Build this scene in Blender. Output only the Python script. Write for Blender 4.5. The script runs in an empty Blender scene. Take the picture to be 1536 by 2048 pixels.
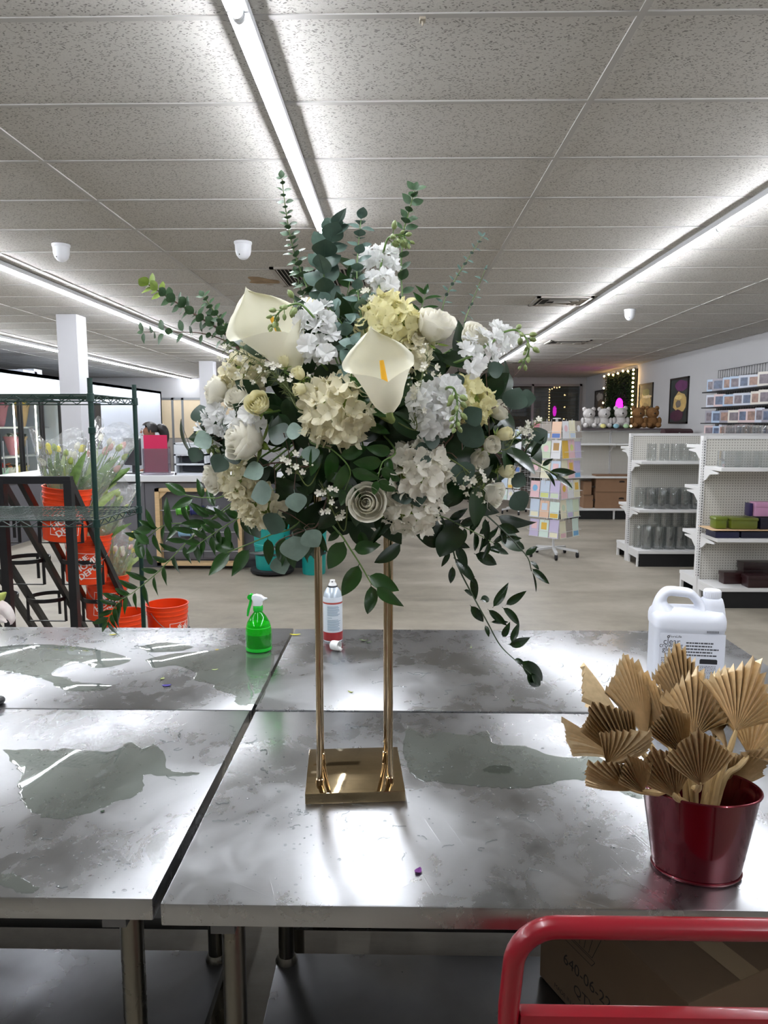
import bpy, bmesh, math, random
from mathutils import Vector, Matrix, Euler
R = math.radians
random.seed(7)
scene = bpy.context.scene
COL = scene.collection
# ------------------------------------------------------------------ camera
FPX, CAMH = 1445.0, 1.65
PITCH = math.atan((1024-850)/FPX)
YAW = math.atan((795-768)/FPX*math.cos(PITCH))
cam_d = bpy.data.cameras.new('camera'); cam = bpy.data.objects.new('camera', cam_d); COL.objects.link(cam)
cam_d.sensor_fit = 'HORIZONTAL'; cam_d.sensor_width = 36; cam_d.lens = FPX/1536*36
cam_d.clip_start = .05; cam_d.clip_end = 100
cam.location = (0, 0, CAMH); cam.rotation_euler = (math.pi/2-PITCH, 0, YAW)
scene.camera = cam
CR = Euler((math.pi/2-PITCH, 0, YAW)).to_matrix()
# ------------------------------------------------------------------ light and exposure
world = bpy.data.worlds.new('world'); scene.world = world; world.use_nodes = True
world.node_tree.nodes['Background'].inputs[0].default_value = (.02, .022, .025, 1)
world.node_tree.nodes['Background'].inputs[1].default_value = 1.0
scene.view_settings.view_transform = 'Standard'; scene.view_settings.look = 'None'
scene.view_settings.exposure = 0.36; scene.view_settings.gamma = 1.0
scene.view_settings.use_curve_mapping = False
LED_POWER = 92.0            # radiance of the LED tube lenses that light the shop
scene.cycles.max_bounces = 10; scene.cycles.transparent_max_bounces = 24
scene.cycles.sample_clamp_indirect = 6

# ------------------------------------------------------------------ measuring
def U(px, py, x=None, y=None, z=None):
    r = CR @ Vector(((px-768)/FPX, -(py-1024)/FPX, -1)); o = Vector((0, 0, CAMH))
    if z is not None: t = (z-CAMH)/r.z
    elif y is not None: t = y/r.y
    else: t = x/r.x
    return o+r*t
# ------------------------------------------------------------------ colours and materials
def lin(c):
    if isinstance(c, str):
        c = tuple(int(c[i:i+2], 16)/255 for i in (0, 2, 4))
    return tuple((v/12.92 if v <= .04045 else ((v+.055)/1.055)**2.4) for v in c)
MATS = {}
def nd(nt, t, **kw):
    n = nt.nodes.new(t)
    for k, v in kw.items():
        if k in n.inputs: n.inputs[k].default_value = v
        else: setattr(n, k, v)
    return n
def coords(nt, scale=(1, 1, 1), rand=False, kind='Object'):
    tc = nd(nt, 'ShaderNodeTexCoord'); mp = nd(nt, 'ShaderNodeMapping'); mp.inputs['Scale'].default_value = scale
    nt.links.new(tc.outputs[kind], mp.inputs['Vector'])
    if rand:
        oi = nd(nt, 'ShaderNodeObjectInfo'); mu = nd(nt, 'ShaderNodeMath', operation='MULTIPLY'); mu.inputs[1].default_value = 37.0
        nt.links.new(oi.outputs['Random'], mu.inputs[0]); nt.links.new(mu.outputs[0], mp.inputs['Location'])
    return mp.outputs[0]
def ramp(nt, fac, stops):
    r = nd(nt, 'ShaderNodeValToRGB'); e = r.color_ramp.elements
    while len(e) < len(stops): e.new(.5)
    for i, (p, c) in enumerate(stops):
        e[i].position = p; e[i].color = (*c, 1) if len(c) == 3 else c
    nt.links.new(fac, r.inputs[0]); return r.outputs[0]
def g3(v): return (v, v, v)
def mat(name, col, rough=.5, metal=0., var=None, bump=None, rvar=None, trans=0., emis=None, coat=0., sss=0., alpha=1., spec=None, scale3=(1, 1, 1), ior=None, hue=None):
    """col sRGB hex; var=(scale, amount) brightness noise; bump=(scale, strength, dist); rvar=(scale, lo, hi)"""
    if name in MATS: return MATS[name]
    m = bpy.data.materials.new(name); MATS[name] = m; m.use_nodes = True
    nt = m.node_tree; b = nt.nodes['Principled BSDF']; c = lin(col)
    b.inputs['Base Color'].default_value = (*c, 1); b.inputs['Roughness'].default_value = rough; b.inputs['Metallic'].default_value = metal
    b.inputs['Transmission Weight'].default_value = trans; b.inputs['Coat Weight'].default_value = coat; b.inputs['Alpha'].default_value = alpha
    b.inputs['Coat Roughness'].default_value = .05
    if spec is not None: b.inputs['Specular IOR Level'].default_value = spec
    if ior: b.inputs['IOR'].default_value = ior
    if sss: b.inputs['Subsurface Weight'].default_value = sss; b.inputs['Subsurface Radius'].default_value = (.02, .015, .008); b.inputs['Subsurface Scale'].default_value = .3
    if emis: b.inputs['Emission Color'].default_value = (*lin(emis[0]), 1); b.inputs['Emission Strength'].default_value = emis[1]
    if var or hue:
        sc, am = var or (1, 0)
        v = coords(nt, tuple(sc*s for s in scale3), True)
        no = nd(nt, 'ShaderNodeTexNoise', Scale=1.0, Detail=4.0); nt.links.new(v, no.inputs['Vector'])
        c2 = lin(hue) if hue else None
        lo = tuple(x*(1-am) for x in c); hi = tuple(min(1, x*(1+am)) for x in (c2 or c))
        nt.links.new(ramp(nt, no.outputs['Fac'], [(.3, lo), (.7, hi)]), b.inputs['Base Color'])
    if rvar:
        v = coords(nt, tuple(rvar[0]*s for s in scale3)); no = nd(nt, 'ShaderNodeTexNoise', Scale=1.0, Detail=5.0); nt.links.new(v, no.inputs['Vector'])
        nt.links.new(ramp(nt, no.outputs['Fac'], [(.3, g3(rvar[1])), (.7, g3(rvar[2]))]), b.inputs['Roughness'])
    if bump:
        v = coords(nt, tuple(bump[0]*s for s in scale3)); no = nd(nt, 'ShaderNodeTexNoise', Scale=1.0, Detail=4.0); nt.links.new(v, no.inputs['Vector'])
        bp = nd(nt, 'ShaderNodeBump', Strength=bump[1], Distance=bump[2]); nt.links.new(no.outputs['Fac'], bp.inputs['Height']); nt.links.new(bp.outputs[0], b.inputs['Normal'])
    return m
def petal_mat(name, col, trans=.35, rough=.6, var=(30, .04)):
    """petal tissue: diffuse front plus light let through from behind"""
    m = mat(name, col, rough, var=var, spec=.25); nt = m.node_tree; b = nt.nodes['Principled BSDF']; out = nt.nodes['Material Output']
    tl = nd(nt, 'ShaderNodeBsdfTranslucent'); mx = nd(nt, 'ShaderNodeMixShader'); mx.inputs[0].default_value = trans
    if b.inputs['Base Color'].links: nt.links.new(b.inputs['Base Color'].links[0].from_socket, tl.inputs[0])
    else: tl.inputs[0].default_value = (*lin(col), 1)
    nt.links.new(b.outputs[0], mx.inputs[1]); nt.links.new(tl.outputs[0], mx.inputs[2]); nt.links.new(mx.outputs[0], out.inputs[0]); return m
def thin_glass(name, tint='f4f8f8', refl=1.0, rough=.02, ior=1.45, body=0., bodycol='ffffff', bump=None):
    """a clear sheet: sees through with fresnel reflection, plus an optional milky body"""
    if name in MATS: return MATS[name]
    m = bpy.data.materials.new(name); MATS[name] = m; m.use_nodes = True; nt = m.node_tree; nt.nodes.clear()
    out = nd(nt, 'ShaderNodeOutputMaterial'); tr = nd(nt, 'ShaderNodeBsdfTransparent'); tr.inputs[0].default_value = (*lin(tint), 1)
    gl = nd(nt, 'ShaderNodeBsdfGlossy', Roughness=rough); gl.inputs[0].default_value = (1, 1, 1, 1)
    fr = nd(nt, 'ShaderNodeLayerWeight', Blend=.5); f0 = ((ior-1)/(ior+1))**2   # Schlick on both sides of the sheet
    pw = nd(nt, 'ShaderNodeMath', operation='POWER'); pw.inputs[1].default_value = 5.0; nt.links.new(fr.outputs['Facing'], pw.inputs[0])
    mu = nd(nt, 'ShaderNodeMath', operation='MULTIPLY_ADD'); mu.inputs[1].default_value = (1-f0)*refl; mu.inputs[2].default_value = f0*refl; mu.use_clamp = True
    nt.links.new(pw.outputs[0], mu.inputs[0])
    a = tr.outputs[0]
    if body:
        df = nd(nt, 'ShaderNodeBsdfDiffuse'); df.inputs[0].default_value = (*lin(bodycol), 1); mb = nd(nt, 'ShaderNodeMixShader'); mb.inputs[0].default_value = body
        nt.links.new(a, mb.inputs[1]); nt.links.new(df.outputs[0], mb.inputs[2]); a = mb.outputs[0]
    mx = nd(nt, 'ShaderNodeMixShader'); nt.links.new(mu.outputs[0], mx.inputs[0]); nt.links.new(a, mx.inputs[1]); nt.links.new(gl.outputs[0], mx.inputs[2])
    if bump:
        v = coords(nt, g3(bump[0])); no = nd(nt, 'ShaderNodeTexNoise', Scale=1.0, Detail=2.0); nt.links.new(v, no.inputs['Vector'])
        bp = nd(nt, 'ShaderNodeBump', Strength=bump[1], Distance=bump[2]); nt.links.new(no.outputs['Fac'], bp.inputs['Height'])
        nt.links.new(bp.outputs[0], gl.inputs['Normal']); nt.links.new(bp.outputs[0], fr.inputs['Normal'])
    nt.links.new(mx.outputs[0], out.inputs[0]); return m
def glow(name, col, strength):
    if name in MATS: return MATS[name]
    m = bpy.data.materials.new(name); MATS[name] = m; m.use_nodes = True; nt = m.node_tree; nt.nodes.clear()
    e = nd(nt, 'ShaderNodeEmission', Strength=strength); e.inputs[0].default_value = (*lin(col), 1); o = nd(nt, 'ShaderNodeOutputMaterial'); nt.links.new(e.outputs[0], o.inputs[0]); return m
# ------------------------------------------------------------------ mesh builder
class MB:
    def __init__(s): s.v = []; s.f = []; s.m = []
    def add(s, vs, fs, mi=0):
        o = len(s.v); s.v += [tuple(v) for v in vs]; s.f += [tuple(i+o for i in f) for f in fs]; s.m += [mi]*len(fs); return s
    def bb(s, x0, x1, y0, y1, z0, z1, mi=0):
        return s.add([(x, y, z) for z in (z0, z1) for y in (y0, y1) for x in (x0, x1)], [(0, 2, 3, 1), (4, 5, 7, 6), (0, 1, 5, 4), (2, 6, 7, 3), (0, 4, 6, 2), (1, 3, 7, 5)], mi)
    def box(s, c, d, mi=0): return s.bb(c[0]-d[0]/2, c[0]+d[0]/2, c[1]-d[1]/2, c[1]+d[1]/2, c[2]-d[2]/2, c[2]+d[2]/2, mi)
    def bar(s, a, b, w, h=None, up=(0, 0, 1), mi=0):
        h = h or w; a = Vector(a); b = Vector(b); d = (b-a).normalized(); u = Vector(up)
        if abs(d.dot(u)) > .98: u = Vector((0, 1, 0))
        x = d.cross(u).normalized(); y = x.cross(d)
        vs = [p+x*i*w/2+y*j*h/2 for p in (a, b) for j in (-1, 1) for i in (-1, 1)]
        return s.add(vs, [(0, 1, 3, 2), (4, 6, 7, 5), (0, 4, 5, 1), (2, 3, 7, 6), (0, 2, 6, 4), (1, 5, 7, 3)], mi)
    def tube(s, pts, r, n=8, cap=True, mi=0, closed=False):
        pts = [Vector(p) for p in pts]; k = len(pts); rs = r if isinstance(r, (list, tuple)) else [r]*k
        vs = []; x = None
        for i, p in enumerate(pts):
            if closed: d = pts[(i+1) % k]-pts[i-1]
            else: d = pts[min(i+1, k-1)]-pts[max(i-1, 0)]
            d = d.normalized() if d.length > 1e-9 else Vector((0, 0, 1))
            if x is None: x = d.orthogonal().normalized()
            x = (x-d*x.dot(d)); x = x.normalized() if x.length > 1e-6 else d.orthogonal().normalized(); y = d.cross(x)
            vs += [p+(x*math.cos(2*math.pi*j/n)+y*math.sin(2*math.pi*j/n))*rs[i] for j in range(n)]
        fs = []
        for i in range(k if closed else k-1):
            a = i*n; b = ((i+1) % k)*n
            fs += [(a+j, a+(j+1) % n, b+(j+1) % n, b+j) for j in range(n)]
        if cap and not closed: fs += [tuple(range(n-1, -1, -1)), tuple((k-1)*n+j for j in range(n))]
        return s.add(vs, fs, mi)
    def lathe(s, prof, n=24, c=(0, 0, 0), sx=1, sy=1, mi=0, caps=True):
        vs = []; fs = []
        for (r, z) in prof: vs += [(c[0]+r*sx*math.cos(2*math.pi*j/n), c[1]+r*sy*math.sin(2*math.pi*j/n), c[2]+z) for j in range(n)]
        for i in range(len(prof)-1): fs += [(i*n+j, i*n+(j+1) % n, (i+1)*n+(j+1) % n, (i+1)*n+j) for j in range(n)]
        if caps:
            if prof[0][0] > 1e-5: fs.append(tuple(range(n-1, -1, -1)))
            if prof[-1][0] > 1e-5: fs.append(tuple((len(prof)-1)*n+j for j in range(n)))
        return s.add(vs, fs, mi)
    def prism(s, poly, fn0, fn1, mi=0):
        """poly 2D; fn0, fn1 map (a, b) to 3D for the two faces"""
        k = len(poly); vs = [fn0(*p) for p in poly]+[fn1(*p) for p in poly]
        return s.add(vs, [tuple(range(k-1, -1, -1)), tuple(range(k, 2*k))]+[(i, (i+1) % k, k+(i+1) % k, k+i) for i in range(k)], mi)
    def surf(s, fn, nu, nv, mi=0, closeu=False):
        vs = [fn(i/nu, j/nv) for j in range(nv+1) for i in range(nu+1)]; w = nu+1
        return s.add(vs, [(j*w+i, j*w+i+1, (j+1)*w+i+1, (j+1)*w+i) for j in range(nv) for i in range(nu)], mi)
    def ball(s, c, r, n=12, k=8, sc=(1, 1, 1), mi=0):
        return s.lathe([(max(1e-6, r*math.sin(math.pi*i/k))*1, -r*math.cos(math.pi*i/k)*sc[2]) for i in range(k+1)], n, c, sc[0], sc[1], mi, False)
    def xf(s, M):
        s.v = [tuple(M @ Vector(v)) for v in s.v]; return s
    def mesh(s, name, mats, smooth=True, off=None, bevel=0, ang=40):
        me = bpy.data.meshes.new(name)
        vs = s.v if off is None else [(v[0]-off[0], v[1]-off[1], v[2]-off[2]) for v in s.v]
        me.from_pydata(vs, [], s.f)
        for m in (mats if isinstance(mats, (list, tuple)) else [mats]): me.materials.append(m)
        if any(s.m): me.polygons.foreach_set('material_index', s.m)
        if bevel:
            bm = bmesh.new(); bm.from_mesh(me); bmesh.ops.remove_doubles(bm, verts=bm.verts, dist=1e-5)
            ed = [e for e in bm.edges if len(e.link_faces) == 2 and e.calc_face_angle(0) > R(35)]
            bmesh.ops.bevel(bm, geom=ed, offset=bevel, segments=2, affect='EDGES', profile=.6); bm.to_mesh(me); bm.free()
        if smooth:
            me.shade_smooth(); me.set_sharp_from_angle(angle=R(18 if bevel else ang))
        return me
ORG = {}
def thing(name, label, cat, loc=(0, 0, 0), group=None, kind=None):
    o = bpy.data.objects.new(name, None); COL.objects.link(o); o.location = loc; o.empty_display_size = .05
    ORG[o.name] = Vector(loc); o['label'] = label; o['category'] = cat
    if group: o['group'] = group
    if kind: o['kind'] = kind
    return o
def obj(name, me, parent=None, M=None, label=None):
    """an object from mesh data placed with world matrix M (Matrix or location); parents are never rotated"""
    o = bpy.data.objects.new(name, me); COL.objects.link(o)
    M = Matrix() if M is None else (M if isinstance(M, Matrix) else Matrix.Translation(M))
    ORG[o.name] = M.translation.copy()
    if parent is not None:
        o.parent = parent; M = Matrix.Translation(-ORG[parent.name]) @ M
    o.matrix_basis = M
    if label: o['label'] = label
    return o
def part(name, mb, mats, parent, smooth=True, bevel=0, label=None, ang=40):
    """mb holds world coordinates; the part sits at its thing's origin"""
    off = ORG[parent.name]
    return obj(name, mb.mesh(name, mats, smooth, off, bevel, ang), parent, Matrix.Translation(off), label)
def solo(name, mb, mats, label, cat, group=None, kind=None, smooth=True, bevel=0, loc=None):
    loc = Vector(loc) if loc is not None else Vector((sum(v[0] for v in mb.v)/len(mb.v), sum(v[1] for v in mb.v)/len(mb.v), min(v[2] for v in mb.v)))
    o = obj(name, mb.mesh(name, mats, smooth, loc, bevel), None, loc)
    o['label'] = label; o['category'] = cat
    if group: o['group'] = group
    if kind: o['kind'] = kind
    return o
def struct(name, mb, mats, label, cat, parent=None, smooth=False, bevel=0):
    if parent: return part(name, mb, mats, parent, smooth, bevel)
    return solo(name, mb, mats, label, cat, kind='structure', smooth=smooth, bevel=bevel)
def frame_M(o, y, z, sx=1, sy=1, sz=1):
    """matrix with local +Y along y, local +Z near z"""
    y = Vector(y).normalized(); z = Vector(z); x = y.cross(z)
    if x.length < 1e-4: x = y.orthogonal()
    x.normalize(); z = x.cross(y)
    M = Matrix(((x.x*sx, y.x*sy, z.x*sz, o[0]), (x.y*sx, y.y*sy, z.y*sz, o[1]), (x.z*sx, y.z*sy, z.z*sz, o[2]), (0, 0, 0, 1))); return M
def axis_M(o, z, s=1, spin=0):
    z = Vector(z).normalized(); q = Vector((0, 0, 1)).rotation_difference(z)
    return Matrix.Translation(o) @ q.to_matrix().to_4x4() @ Matrix.Rotation(spin, 4, 'Z') @ Matrix.Scale(s, 4)
def spline(pts, n=24):
    pts = [Vector(p) for p in pts]; P = [pts[0]*2-pts[1]]+pts+[pts[-1]*2-pts[-2]]; out = []
    k = len(pts)-1
    for i in range(n+1):
        t = i/n*k; j = min(int(t), k-1); u = t-j; a, b, c, d = P[j:j+4]
        out.append(.5*((2*b)+(c-a)*u+(2*a-5*b+4*c-d)*u*u+(3*b-a-3*c+d)*u**3))
    return out
def text_mb(s, size, align='CENTER', extr=0.0, mono=False):
    """flat lettering in the XY plane as a builder"""
    cu = bpy.data.curves.new('lettering', 'FONT'); cu.body = s; cu.size = size; cu.align_x = align; cu.align_y = 'CENTER'; cu.resolution_u = 3; cu.extrude = extr
    o = bpy.data.objects.new('lettering', cu); me = bpy.data.meshes.new_from_object(o); mb = MB()
    mb.add([v.co[:] for v in me.vertices], [tuple(p.vertices) for p in me.polygons])
    bpy.data.objects.remove(o); bpy.data.curves.remove(cu); bpy.data.meshes.remove(me); return mb
# =================================================================== ROOM
CZ = 2.91
XL, XR, YB, YF = -9.2, 5.05, 19.7, -4.5
m_wall = mat('wall_paint', 'aeadad', .75, var=(1.2, .03))
m_tile = None
def ceiling_material():
    m = bpy.data.materials.new('acoustic_tile'); m.use_nodes = True; nt = m.node_tree; b = nt.nodes['Principled BSDF']; b.inputs['Roughness'].default_value = .9
    b.inputs['Specular IOR Level'].default_value = .1
    v = coords(nt, (1, 1, 1), True)
    w = nd(nt, 'ShaderNodeTexNoise', Scale=30.0, Detail=2.0); nt.links.new(v, w.inputs['Vector'])
    mx = nd(nt, 'ShaderNodeMix', data_type='VECTOR'); mx.inputs[0].default_value = .035
    nt.links.new(v, mx.inputs[4]); nt.links.new(w.outputs['Color'], mx.inputs[5])
    mp = nd(nt, 'ShaderNodeMapping'); mp.inputs['Scale'].default_value = (70, 150, 1); mp.inputs['Rotation'].default_value = (0, 0, .9); nt.links.new(mx.outputs[1], mp.inputs['Vector'])
    vo = nd(nt, 'ShaderNodeTexVoronoi', Scale=1.0); vo.voronoi_dimensions = '2D'; nt.links.new(mp.outputs[0], vo.inputs['Vector'])
    # only part of the cells hold a fissure
    sp = nd(nt, 'ShaderNodeSeparateColor'); nt.links.new(vo.outputs['Color'], sp.inputs[0])
    gt = nd(nt, 'ShaderNodeMath', operation='GREATER_THAN'); gt.inputs[1].default_value = .58; nt.links.new(sp.outputs[0], gt.inputs[0])
    ho = nd(nt, 'ShaderNodeMath', operation='LESS_THAN'); ho.inputs[1].default_value = .30; nt.links.new(vo.outputs['Distance'], ho.inputs[0])
    an = nd(nt, 'ShaderNodeMath', operation='MULTIPLY'); nt.links.new(gt.outputs[0], an.inputs[0]); nt.links.new(ho.outputs[0], an.inputs[1])
    fn = nd(nt, 'ShaderNodeTexNoise', Scale=260.0, Detail=2.0); nt.links.new(v, fn.inputs['Vector'])
    c1 = ramp(nt, fn.outputs['Fac'], [(.35, lin('bdbab4')), (.6, lin('c9c6c0'))])
    cm = nd(nt, 'ShaderNodeMix', data_type='RGBA'); nt.links.new(an.outputs[0], cm.inputs[0]); nt.links.new(c1, cm.inputs[6]); cm.inputs[7].default_value = (*lin('8b8883'), 1)
    nt.links.new(cm.outputs[2], b.inputs['Base Color'])
    iv = nd(nt, 'ShaderNodeMath', operation='SUBTRACT'); iv.inputs[0].default_value = 1; nt.links.new(an.outputs[0], iv.inputs[1])
    bp = nd(nt, 'ShaderNodeBump', Strength=.5, Distance=.003); nt.links.new(iv.outputs[0], bp.inputs['Height']); nt.links.new(bp.outputs[0], b.inputs['Normal'])
    return m
m_tile = ceiling_material()
m_tee = mat('tee_bar_paint', 'aeaba6', .6)
m_stain = mat('water_stain', '9c8465', .9, var=(12, .25))
# --- ceiling: slab, tees and lay-in tiles
GX = [-.48+1.23*k for k in range(-8, 5)]
GY = [2.405+.61*k for k in range(-12, 29)]
slab = MB().bb(XL, XR, YF, YB, CZ+.03, CZ+.13)
ceiling = struct('ceiling', slab, mat('plenum', '9a9894', .9), 'suspended ceiling of fissured acoustic tiles above the shop', 'ceiling')
VENT_CELLS = {}
def cell(x, y):
    i = max(k for k in range(len(GX)) if GX[k] <= x) if x >= GX[0] else -1
    j = max(k for k in range(len(GY)) if GY[k] <= y); return i, j
me_t = {}
far = MB(); far2 = MB(); n_t = 0
for j in range(len(GY)-1):
    for i in range(-1, len(GX)):
        x0 = GX[i] if i >= 0 else XL; x1 = GX[i+1] if i+1 < len(GX) else XR
        x0 = max(x0, XL); x1 = min(x1, XR)
        if x1-x0 < .05: continue
        y0, y1 = GY[j], GY[j+1]; cx, cy = (x0+x1)/2, (y0+y1)/2
        dx, dy = (x1-x0)/2-.010, (y1-y0)/2-.010
        seen = cy > 1.6 and cx > -.62*cy-1.2 and cy < 13.5
        if seen and n_t < 290:
            key = round(dx, 3)
            if key not in me_t: me_t[key] = MB().box((0, 0, .011), (dx*2, dy*2, .022)).mesh('ceiling_tile', m_tile, False, bevel=.003)
            t = obj('ceiling_tile', me_t[key], ceiling, Matrix.Translation((cx, cy, CZ+random.uniform(.0005, .003))) @ Euler((random.gauss(0, .0012), random.gauss(0, .0008), 0)).to_matrix().to_4x4()); n_t += 1
        else: far.box((cx, cy, CZ+.011), (dx*2, dy*2, .022))
o = part('ceiling_tile_field', far, m_tile, ceiling, False); o['kind'] = 'stuff'
for x in GX:
    if x > XL: part('ceiling_main_tee', MB().bb(x-.012, x+.012, YF, YB, CZ-.004, CZ+.004), m_tee, ceiling, False)
mt = MB().bb(XL, XR, -.012, .012, CZ-.0035, CZ+.004).mesh('ceiling_cross_tee', m_tee, False)
for y in GY: obj('ceiling_cross_tee', mt, ceiling, (0, y, 0))
# brown water stain on the tile by the return grille
sp = U(520, 562, z=CZ)
stp = [(math.cos(a)*(.13+.035*math.sin(3*a+1)), math.sin(a)*(.17+.05*math.sin(2*a))) for a in [2*math.pi*k/28 for k in range(28)]]
part('water_stain', MB().prism(stp, lambda a, b: (sp.x+a+.02, sp.y+b, CZ+.0002), lambda a, b: (sp.x+a+.02, sp.y+b, CZ-.0006)), m_stain, ceiling, False, label='brown water stain on a ceiling tile')
# --- floor
def floor_material():
    m = bpy.data.materials.new('polished_concrete'); m.use_nodes = True; nt = m.node_tree; b = nt.nodes['Principled BSDF']
    v = coords(nt, (.55, 1.5, 1)); n1 = nd(nt, 'ShaderNodeTexNoise', Scale=1.0, Detail=8.0, Roughness=.65, Distortion=.6); nt.links.new(v, n1.inputs['Vector'])
    v2 = coords(nt, (7, 7, 7)); n2 = nd(nt, 'ShaderNodeTexNoise', Scale=1.0, Detail=6.0, Roughness=.7); nt.links.new(v2, n2.inputs['Vector'])
    ad = nd(nt, 'ShaderNodeMath', operation='MULTIPLY_ADD'); ad.inputs[1].default_value = .35; nt.links.new(n2.outputs['Fac'], ad.inputs[0]); nt.links.new(n1.outputs['Fac'], ad.inputs[2])
    nt.links.new(ramp(nt, ad.outputs[0], [(.42, lin('6b665d')), (.62, lin('8f887a')), (.85, lin('a79f91'))]), b.inputs['Base Color'])
    nt.links.new(ramp(nt, ad.outputs[0], [(.4, g3(.33)), (.9, g3(.5))]), b.inputs['Roughness']); b.inputs['Specular IOR Level'].default_value = .35
    return m
struct('floor', MB().bb(XL, XR, YF, YB+3, -.1, 0), floor_material(), 'polished concrete floor, mottled grey and beige', 'floor')
# --- walls
struct('wall_right', MB().bb(XR, XR+.1, YF, YB, 0, CZ+.03), m_wall, 'white painted wall hung with posters and a wire grid', 'wall')
struct('wall_left', MB().bb(XL-.1, XL, YF, YB, 0, CZ+.03), m_wall, 'white painted wall behind the cooler', 'wall')
struct('wall_front', MB().bb(XL, XR, YF-.1, YF, 0, CZ+.03), mat('front_wall_paint', 'bdbbb8', .8), 'pale painted wall behind the camera', 'wall')
# back wall with two window openings (left wing and right wing)
wbk = MB()
W1 = (U(1030, 800, y=YB).x-.9, U(1163, 800, y=YB).x); zt1 = U(1100, 768, y=YB).z
W2 = (U(322, 800, y=YB).x-.2, U(520, 800, y=YB).x); zt2 = U(380, 797, y=YB).z+.02
for a, b in ((XL, W2[0]), (W2[1], W1[0]), (W1[1], XR)): wbk.bb(a, b, YB, YB+.12, 0, CZ+.03)
for (a, b), zt in ((W1, zt1), (W2, zt2)): wbk.bb(a, b, YB, YB+.12, zt, CZ+.03)
struct('wall_back', wbk, m_wall, 'white far wall above the dark shop windows', 'wall')
m_alu = mat('brushed_aluminium', '8e8f90', .4, .6)
m_pane = thin_glass('window_pane', 'e8eef0', 1.0, .01, 1.5)
m_shut = mat('shutter_brown', '75695c', .6, var=(3, .1))
for k, ((a, b), zt, xs) in enumerate(((W1, zt1, (U(1065, 800, y=YB).x,)), (W2, zt2, (U(345, 800, y=YB).x, U(365, 800, y=YB).x)))):
    w = thing('window_%d' % (k+1), ('shop window with grey mullions in front of a brown roller shutter', 'beige shuttered window bay at the far left end')[k], 'window', ((a+b)/2, YB, 0), kind='structure')
    fr = MB(); t = .06
    fr.bb(a, a+t, YB-.03, YB+.06, 0, zt); fr.bb(b-t, b, YB-.03, YB+.06, 0, zt); fr.bb(a, b, YB-.03, YB+.06, zt-t, zt)
    for x in xs: fr.bb(x-t/2, x+t/2, YB-.03, YB+.06, 0, zt)
    part('window_frame', fr, m_alu, w, False)
    ex = [a]+list(xs)+[b]
    for q in range(len(ex)-1): part('pane', MB().bb(ex[q]+t/2, ex[q+1]-t/2, YB+.01, YB+.018, .1, zt-t), m_pane, w, False)
    sh = MB(); n = 26
    for q in range(n): z0 = q*zt/n; sh.bb(a, b, YB+.32, YB+.34+.008*(q % 2), z0, z0+zt/n-.008)
    if k == 0: part('roller_shutter', sh, m_shut, w, False)
    else:
        part('beige_panel', MB().bb(a, b, YB-.02, YB-.005, 1.30, zt), mat('panel_beige', 'e3cfae', .6, var=(2, .05)), w, False); part('grey_panel', MB().bb(a, b, YB-.02, YB-.005, 0, 1.29), mat('panel_greige', 'a49c94', .6, var=(2, .05)), w, False)
# --- LED tube fixtures
m_lens = glow('led_lens', 'f3f7ff', LED_POWER); m_house = mat('led_housing', 'e4e6e8', .35)
Lf = 2.44
def led_meshes():
    n = 10; le = MB(); r = .0165
    prof = [(r*math.cos(math.pi*k/n), -.040-r*1.25*math.sin(math.pi*k/n)) for k in range(n+1)]
    prof = [(x, z) for x, z in prof]+[(-r, -.034), (r, -.034)]
    le.prism(prof, lambda a, b: (a, .012, b), lambda a, b: (a, Lf-.012, b))
    ho = MB(); ho.prism([(-.030, 0), (.030, 0), (.033, -.036), (-.033, -.036)], lambda a, b: (a, 0, b), lambda a, b: (a, Lf, b))
    en = MB(); en.prism([(x*1.12, z*1.03) for x, z in prof], lambda a, b: (a, 0, b), lambda a, b: (a, .012, b))
    return le.mesh('led_lens', m_lens, True), ho.mesh('fixture_housing', m_house, False), en.mesh('end_cap', m_house, False)
mL, mH, mE = led_meshes()
def led(x, y0, label, group):
    t = thing('led_tube_light', label, 'ceiling light', (x, y0, CZ), group)
    for nm, me, dy in (('led_lens', mL, 0), ('fixture_housing', mH, 0), ('end_cap', mE, 0), ('end_cap', mE, Lf-.012)): obj(nm, me, t, (x, y0+dy, CZ-.004))
led(-.478, 2.31, 'single LED tube light right above the flower arrangement', None)
ordn = ['nearest', 'second', 'third', 'fourth', 'farthest']
for k in range(-3, 4): led(2.0, 4.715+Lf*k, 'LED tube of the right ceiling row, ' + ('out of view, %s ahead of the first seen' % ('two' if k == -3 else 'one') if k < -1 else ordn[k+1]+' of those seen'), 'LED tubes of the right row')  # unseen tubes behind the viewer are added to light the flowers
for k in range(-4, 3): led(-3.08, 7.42+Lf*k, 'LED tube of the left ceiling row, ' + ('out of view, %s ahead of the first seen' % ('one', 'two', 'three')[-k-2] if k < -1 else ordn[k+1]+' of those seen'), 'LED tubes of the left row')  # tubes ahead of the seen ones added for light on the bouquet
for k in range(-2, 4): led(-5.62, 10.2+Lf*k, 'LED tube light over the cooler fronts, ' + ('out of view' if k < -1 else ordn[k+1]+' of its row'), 'LED tubes along the cooler')
led(-.478, 2.31-Lf-.01, 'LED tube light of the middle row above the viewer', None)  # extra tube, put overhead to brighten the front of the flowers
led(-5.62, 2.88, 'LED tube light of the cooler row, nearest the front wall', 'LED tubes along the cooler')
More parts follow.
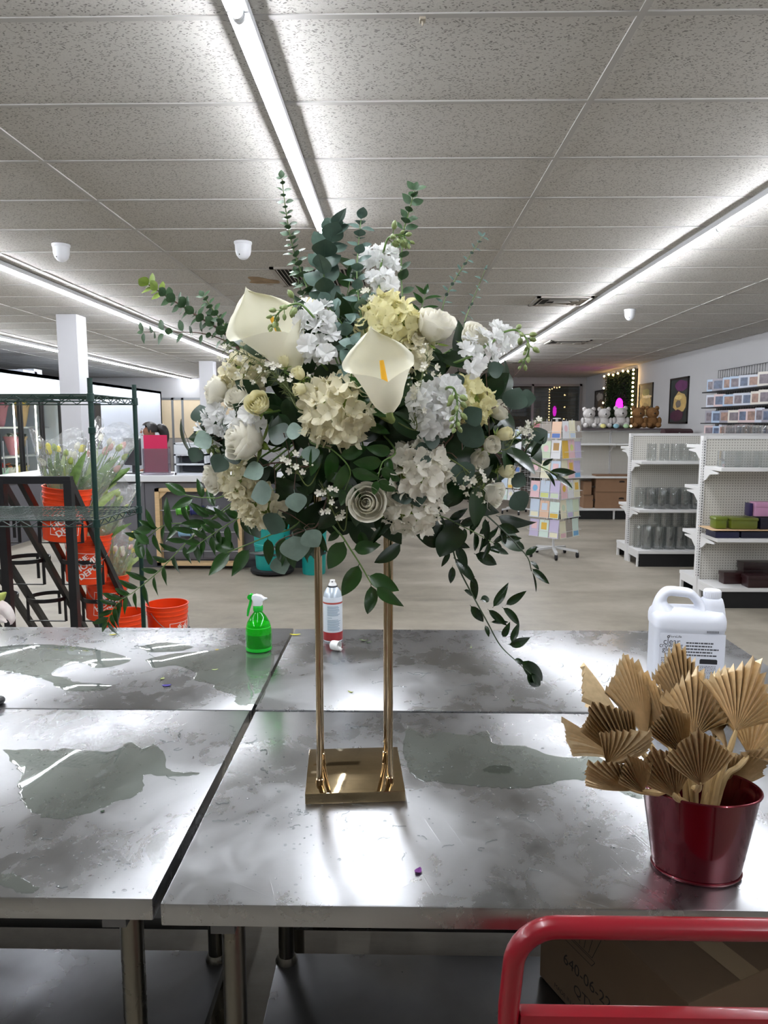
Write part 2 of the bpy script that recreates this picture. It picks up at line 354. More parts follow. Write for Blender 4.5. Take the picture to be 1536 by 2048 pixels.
# --- ceiling speakers, grilles and hook
m_wp = mat('white_plastic', 'dcdde0', .35)
for (px, py), w in (((122, 489), 'left, beside the LED row'), ((486, 484), 'middle, left of the single tube'), ((1260, 619), 'right, beyond the right LED row')):
    c = U(px, py, z=CZ); t = thing('ceiling_sensor', 'white dome sensor hanging from the ceiling on the '+w, 'sensor', c, 'white ceiling domes')
    part('mount_ring', MB().lathe([(.062, 0), (.062, -.012), (.057, -.02)], 24, c), m_wp, t)
    part('dome', MB().lathe([(.057, -.018), (.055, -.06), (.047, -.088), (.030, -.110), (.012, -.119), (1e-4, -.120)], 24, c), m_wp, t)
    part('indicator', MB().ball((c.x-.018, c.y-.040, c.z-.09), .005, 8, 6), mat('dark_lens', '303030', .2), t)
m_gr = mat('grille_paint', 'a39d94', .55); m_dk = mat('duct_dark', '1c1a18', .9)
def grille(c, w, d, label, louvre):
    t = thing('ceiling_vent', label, 'vent', c); x, y = c.x, c.y
    fr = MB(); b = .035
    for a in (-1, 1): fr.bb(x+a*(w/2-b/2)-b/2, x+a*(w/2-b/2)+b/2, y-d/2, y+d/2, CZ-.014, CZ+.003); fr.bb(x-w/2, x+w/2, y+a*(d/2-b/2)-b/2, y+a*(d/2-b/2)+b/2, CZ-.014, CZ+.003)
    part('vent_frame', fr, m_gr, t, False)
    part('duct_backing', MB().bb(x-w/2+.01, x+w/2-.01, y-d/2+.01, y+d/2-.01, CZ-.004, CZ-.002), m_dk, t, False)
    if louvre:
        n = 22
        for k in range(n): xx = x-w/2+b+(k+.5)*(w-2*b)/n; part('vent_slat', MB().add([(xx-.012, y-d/2+b, CZ-.004), (xx+.004, y-d/2+b, CZ-.018), (xx+.006, y-d/2+b, CZ-.018), (xx-.010, y-d/2+b, CZ-.004), (xx-.012, y+d/2-b, CZ-.004), (xx+.004, y+d/2-b, CZ-.018), (xx+.006, y+d/2-b, CZ-.018), (xx-.010, y+d/2-b, CZ-.004)], [(0, 1, 2, 3), (7, 6, 5, 4), (0, 4, 5, 1), (1, 5, 6, 2), (2, 6, 7, 3), (3, 7, 4, 0)]), m_gr, t, False)
    else:
        for k, s in enumerate((.80, .56, .32)):
            r = MB(); a, bb_ = w*s/2, d*s/2; e = .03; z0 = CZ-.02-.006*k
            for q in (-1, 1):
                r.add([(x-a, y+q*bb_, z0), (x+a, y+q*bb_, z0), (x+a-e, y+q*(bb_-e), CZ-.004), (x-a+e, y+q*(bb_-e), CZ-.004), (x-a, y+q*bb_, z0-.003), (x+a, y+q*bb_, z0-.003)], [(0, 1, 2, 3), (4, 5, 2, 3)])
                r.add([(x+q*a, y-bb_, z0), (x+q*a, y+bb_, z0), (x+q*(a-e), y+bb_-e, CZ-.004), (x+q*(a-e), y-bb_+e, CZ-.004)], [(0, 1, 2, 3)])
            part('diffuser_ring', r, m_gr, t, False)
c = U(640, 553, z=CZ); grille(Vector((c.x+.02, 6.37, CZ)), .78, .78, 'slatted return air grille behind the eucalyptus tips, beside a brown stain', True)
grille(Vector((1.66, 7.62, CZ)), .56, .52, 'square ring diffuser beside the right LED row', False)
grille(Vector((2.59, 11.3, CZ)), .62, .52, 'flat square air diffuser farther along the right LED row', False)
grille(Vector((2.2, 14.9, CZ)), .62, .52, 'farthest square air diffuser, near the back windows', False)
c = U(845, 35, z=CZ); t = thing('ceiling_hook', 'small beige plastic hook clipped to the ceiling grid', 'hook', c)
m_hk = mat('beige_clip', '9d9484', .5)
part('clip', MB().box((c.x, c.y, c.z-.006), (.020, .028, .010)), m_hk, t, False, bevel=.002)
part('hook_stem', MB().tube([(c.x, c.y, c.z-.01), (c.x, c.y-.002, c.z-.022), (c.x, c.y-.010, c.z-.028), (c.x+.001, c.y-.016, c.z-.022)], .0028, 8), m_hk, t)
# --- columns
for (x0, x1, y0), lb in (((-3.91, -3.675, 8.4), 'square white column beside the green wire shelf'), ((-3.94, -3.66, 14.5), 'farther square white column behind the roses')):
    t = thing('column', lb, 'column', ((x0+x1)/2, y0+.13, 0), kind='structure')
    part('column_shaft', MB().bb(x0, x1, y0, y0+.26, 0, CZ), mat('column_paint', 'b9b9bc', .6, var=(2, .02)), t, False, bevel=.004)
    part('column_base', MB().bb(x0-.015, x1+.015, y0-.015, y0+.275, 0, .12), mat('grey_base', '6c6d70', .6), t, False, bevel=.004)
# =================================================================== STEEL TABLES
TZ = .9
def steel_material(name, base='b0b1b2', lo=.19, hi=.35):
    m = bpy.data.materials.new(name); m.use_nodes = True; nt = m.node_tree; b = nt.nodes['Principled BSDF']; b.inputs['Metallic'].default_value = 1.0
    v = coords(nt, (3.2, 3.2, 3.2)); n1 = nd(nt, 'ShaderNodeTexNoise', Scale=1.0, Detail=7.0, Roughness=.62, Distortion=.5); nt.links.new(v, n1.inputs['Vector'])
    nt.links.new(ramp(nt, n1.outputs['Fac'], [(.33, g3(lo)), (.52, g3((lo+hi)/2)), (.68, g3(hi))]), b.inputs['Roughness'])
    nt.links.new(ramp(nt, n1.outputs['Fac'], [(.3, tuple(.78*c for c in lin(base))), (.7, lin(base))]), b.inputs['Base Color'])
    vs_ = coords(nt, (13, 9, 9)); ns = nd(nt, 'ShaderNodeTexNoise', Scale=1.0, Detail=6.0, Roughness=.7, Distortion=1.2); nt.links.new(vs_, ns.inputs['Vector'])
    rl = b.inputs['Roughness'].links[0].from_socket; am = nd(nt, 'ShaderNodeMath', operation='MULTIPLY_ADD'); am.inputs[1].default_value = .07; nt.links.new(ramp(nt, ns.outputs['Fac'], [(.38, g3(0)), (.66, g3(1))]), am.inputs[0])
    nt.links.new(rl, am.inputs[2]); nt.links.new(am.outputs[0], b.inputs['Roughness'])
    # fine brushed grain along X plus random scratches
    v2 = coords(nt, (6, 900, 6)); n2 = nd(nt, 'ShaderNodeTexNoise', Scale=1.0, Detail=2.0); nt.links.new(v2, n2.inputs['Vector'])
    add = None; prev = n2.outputs['Fac']
    for k, (rot, sc) in enumerate(((.5, (2.2, 170, 1)), (1.25, (3.0, 190, 1)), (-.7, (2.5, 160, 1)))):
        tc = nd(nt, 'ShaderNodeTexCoord'); mp = nd(nt, 'ShaderNodeMapping'); mp.inputs['Rotation'].default_value = (0, 0, rot); nt.links.new(tc.outputs['Object'], mp.inputs[0])
        mq = nd(nt, 'ShaderNodeMapping'); mq.inputs['Scale'].default_value = sc; nt.links.new(mp.outputs[0], mq.inputs[0])
        n3 = nd(nt, 'ShaderNodeTexNoise', Scale=1.0, Detail=1.0); nt.links.new(mq.outputs[0], n3.inputs['Vector'])
        sc_ = ramp(nt, n3.outputs['Fac'], [(.71, g3(0)), (.76, g3(1))])
        s = nd(nt, 'ShaderNodeMath', operation='MULTIPLY_ADD'); s.inputs[1].default_value = 1.6; nt.links.new(sc_, s.inputs[0]); nt.links.new(prev, s.inputs[2]); prev = s.outputs[0]
    bp = nd(nt, 'ShaderNodeBump', Strength=.10, Distance=.0008); nt.links.new(prev, bp.inputs['Height'])
    # broad oil-canning of the sheet
    v4 = coords(nt, (2.2, 2.2, 2.2)); n4 = nd(nt, 'ShaderNodeTexNoise', Scale=1.0, Detail=1.0); nt.links.new(v4, n4.inputs['Vector'])
    bq = nd(nt, 'ShaderNodeBump', Strength=.05, Distance=.02); nt.links.new(n4.outputs['Fac'], bq.inputs['Height']); nt.links.new(bp.outputs[0], bq.inputs['Normal'])
    nt.links.new(bq.outputs[0], b.inputs['Normal'])
    return m
m_steel = steel_material('brushed_steel'); m_leg = mat('galvanised_leg', '77746b', .3, 1.0, rvar=(6, .2, .42))
m_shelfst = mat('galvanised_shelf', '6c6d70', .34, 1.0, rvar=(5, .22, .45), var=(4, .2))
XG = -.381; TW = 1.545; TD = .763
Y0, Y1, Y2 = 1.055, 1.832, 2.60
def table(x0, x1, y0, y1, label, name='steel_work_table'):
    t = thing(name, label, 'table', ((x0+x1)/2, (y0+y1)/2, 0), 'stainless work tables pushed together')
    e = .038
    top = MB(); top.bb(x0, x1, y0, y1, TZ-e, TZ)
    part('table_top', top, m_steel, t, True, bevel=.0035, ang=30)
    zs = .255
    sh = MB().bb(x0+.06, x1-.06, y0+.06, y1-.06, zs-.035, zs)
    part('undershelf', sh, m_shelfst, t, True, bevel=.003)
    for x in (x0+.085, x1-.085):
        for y in (y0+.125, y1-.085):
            lg = part('leg', MB().lathe([(.0205, .05), (.0205, TZ-e)], 20, (x, y, 0)), m_leg, t)
            part('leg_foot', MB().lathe([(.014, 0), (.022, .004), (.022, .02), (.017, .05), (.017, .06)], 16, (x, y, 0)), m_leg, lg)
            part('leg_collar', MB().lathe([(.027, zs-.02), (.029, zs+.002), (.0215, zs+.016)], 20, (x, y, 0)), m_leg, lg)
        part('side_brace', MB().bb(x-.02, x+.02, y0+.05, y1-.05, TZ-e-.05, TZ-e), m_shelfst, t, False)
    return t
g = .008
table(XG-TW, XG-g, Y0+.008, Y1-.004, 'near left stainless steel table with a wet puddle on top')
table(XG+g, XG+TW, Y0-.004, Y1-.008, 'near right stainless steel table carrying the gold flower stand')
table(XG-TW, XG-.004, Y1+.001, Y2+.008, 'far left stainless steel table carrying the green spray bottle')
table(XG+.004, XG+TW, Y1+.004, Y2, 'far right stainless steel table carrying the white jug')
# =================================================================== WATER ON THE TABLES
m_water = thin_glass('water_film', 'd3d7d2', 1.4, .03, 1.33, body=.12, bodycol='a2a8a0')
def puddle(pts, label, jit=.005, h=.0009):
    P = [U(x, y, z=TZ) for x, y in pts]; Q = []
    rnd = random.Random(len(pts)*3+int(pts[0][0]))
    sm = spline(P+[P[0]], len(P)*6)[:-1]
    for i, p in enumerate(sm):
        d = (sm[(i+1) % len(sm)]-sm[i-1]); nrm = Vector((-d.y, d.x, 0)); nrm.normalize(); Q.append(p+nrm*rnd.gauss(0, jit*.35))
    area = sum(Q[i-1].x*Q[i].y-Q[i].x*Q[i-1].y for i in range(len(Q)))
    if area < 0: Q.reverse()
    k = len(Q); mb = MB(); rings = []
    for ins, z in ((0, .0002), (.0012, h*.8), (.0032, h)):
        rg = []
        for i in range(k):
            d = Q[(i+2) % k]-Q[i-2]; nrm = Vector((-d.y, d.x, 0))
            nrm = nrm.normalized() if nrm.length > 1e-9 else nrm
            q = Q[i]+nrm*ins; rg.append((q.x, q.y, TZ+z))
        rings.append(rg)
    vs = sum(rings, []); fs = []
    for r in range(2): fs += [(r*k+i, r*k+(i+1) % k, (r+1)*k+(i+1) % k, (r+1)*k+i) for i in range(k)]
    fs.append(tuple(2*k+i for i in range(k))); mb.add(vs, fs)
    return solo('puddle', mb, m_water, label, 'puddle', 'water puddles on the steel tables')
puddle([(5, 1500), (60, 1498), (110, 1501), (130, 1497), (220, 1503), (260, 1484), (285, 1496), (310, 1489), (330, 1510), (337, 1540), (400, 1545), (380, 1552), (330, 1553), (290, 1551), (286, 1575), (265, 1595), (230, 1603), (215, 1613), (160, 1632), (100, 1638), (60, 1620), (40, 1595), (36, 1570), (41, 1550), (30, 1530)], 'large greenish puddle at the near left of the left table')
puddle([(0, 1342), (30, 1346), (60, 1353), (95, 1361), (125, 1379), (165, 1383), (205, 1381), (222, 1372), (200, 1367), (150, 1363), (135, 1355), (105, 1350), (122, 1335), (160, 1326), (190, 1336), (230, 1332), (262, 1318), (200, 1300), (120, 1290), (40, 1290), (-30, 1300), (-30, 1335)], 'wide puddle on the far left table, reflecting the black rack')
puddle([(290, 1320), (340, 1308), (430, 1300), (470, 1288), (490, 1292), (545, 1308), (541, 1350), (533, 1380), (521, 1405), (506, 1409), (482, 1411), (468, 1403), (470, 1391), (430, 1378), (425, 1368), (388, 1360), (390, 1345), (350, 1331), (310, 1336)], 'puddle spreading in front of the green spray bottle')
puddle([(815, 1452), (850, 1470), (880, 1464), (940, 1470), (975, 1461), (990, 1488), (1050, 1492), (1100, 1510), (1150, 1515), (1175, 1508), (1215, 1515), (1270, 1560), (1290, 1580), (1285, 1597), (1250, 1590), (1215, 1565), (1180, 1562), (1130, 1560), (1090, 1570), (1030, 1578), (990, 1575), (940, 1572), (890, 1565), (840, 1560), (818, 1540), (806, 1490)], 'long shallow puddle between the gold stand and the red bucket')
puddle([(-10, 1745), (30, 1747), (50, 1760), (78, 1778), (60, 1786), (35, 1784), (0, 1772), (-15, 1770)], 'small puddle in the near left corner of the table')
puddle([(965, 1535), (990, 1530), (1020, 1533), (1024, 1545), (1000, 1549), (968, 1545)], 'small oval puddle right of the gold stand')
puddle([(275, 1293), (330, 1285), (385, 1292), (360, 1302), (300, 1304)], 'thin splash left of the green spray bottle', .006)
m_drop = thin_glass('water_drop', 'e6eaea', 1.6, .02, 1.33, body=.05)
dr = MB(); rnd = random.Random(5)
def drops(cx, cy, sx, sy, n, r0=.0012, r1=.0042):
    for _ in range(n):
        p = U(rnd.gauss(cx, sx), min(1785, max(1262, rnd.gauss(cy, sy))), z=TZ); r = rnd.uniform(r0, r1)**1.0
        if rnd.random() < .7: r *= .55
        ax = rnd.uniform(.7, 1.6)
        if abs(p.x-XG) < .012: continue
        dr.lathe([(r, 0), (r*.9, r*.25), (r*.55, r*.48), (1e-5, r*.58)], 8, (p.x, p.y, TZ), ax, 1, 0, False)
for a in ((640, 1640, 70, 50, 90), (900, 1520, 90, 40, 110), (320, 1270, 90, 18, 300), (450, 1560, 110, 90, 90), (90, 1540, 60, 40, 60), (150, 1700, 110, 50, 80), (950, 1650, 120, 60, 60), (1240, 1350, 60, 40, 120), (570, 1600, 40, 60, 50), (850, 1330, 100, 40, 50), (1150, 1650, 80, 60, 40)): drops(*a)
o = solo('water_drops', dr, m_drop, 'beads of water spattered over the steel table tops', 'water drops', kind='stuff')
# splash ridges: thin worm-like rims of water
sg = MB()
for _ in range(70):
    cx, cy, w = rnd.choice(((620, 1640, 60), (300, 1280, 90), (1240, 1370, 60), (450, 1480, 70), (950, 1660, 110), (430, 1600, 60), (110, 1720, 70), (840, 1380, 60), (760, 1460, 30)))
    x, y = rnd.gauss(cx, w), min(1780, max(1268, rnd.gauss(cy, w*.45))); a = rnd.uniform(0, 6.3); pts = []
    for k in range(6):
        q = U(x, y, z=TZ); pts.append((q.x, q.y, TZ+.0005)); a += rnd.gauss(0, .8); x += math.cos(a)*rnd.uniform(4, 10); y += math.sin(a)*rnd.uniform(2, 4); y = min(1783, max(1262, y))
    if any(abs(p[0]-XG) < .015 for p in pts): continue
    sg.tube(spline(pts, 10), .0012, 6)
solo('splash_marks', sg, m_drop, 'thin curling splash rims of water on the steel', 'water drops', kind='stuff')
# =================================================================== GOLD STAND
m_gold = mat('mirror_gold', 'b8a283', .05, 1.0); m_goldp = mat('gold_plate', 'b39f7c', .1, 1.0, var=(25, .08), rvar=(30, .03, .07))
PC = Vector(((-.18+.015-.199+.003)/4, 1.462, TZ)); RZ = Matrix.Rotation(R(4.5), 4, 'Z')
st = thing('flower_stand', 'tall mirror gold flower stand with four rods on a square plate', 'stand', PC)
def SL(x, y, z): return Vector(PC)+(RZ @ Vector((x, y, z)))
pl = MB().box((0, 0, .0115), (.200, .200, .0225)); pl.xf(Matrix.Translation(PC) @ RZ); part('base_plate', pl, m_goldp, st, True, bevel=.0016)
STOP = 1.62
for sx in (-1, 1):
    for sy in (-1, 1):
        a = SL(sx*.0715, sy*.058-.004, .022); b = SL(sx*.0715, sy*.058-.004, STOP-TZ)
        rd = part('rod', MB().tube([a, b], .0062, 20), m_gold, st)
        part('rod_ferrule', MB().lathe([(.0085, 0), (.0085, .012), (.0065, .014)], 20, a), m_gold, rd)
tp = MB().box((0, 0, STOP-TZ+.006), (.19, .19, .012)); tp.xf(Matrix.Translation(PC) @ RZ); part('top_plate', tp, m_goldp, st, True, bevel=.0015)
fm = MB(); fm.lathe([(.01, 0), (.075, .01), (.09, .05), (.085, .10), (.05, .135), (.005, .14)], 24, (PC.x, PC.y, STOP+.012))
solo('floral_foam', fm, mat('foam_green', '24391f', .95, bump=(90, .6, .01)), 'dark green floral foam hidden inside the bouquet', 'foam')
# =================================================================== SPRAY BOTTLE
c = U(518, 1300, z=TZ); c.z = TZ; s = 1.0
t = thing('spray_bottle', 'transparent green spray bottle with a white and green trigger head', 'bottle', c)
m_gp = mat('green_plastic', '10b028', .25); m_gt = thin_glass('green_clear', '35d23a', 1.2, .03, 1.45, body=.30, bodycol='18b81e')
def L(prof, cc=c, n=28): return MB().lathe(prof, n, cc)
part('bottle_body', L([(.036, .0), (.042, .006), (.0435, .02), (.0445, .05), (.043, .075), (.037, .098), (.026, .117), (.016, .129), (.0135, .134), (.0135, .147)]), m_gt, t)
part('bottle_liquid', L([(.035, .003), (.041, .008), (.0425, .03), (.0432, .050), (.0428, .062), (.001, .064)]), thin_glass('green_liquid', '1fae2a', .3, .1, 1.33, body=.45, bodycol='24c22c'), t)
part('foam_band', L([(.0433, .060), (.0432, .068), (.041, .083), (.037, .0925), (.001, .094)]), mat('foam_lime', '38e83a', .7), t)
part('bottle_base', L([(.0375, 0), (.043, .004), (.044, .011), (.0425, .016)]), m_gp, t)
nk = part('neck_collar', L([(.0145, .134), (.0165, .137), (.0165, .150), (.0145, .153)]), m_gp, t)
hd = MB(); hd.prism([(-.014, .153), (-.015, .168), (-.020, .178), (-.019, .188), (-.006, .191), (.010, .188), (.020, .180), (.0225, .176), (.0225, .172), (.014, .168), (.0135, .153)], lambda a, b: (c.x+a, c.y-.012, c.z+b), lambda a, b: (c.x+a, c.y+.012, c.z+b))
part('spray_head', hd, mat('spray_white', 'e8eaec', .3), t, True, bevel=.003)
part('nozzle', MB().tube([(c.x+.020, c.y, c.z+.176), (c.x+.031, c.y, c.z+.177)], [.006, .003], 14), mat('spray_white', 'e8eaec', .3), t)
tr = MB(); tr.prism([(-.018, .178), (-.026, .177), (-.030, .160), (-.036, .140), (-.038, .118), (-.033, .116), (-.028, .136), (-.022, .155)], lambda a, b: (c.x+a, c.y-.007, c.z+b), lambda a, b: (c.x+a, c.y+.007, c.z+b))
part('trigger', tr, m_gp, t, True, bevel=.002)
part('trigger_pivot', MB().tube([(c.x-.024, c.y-.011, c.z+.183), (c.x-.024, c.y+.011, c.z+.183)], .0095, 18), m_gp, t)
part('dip_tube', MB().tube([(c.x, c.y, c.z+.15), (c.x+.004, c.y, c.z+.01)], .0025, 8), mat('spray_white', 'e8eaec', .3), t)
# =================================================================== AEROSOL CAN AND CAP
c = U(666, 1279, z=TZ); c.z = TZ
t = thing('aerosol_can', 'white aerosol can with a dark red band standing behind the left gold rod', 'spray can', c)
m_can = mat('can_white', 'd6dde4', .3, .1)
part('can_body', MB().lathe([(.0325, .0), (.034, .003), (.034, .150), (.0325, .157)], 32, c), m_can, t)
part('can_shoulder', MB().lathe([(.0325, .157), (.029, .172), (.021, .185), (.0165, .190)], 32, c), mat('can_shoulder', 'c3ced8', .25, .3), t)
part('can_ring', MB().lathe([(.0165, .189), (.018, .191), (.018, .194), (.016, .195)], 24, c), mat('dark_metal', '4b4d52', .3, .8), t)
part('spray_actuator', MB().lathe([(.015, .194), (.013, .202), (.0095, .206), (.009, .214), (.0, .2145)], 20, c), mat('cap_white', 'e6e6e4', .4), t)
part('nozzle_hole', MB().tube([(c.x+.0, c.y-.0088, c.z+.209), (c.x, c.y-.0100, c.z+.209)], .0022, 10), m_dk, t)
part('red_band', MB().lathe([(.03425, .004), (.0344, .005), (.0344, .033), (.03425, .034)], 32, c, caps=False), mat('band_red', '8e1d22', .35), t)
part('red_stripe', MB().lathe([(.03425, .134), (.0344, .1345), (.0344, .1395), (.03425, .14)], 32, c, caps=False), mat('stripe_red', 'a8463e', .35), t)
lb = MB(); rnd = random.Random(3)
for k in range(22):
    z = .125-.0040*k
    if k in (9, 11): continue
    a0, a1 = R(-118), R(-118+rnd.uniform(62, 82) if k != 10 else -90); n = 8
    lb.surf(lambda u, v: (c.x+.0344*math.cos(a0+(a1-a0)*u), c.y+.0344*math.sin(a0+(a1-a0)*u), c.z+z+v*.0022), n, 1)
o = part('fine_print', lb, mat('print_grey', '8fa3b2', .5), t); o['kind'] = 'stuff'
c = U(668, 1299, z=TZ); c.z = TZ
t = thing('can_cap', 'white plastic cap lying on its side in front of the aerosol can', 'cap', c)
cp = MB().lathe([(.0005, .0), (.010, .002), (.015, .006), (.0165, .014), (.0165, .034), (.015, .034), (.0148, .016), (.009, .006), (.0005, .004)], 24)
cp.xf(Matrix.Translation((c.x-.012, c.y, c.z+.0168)) @ Matrix.Rotation(R(90), 4, 'Y') @ Matrix.Rotation(R(25), 4, 'X')); part('cap_shell', cp, mat('cap_white', 'e6e6e4', .4), t)
part('cap_finger_rest', MB().tube([(c.x+.012, c.y-.012, c.z+.010), (c.x+.026, c.y-.020, c.z+.006)], [.008, .005], 12), mat('cap_white', 'e6e6e4', .4), t)
# =================================================================== WHITE GALLON JUG
c = U(1366, 1366, z=TZ); c.z = TZ
jr = R(-7); JX = Vector((math.cos(jr), math.sin(jr), 0))*.91; JY = Vector((-math.sin(jr), math.cos(jr), 0))
t = thing('plastic_jug', 'white plastic gallon jug with printed label and moulded handle', 'jug', c)
m_jug = mat('jug_white', 'dfe2ea', .32, sss=.0)
def J(x, y, z): return c+JX*x+JY*y+Vector((0, 0, z))
def jug_body():
    # body: rounded rectangle sections
    mb = MB(); n = 40
    def sec(w, d, z, p=4.5, dx=0): return [J(dx+w*abs(math.cos(a))**(2/p)*(1 if math.cos(a) >= 0 else -1), d*abs(math.sin(a))**(2/p)*(1 if math.sin(a) >= 0 else -1), z) for a in [2*math.pi*k/n for k in range(n)]]
    S = [sec(.090, .058, 0), sec(.103, .068, .006), sec(.106, .071, .02), sec(.106, .071, .172), sec(.1085, .0735, .176), sec(.1095, .0745, .184), sec(.1095, .074, .200), sec(.107, .070, .212), sec(.100, .060, .222), sec(.070, .030, .228)]
    vs = sum(S, []); fs = [tuple(range(n-1, -1, -1))]
    for i in range(len(S)-1): fs += [(i*n+j, i*n+(j+1) % n, (i+1)*n+(j+1) % n, (i+1)*n+j) for j in range(n)]
    fs.append(tuple((len(S)-1)*n+j for j in range(n))); mb.add(vs, fs); return mb
part('jug_body', jug_body(), m_jug, t, ang=50)
hc = (-.020, .243)
HO = [(-.106, .188), (-.1085, .210), (-.102, .242), (-.090, .266), (-.074, .282), (-.054, .2875), (-.02, .286), (.006, .283), (.020, .275), (.034, .262), (.046, .250), (.052, .240), (.056, .220), (.054, .200), (.03, .186), (-.02, .182), (-.07, .183)]
HI = [(-.055, .234), (-.0615, .243), (-.0625, .2505), (-.0600, .2575), (-.053, .2600), (-.042, .2595), (-.02, .2580), (-.004, .2565), (.006, .2525), (.013, .246), (.0205, .237), (.0230, .230), (.0215, .2255), (.014, .2245), (-.005, .2250), (-.025, .2262), (-.042, .2285)]
no_ = 60; so = spline([Vector((x, z, 0)) for x, z in HO+HO[:1]], no_)[:-1]; si = spline([Vector((x, z, 0)) for x, z in HI+HI[:1]], no_)[:-1]
hm = MB(); n = 16; vs = []
for a_, b_ in zip(so, si):
    mid = (a_+b_)/2; hf = (a_-b_)/2; low = min(1, max(0, (.246-mid.y)/.035)); T = .0235+.036*low**1.3
    for j in range(n):
        ph = 2*math.pi*j/n; cs = math.cos(ph); q = mid+hf*cs; vs.append(J(q.x, T*math.sin(ph)*(1 if cs < 0 else 1), q.y))
hm.add(vs, [(i*n+j, i*n+(j+1) % n, ((i+1) % no_)*n+(j+1) % n, ((i+1) % no_)*n+j) for i in range(no_) for j in range(n)]); part('jug_handle', hm, m_jug, t, ang=70)
nc = J(.074, 0, 0)
part('jug_neck', MB().lathe([(.040, .195), (.0375, .215), (.0335, .238), (.029, .254), (.026, .2575), (.0225, .258), (.0225, .262)], 28, nc, 1, 1), m_jug, t, ang=60)
cap = part('jug_cap', MB().lathe([(.0225, .258), (.0235, .260), (.0235, .278), (.0215, .281), (.001, .281)], 36, nc), mat('jug_cap_white', 'e6e8ee', .3), t)
kn = MB()
for k in range(36):
    a = 2*math.pi*k/36; q = nc+Vector((.0236*math.cos(a), .0236*math.sin(a), .269)); kn.box(q, (.0012, .0012, .015))
o = part('cap_ribs', kn, mat('jug_cap_white', 'e6e8ee', .3), cap); o['kind'] = 'stuff'
ink = mat('print_black', '1b1c20', .6); ink2 = mat('print_dark_grey', '4a4b50', .6)
fy = -.0716
def jug_text(s, x, z, size, m, name='label_lettering', sx=1.0):
    mb = text_mb(s, size, 'LEFT'); mb.v = [tuple(J(x-.006+v[0]*sx*1.08, fy, z+.002+v[1])) for v in mb.v]; return part(name, mb, m, t, False)
lp = MB().bb(-.099, .099, 0, .0, .02, .17); lp = MB().add([J(-.097, fy+.0003, .02), J(.097, fy+.0003, .02), J(.097, fy+.0003, .169), J(-.097, fy+.0003, .169)], [(0, 1, 2, 3)])
part('jug_label', lp, mat('label_white', 'e0e3eb', .34), t, False)
lg = MB(); a = [2*math.pi*k/20 for k in range(20)]
lg.add([J(-.071+.004*math.cos(q), fy, .158+.004*math.sin(q)) for q in a]+[J(-.071+.0018*math.cos(q), fy, .158+.0018*math.sin(q)) for q in a], [(k, (k+1) % 20, 20+(k+1) % 20, 20+k) for k in range(20)])
part('label_emblem', lg, ink, t, False)
jug_text('FloraLife', -.064, .157, .010, ink); jug_text('clear', -.080, .142, .026, ink2, sx=.92); jug_text('crowning', -.091, .131, .019, ink2, sx=.9)
jug_text('glory', -.082, .1195, .020, ink, sx=1.0); jug_text('solution', -.073, .108, .009, ink2)
fp = MB(); rnd = random.Random(9)
for k in range(5):      # bold paragraph, too small to read
    x = -.018; z = .140-.0088*k; end = (.062, .060, .078, .060, .074)[k]
    while x < end:
        w = rnd.uniform(.004, .012); fp.add([J(x, fy, z), J(min(x+w, end), fy, z), J(min(x+w, end), fy, z+.0042), J(x, fy, z+.0042)], [(0, 1, 2, 3)]); x += w+.0016
for k in range(17):
    x = -.090; z = .096-.0049*k; end = -.090+rnd.choice((.042, .048, .05, .03))
    while x < end:
        w = rnd.uniform(.003, .009); fp.add([J(x, fy, z), J(min(x+w, end), fy, z), J(min(x+w, end), fy, z+.002), J(x, fy, z+.002)], [(0, 1, 2, 3)]); x += w+.0012
for k in range(12):
    x = .025; z = .076-.0042*k; end = .072
    while x < end:
        w = rnd.uniform(.003, .008); fp.add([J(x, fy, z), J(min(x+w, end), fy, z), J(min(x+w, end), fy, z+.0017), J(x, fy, z+.0017)], [(0, 1, 2, 3)]); x += w+.0012
for k in range(2):
    for q in range(8): x = .040+q*.0045; z = .177-.0035*k; fp.add([J(x, -.0750, z), J(x+.0032, -.0750, z), J(x+.0032, -.0750, z+.002), J(x, -.0750, z+.002)], [(0, 1, 2, 3)])
o = part('fine_print', fp, ink2, t, False); o['kind'] = 'stuff'
bl = MB().add([J(.024, fy-.0002, .083), J(.076, fy-.0002, .083), J(.076, fy-.0002, .094), J(.073, fy-.0002, .097), J(.027, fy-.0002, .097), J(.024, fy-.0002, .094)], [tuple(range(6))]); part('label_black_box', bl, ink, t, False)
# =================================================================== RED OVAL BUCKET
c = U(1391, 1738, z=TZ); c.z = TZ
br = R(-12)
t = thing('metal_bucket', 'glossy dark red oval metal bucket filled with gold palm leaves', 'bucket', c)
m_red = mat('bucket_red', '5e081a', .2, .7, coat=.6)
def oval(prof, n=56):
    mb = MB().lathe(prof, n, (0, 0, 0), 1.0, .72, 0, False); mb.xf(Matrix.Translation(c) @ Matrix.Rotation(br, 4, 'Z')); return mb
H = .150
part('bucket_wall', oval([(.001, .004), (.068, .004), (.0695, .001), (.0705, .004), (.0715, .012), (.093, H-.003), (.0945, H), (.0915, H), (.0698, .014), (.001, .012)]), m_red, t, ang=50)
rim = [Matrix.Translation(c) @ Matrix.Rotation(br, 4, 'Z') @ Vector((.0945*math.cos(a), .0945*.72*math.sin(a), H)) for a in [2*math.pi*k/56 for k in range(56)]]
part('rolled_rim', MB().tube(rim, .0022, 8, closed=True), m_red, t)
bt = [Matrix.Translation(c) @ Matrix.Rotation(br, 4, 'Z') @ Vector((.0715*math.cos(a), .0715*.72*math.sin(a), .006)) for a in [2*math.pi*k/56 for k in range(56)]]
part('bottom_seam', MB().tube(bt, .0018, 8, closed=True), m_red, t)
BK = c.copy()
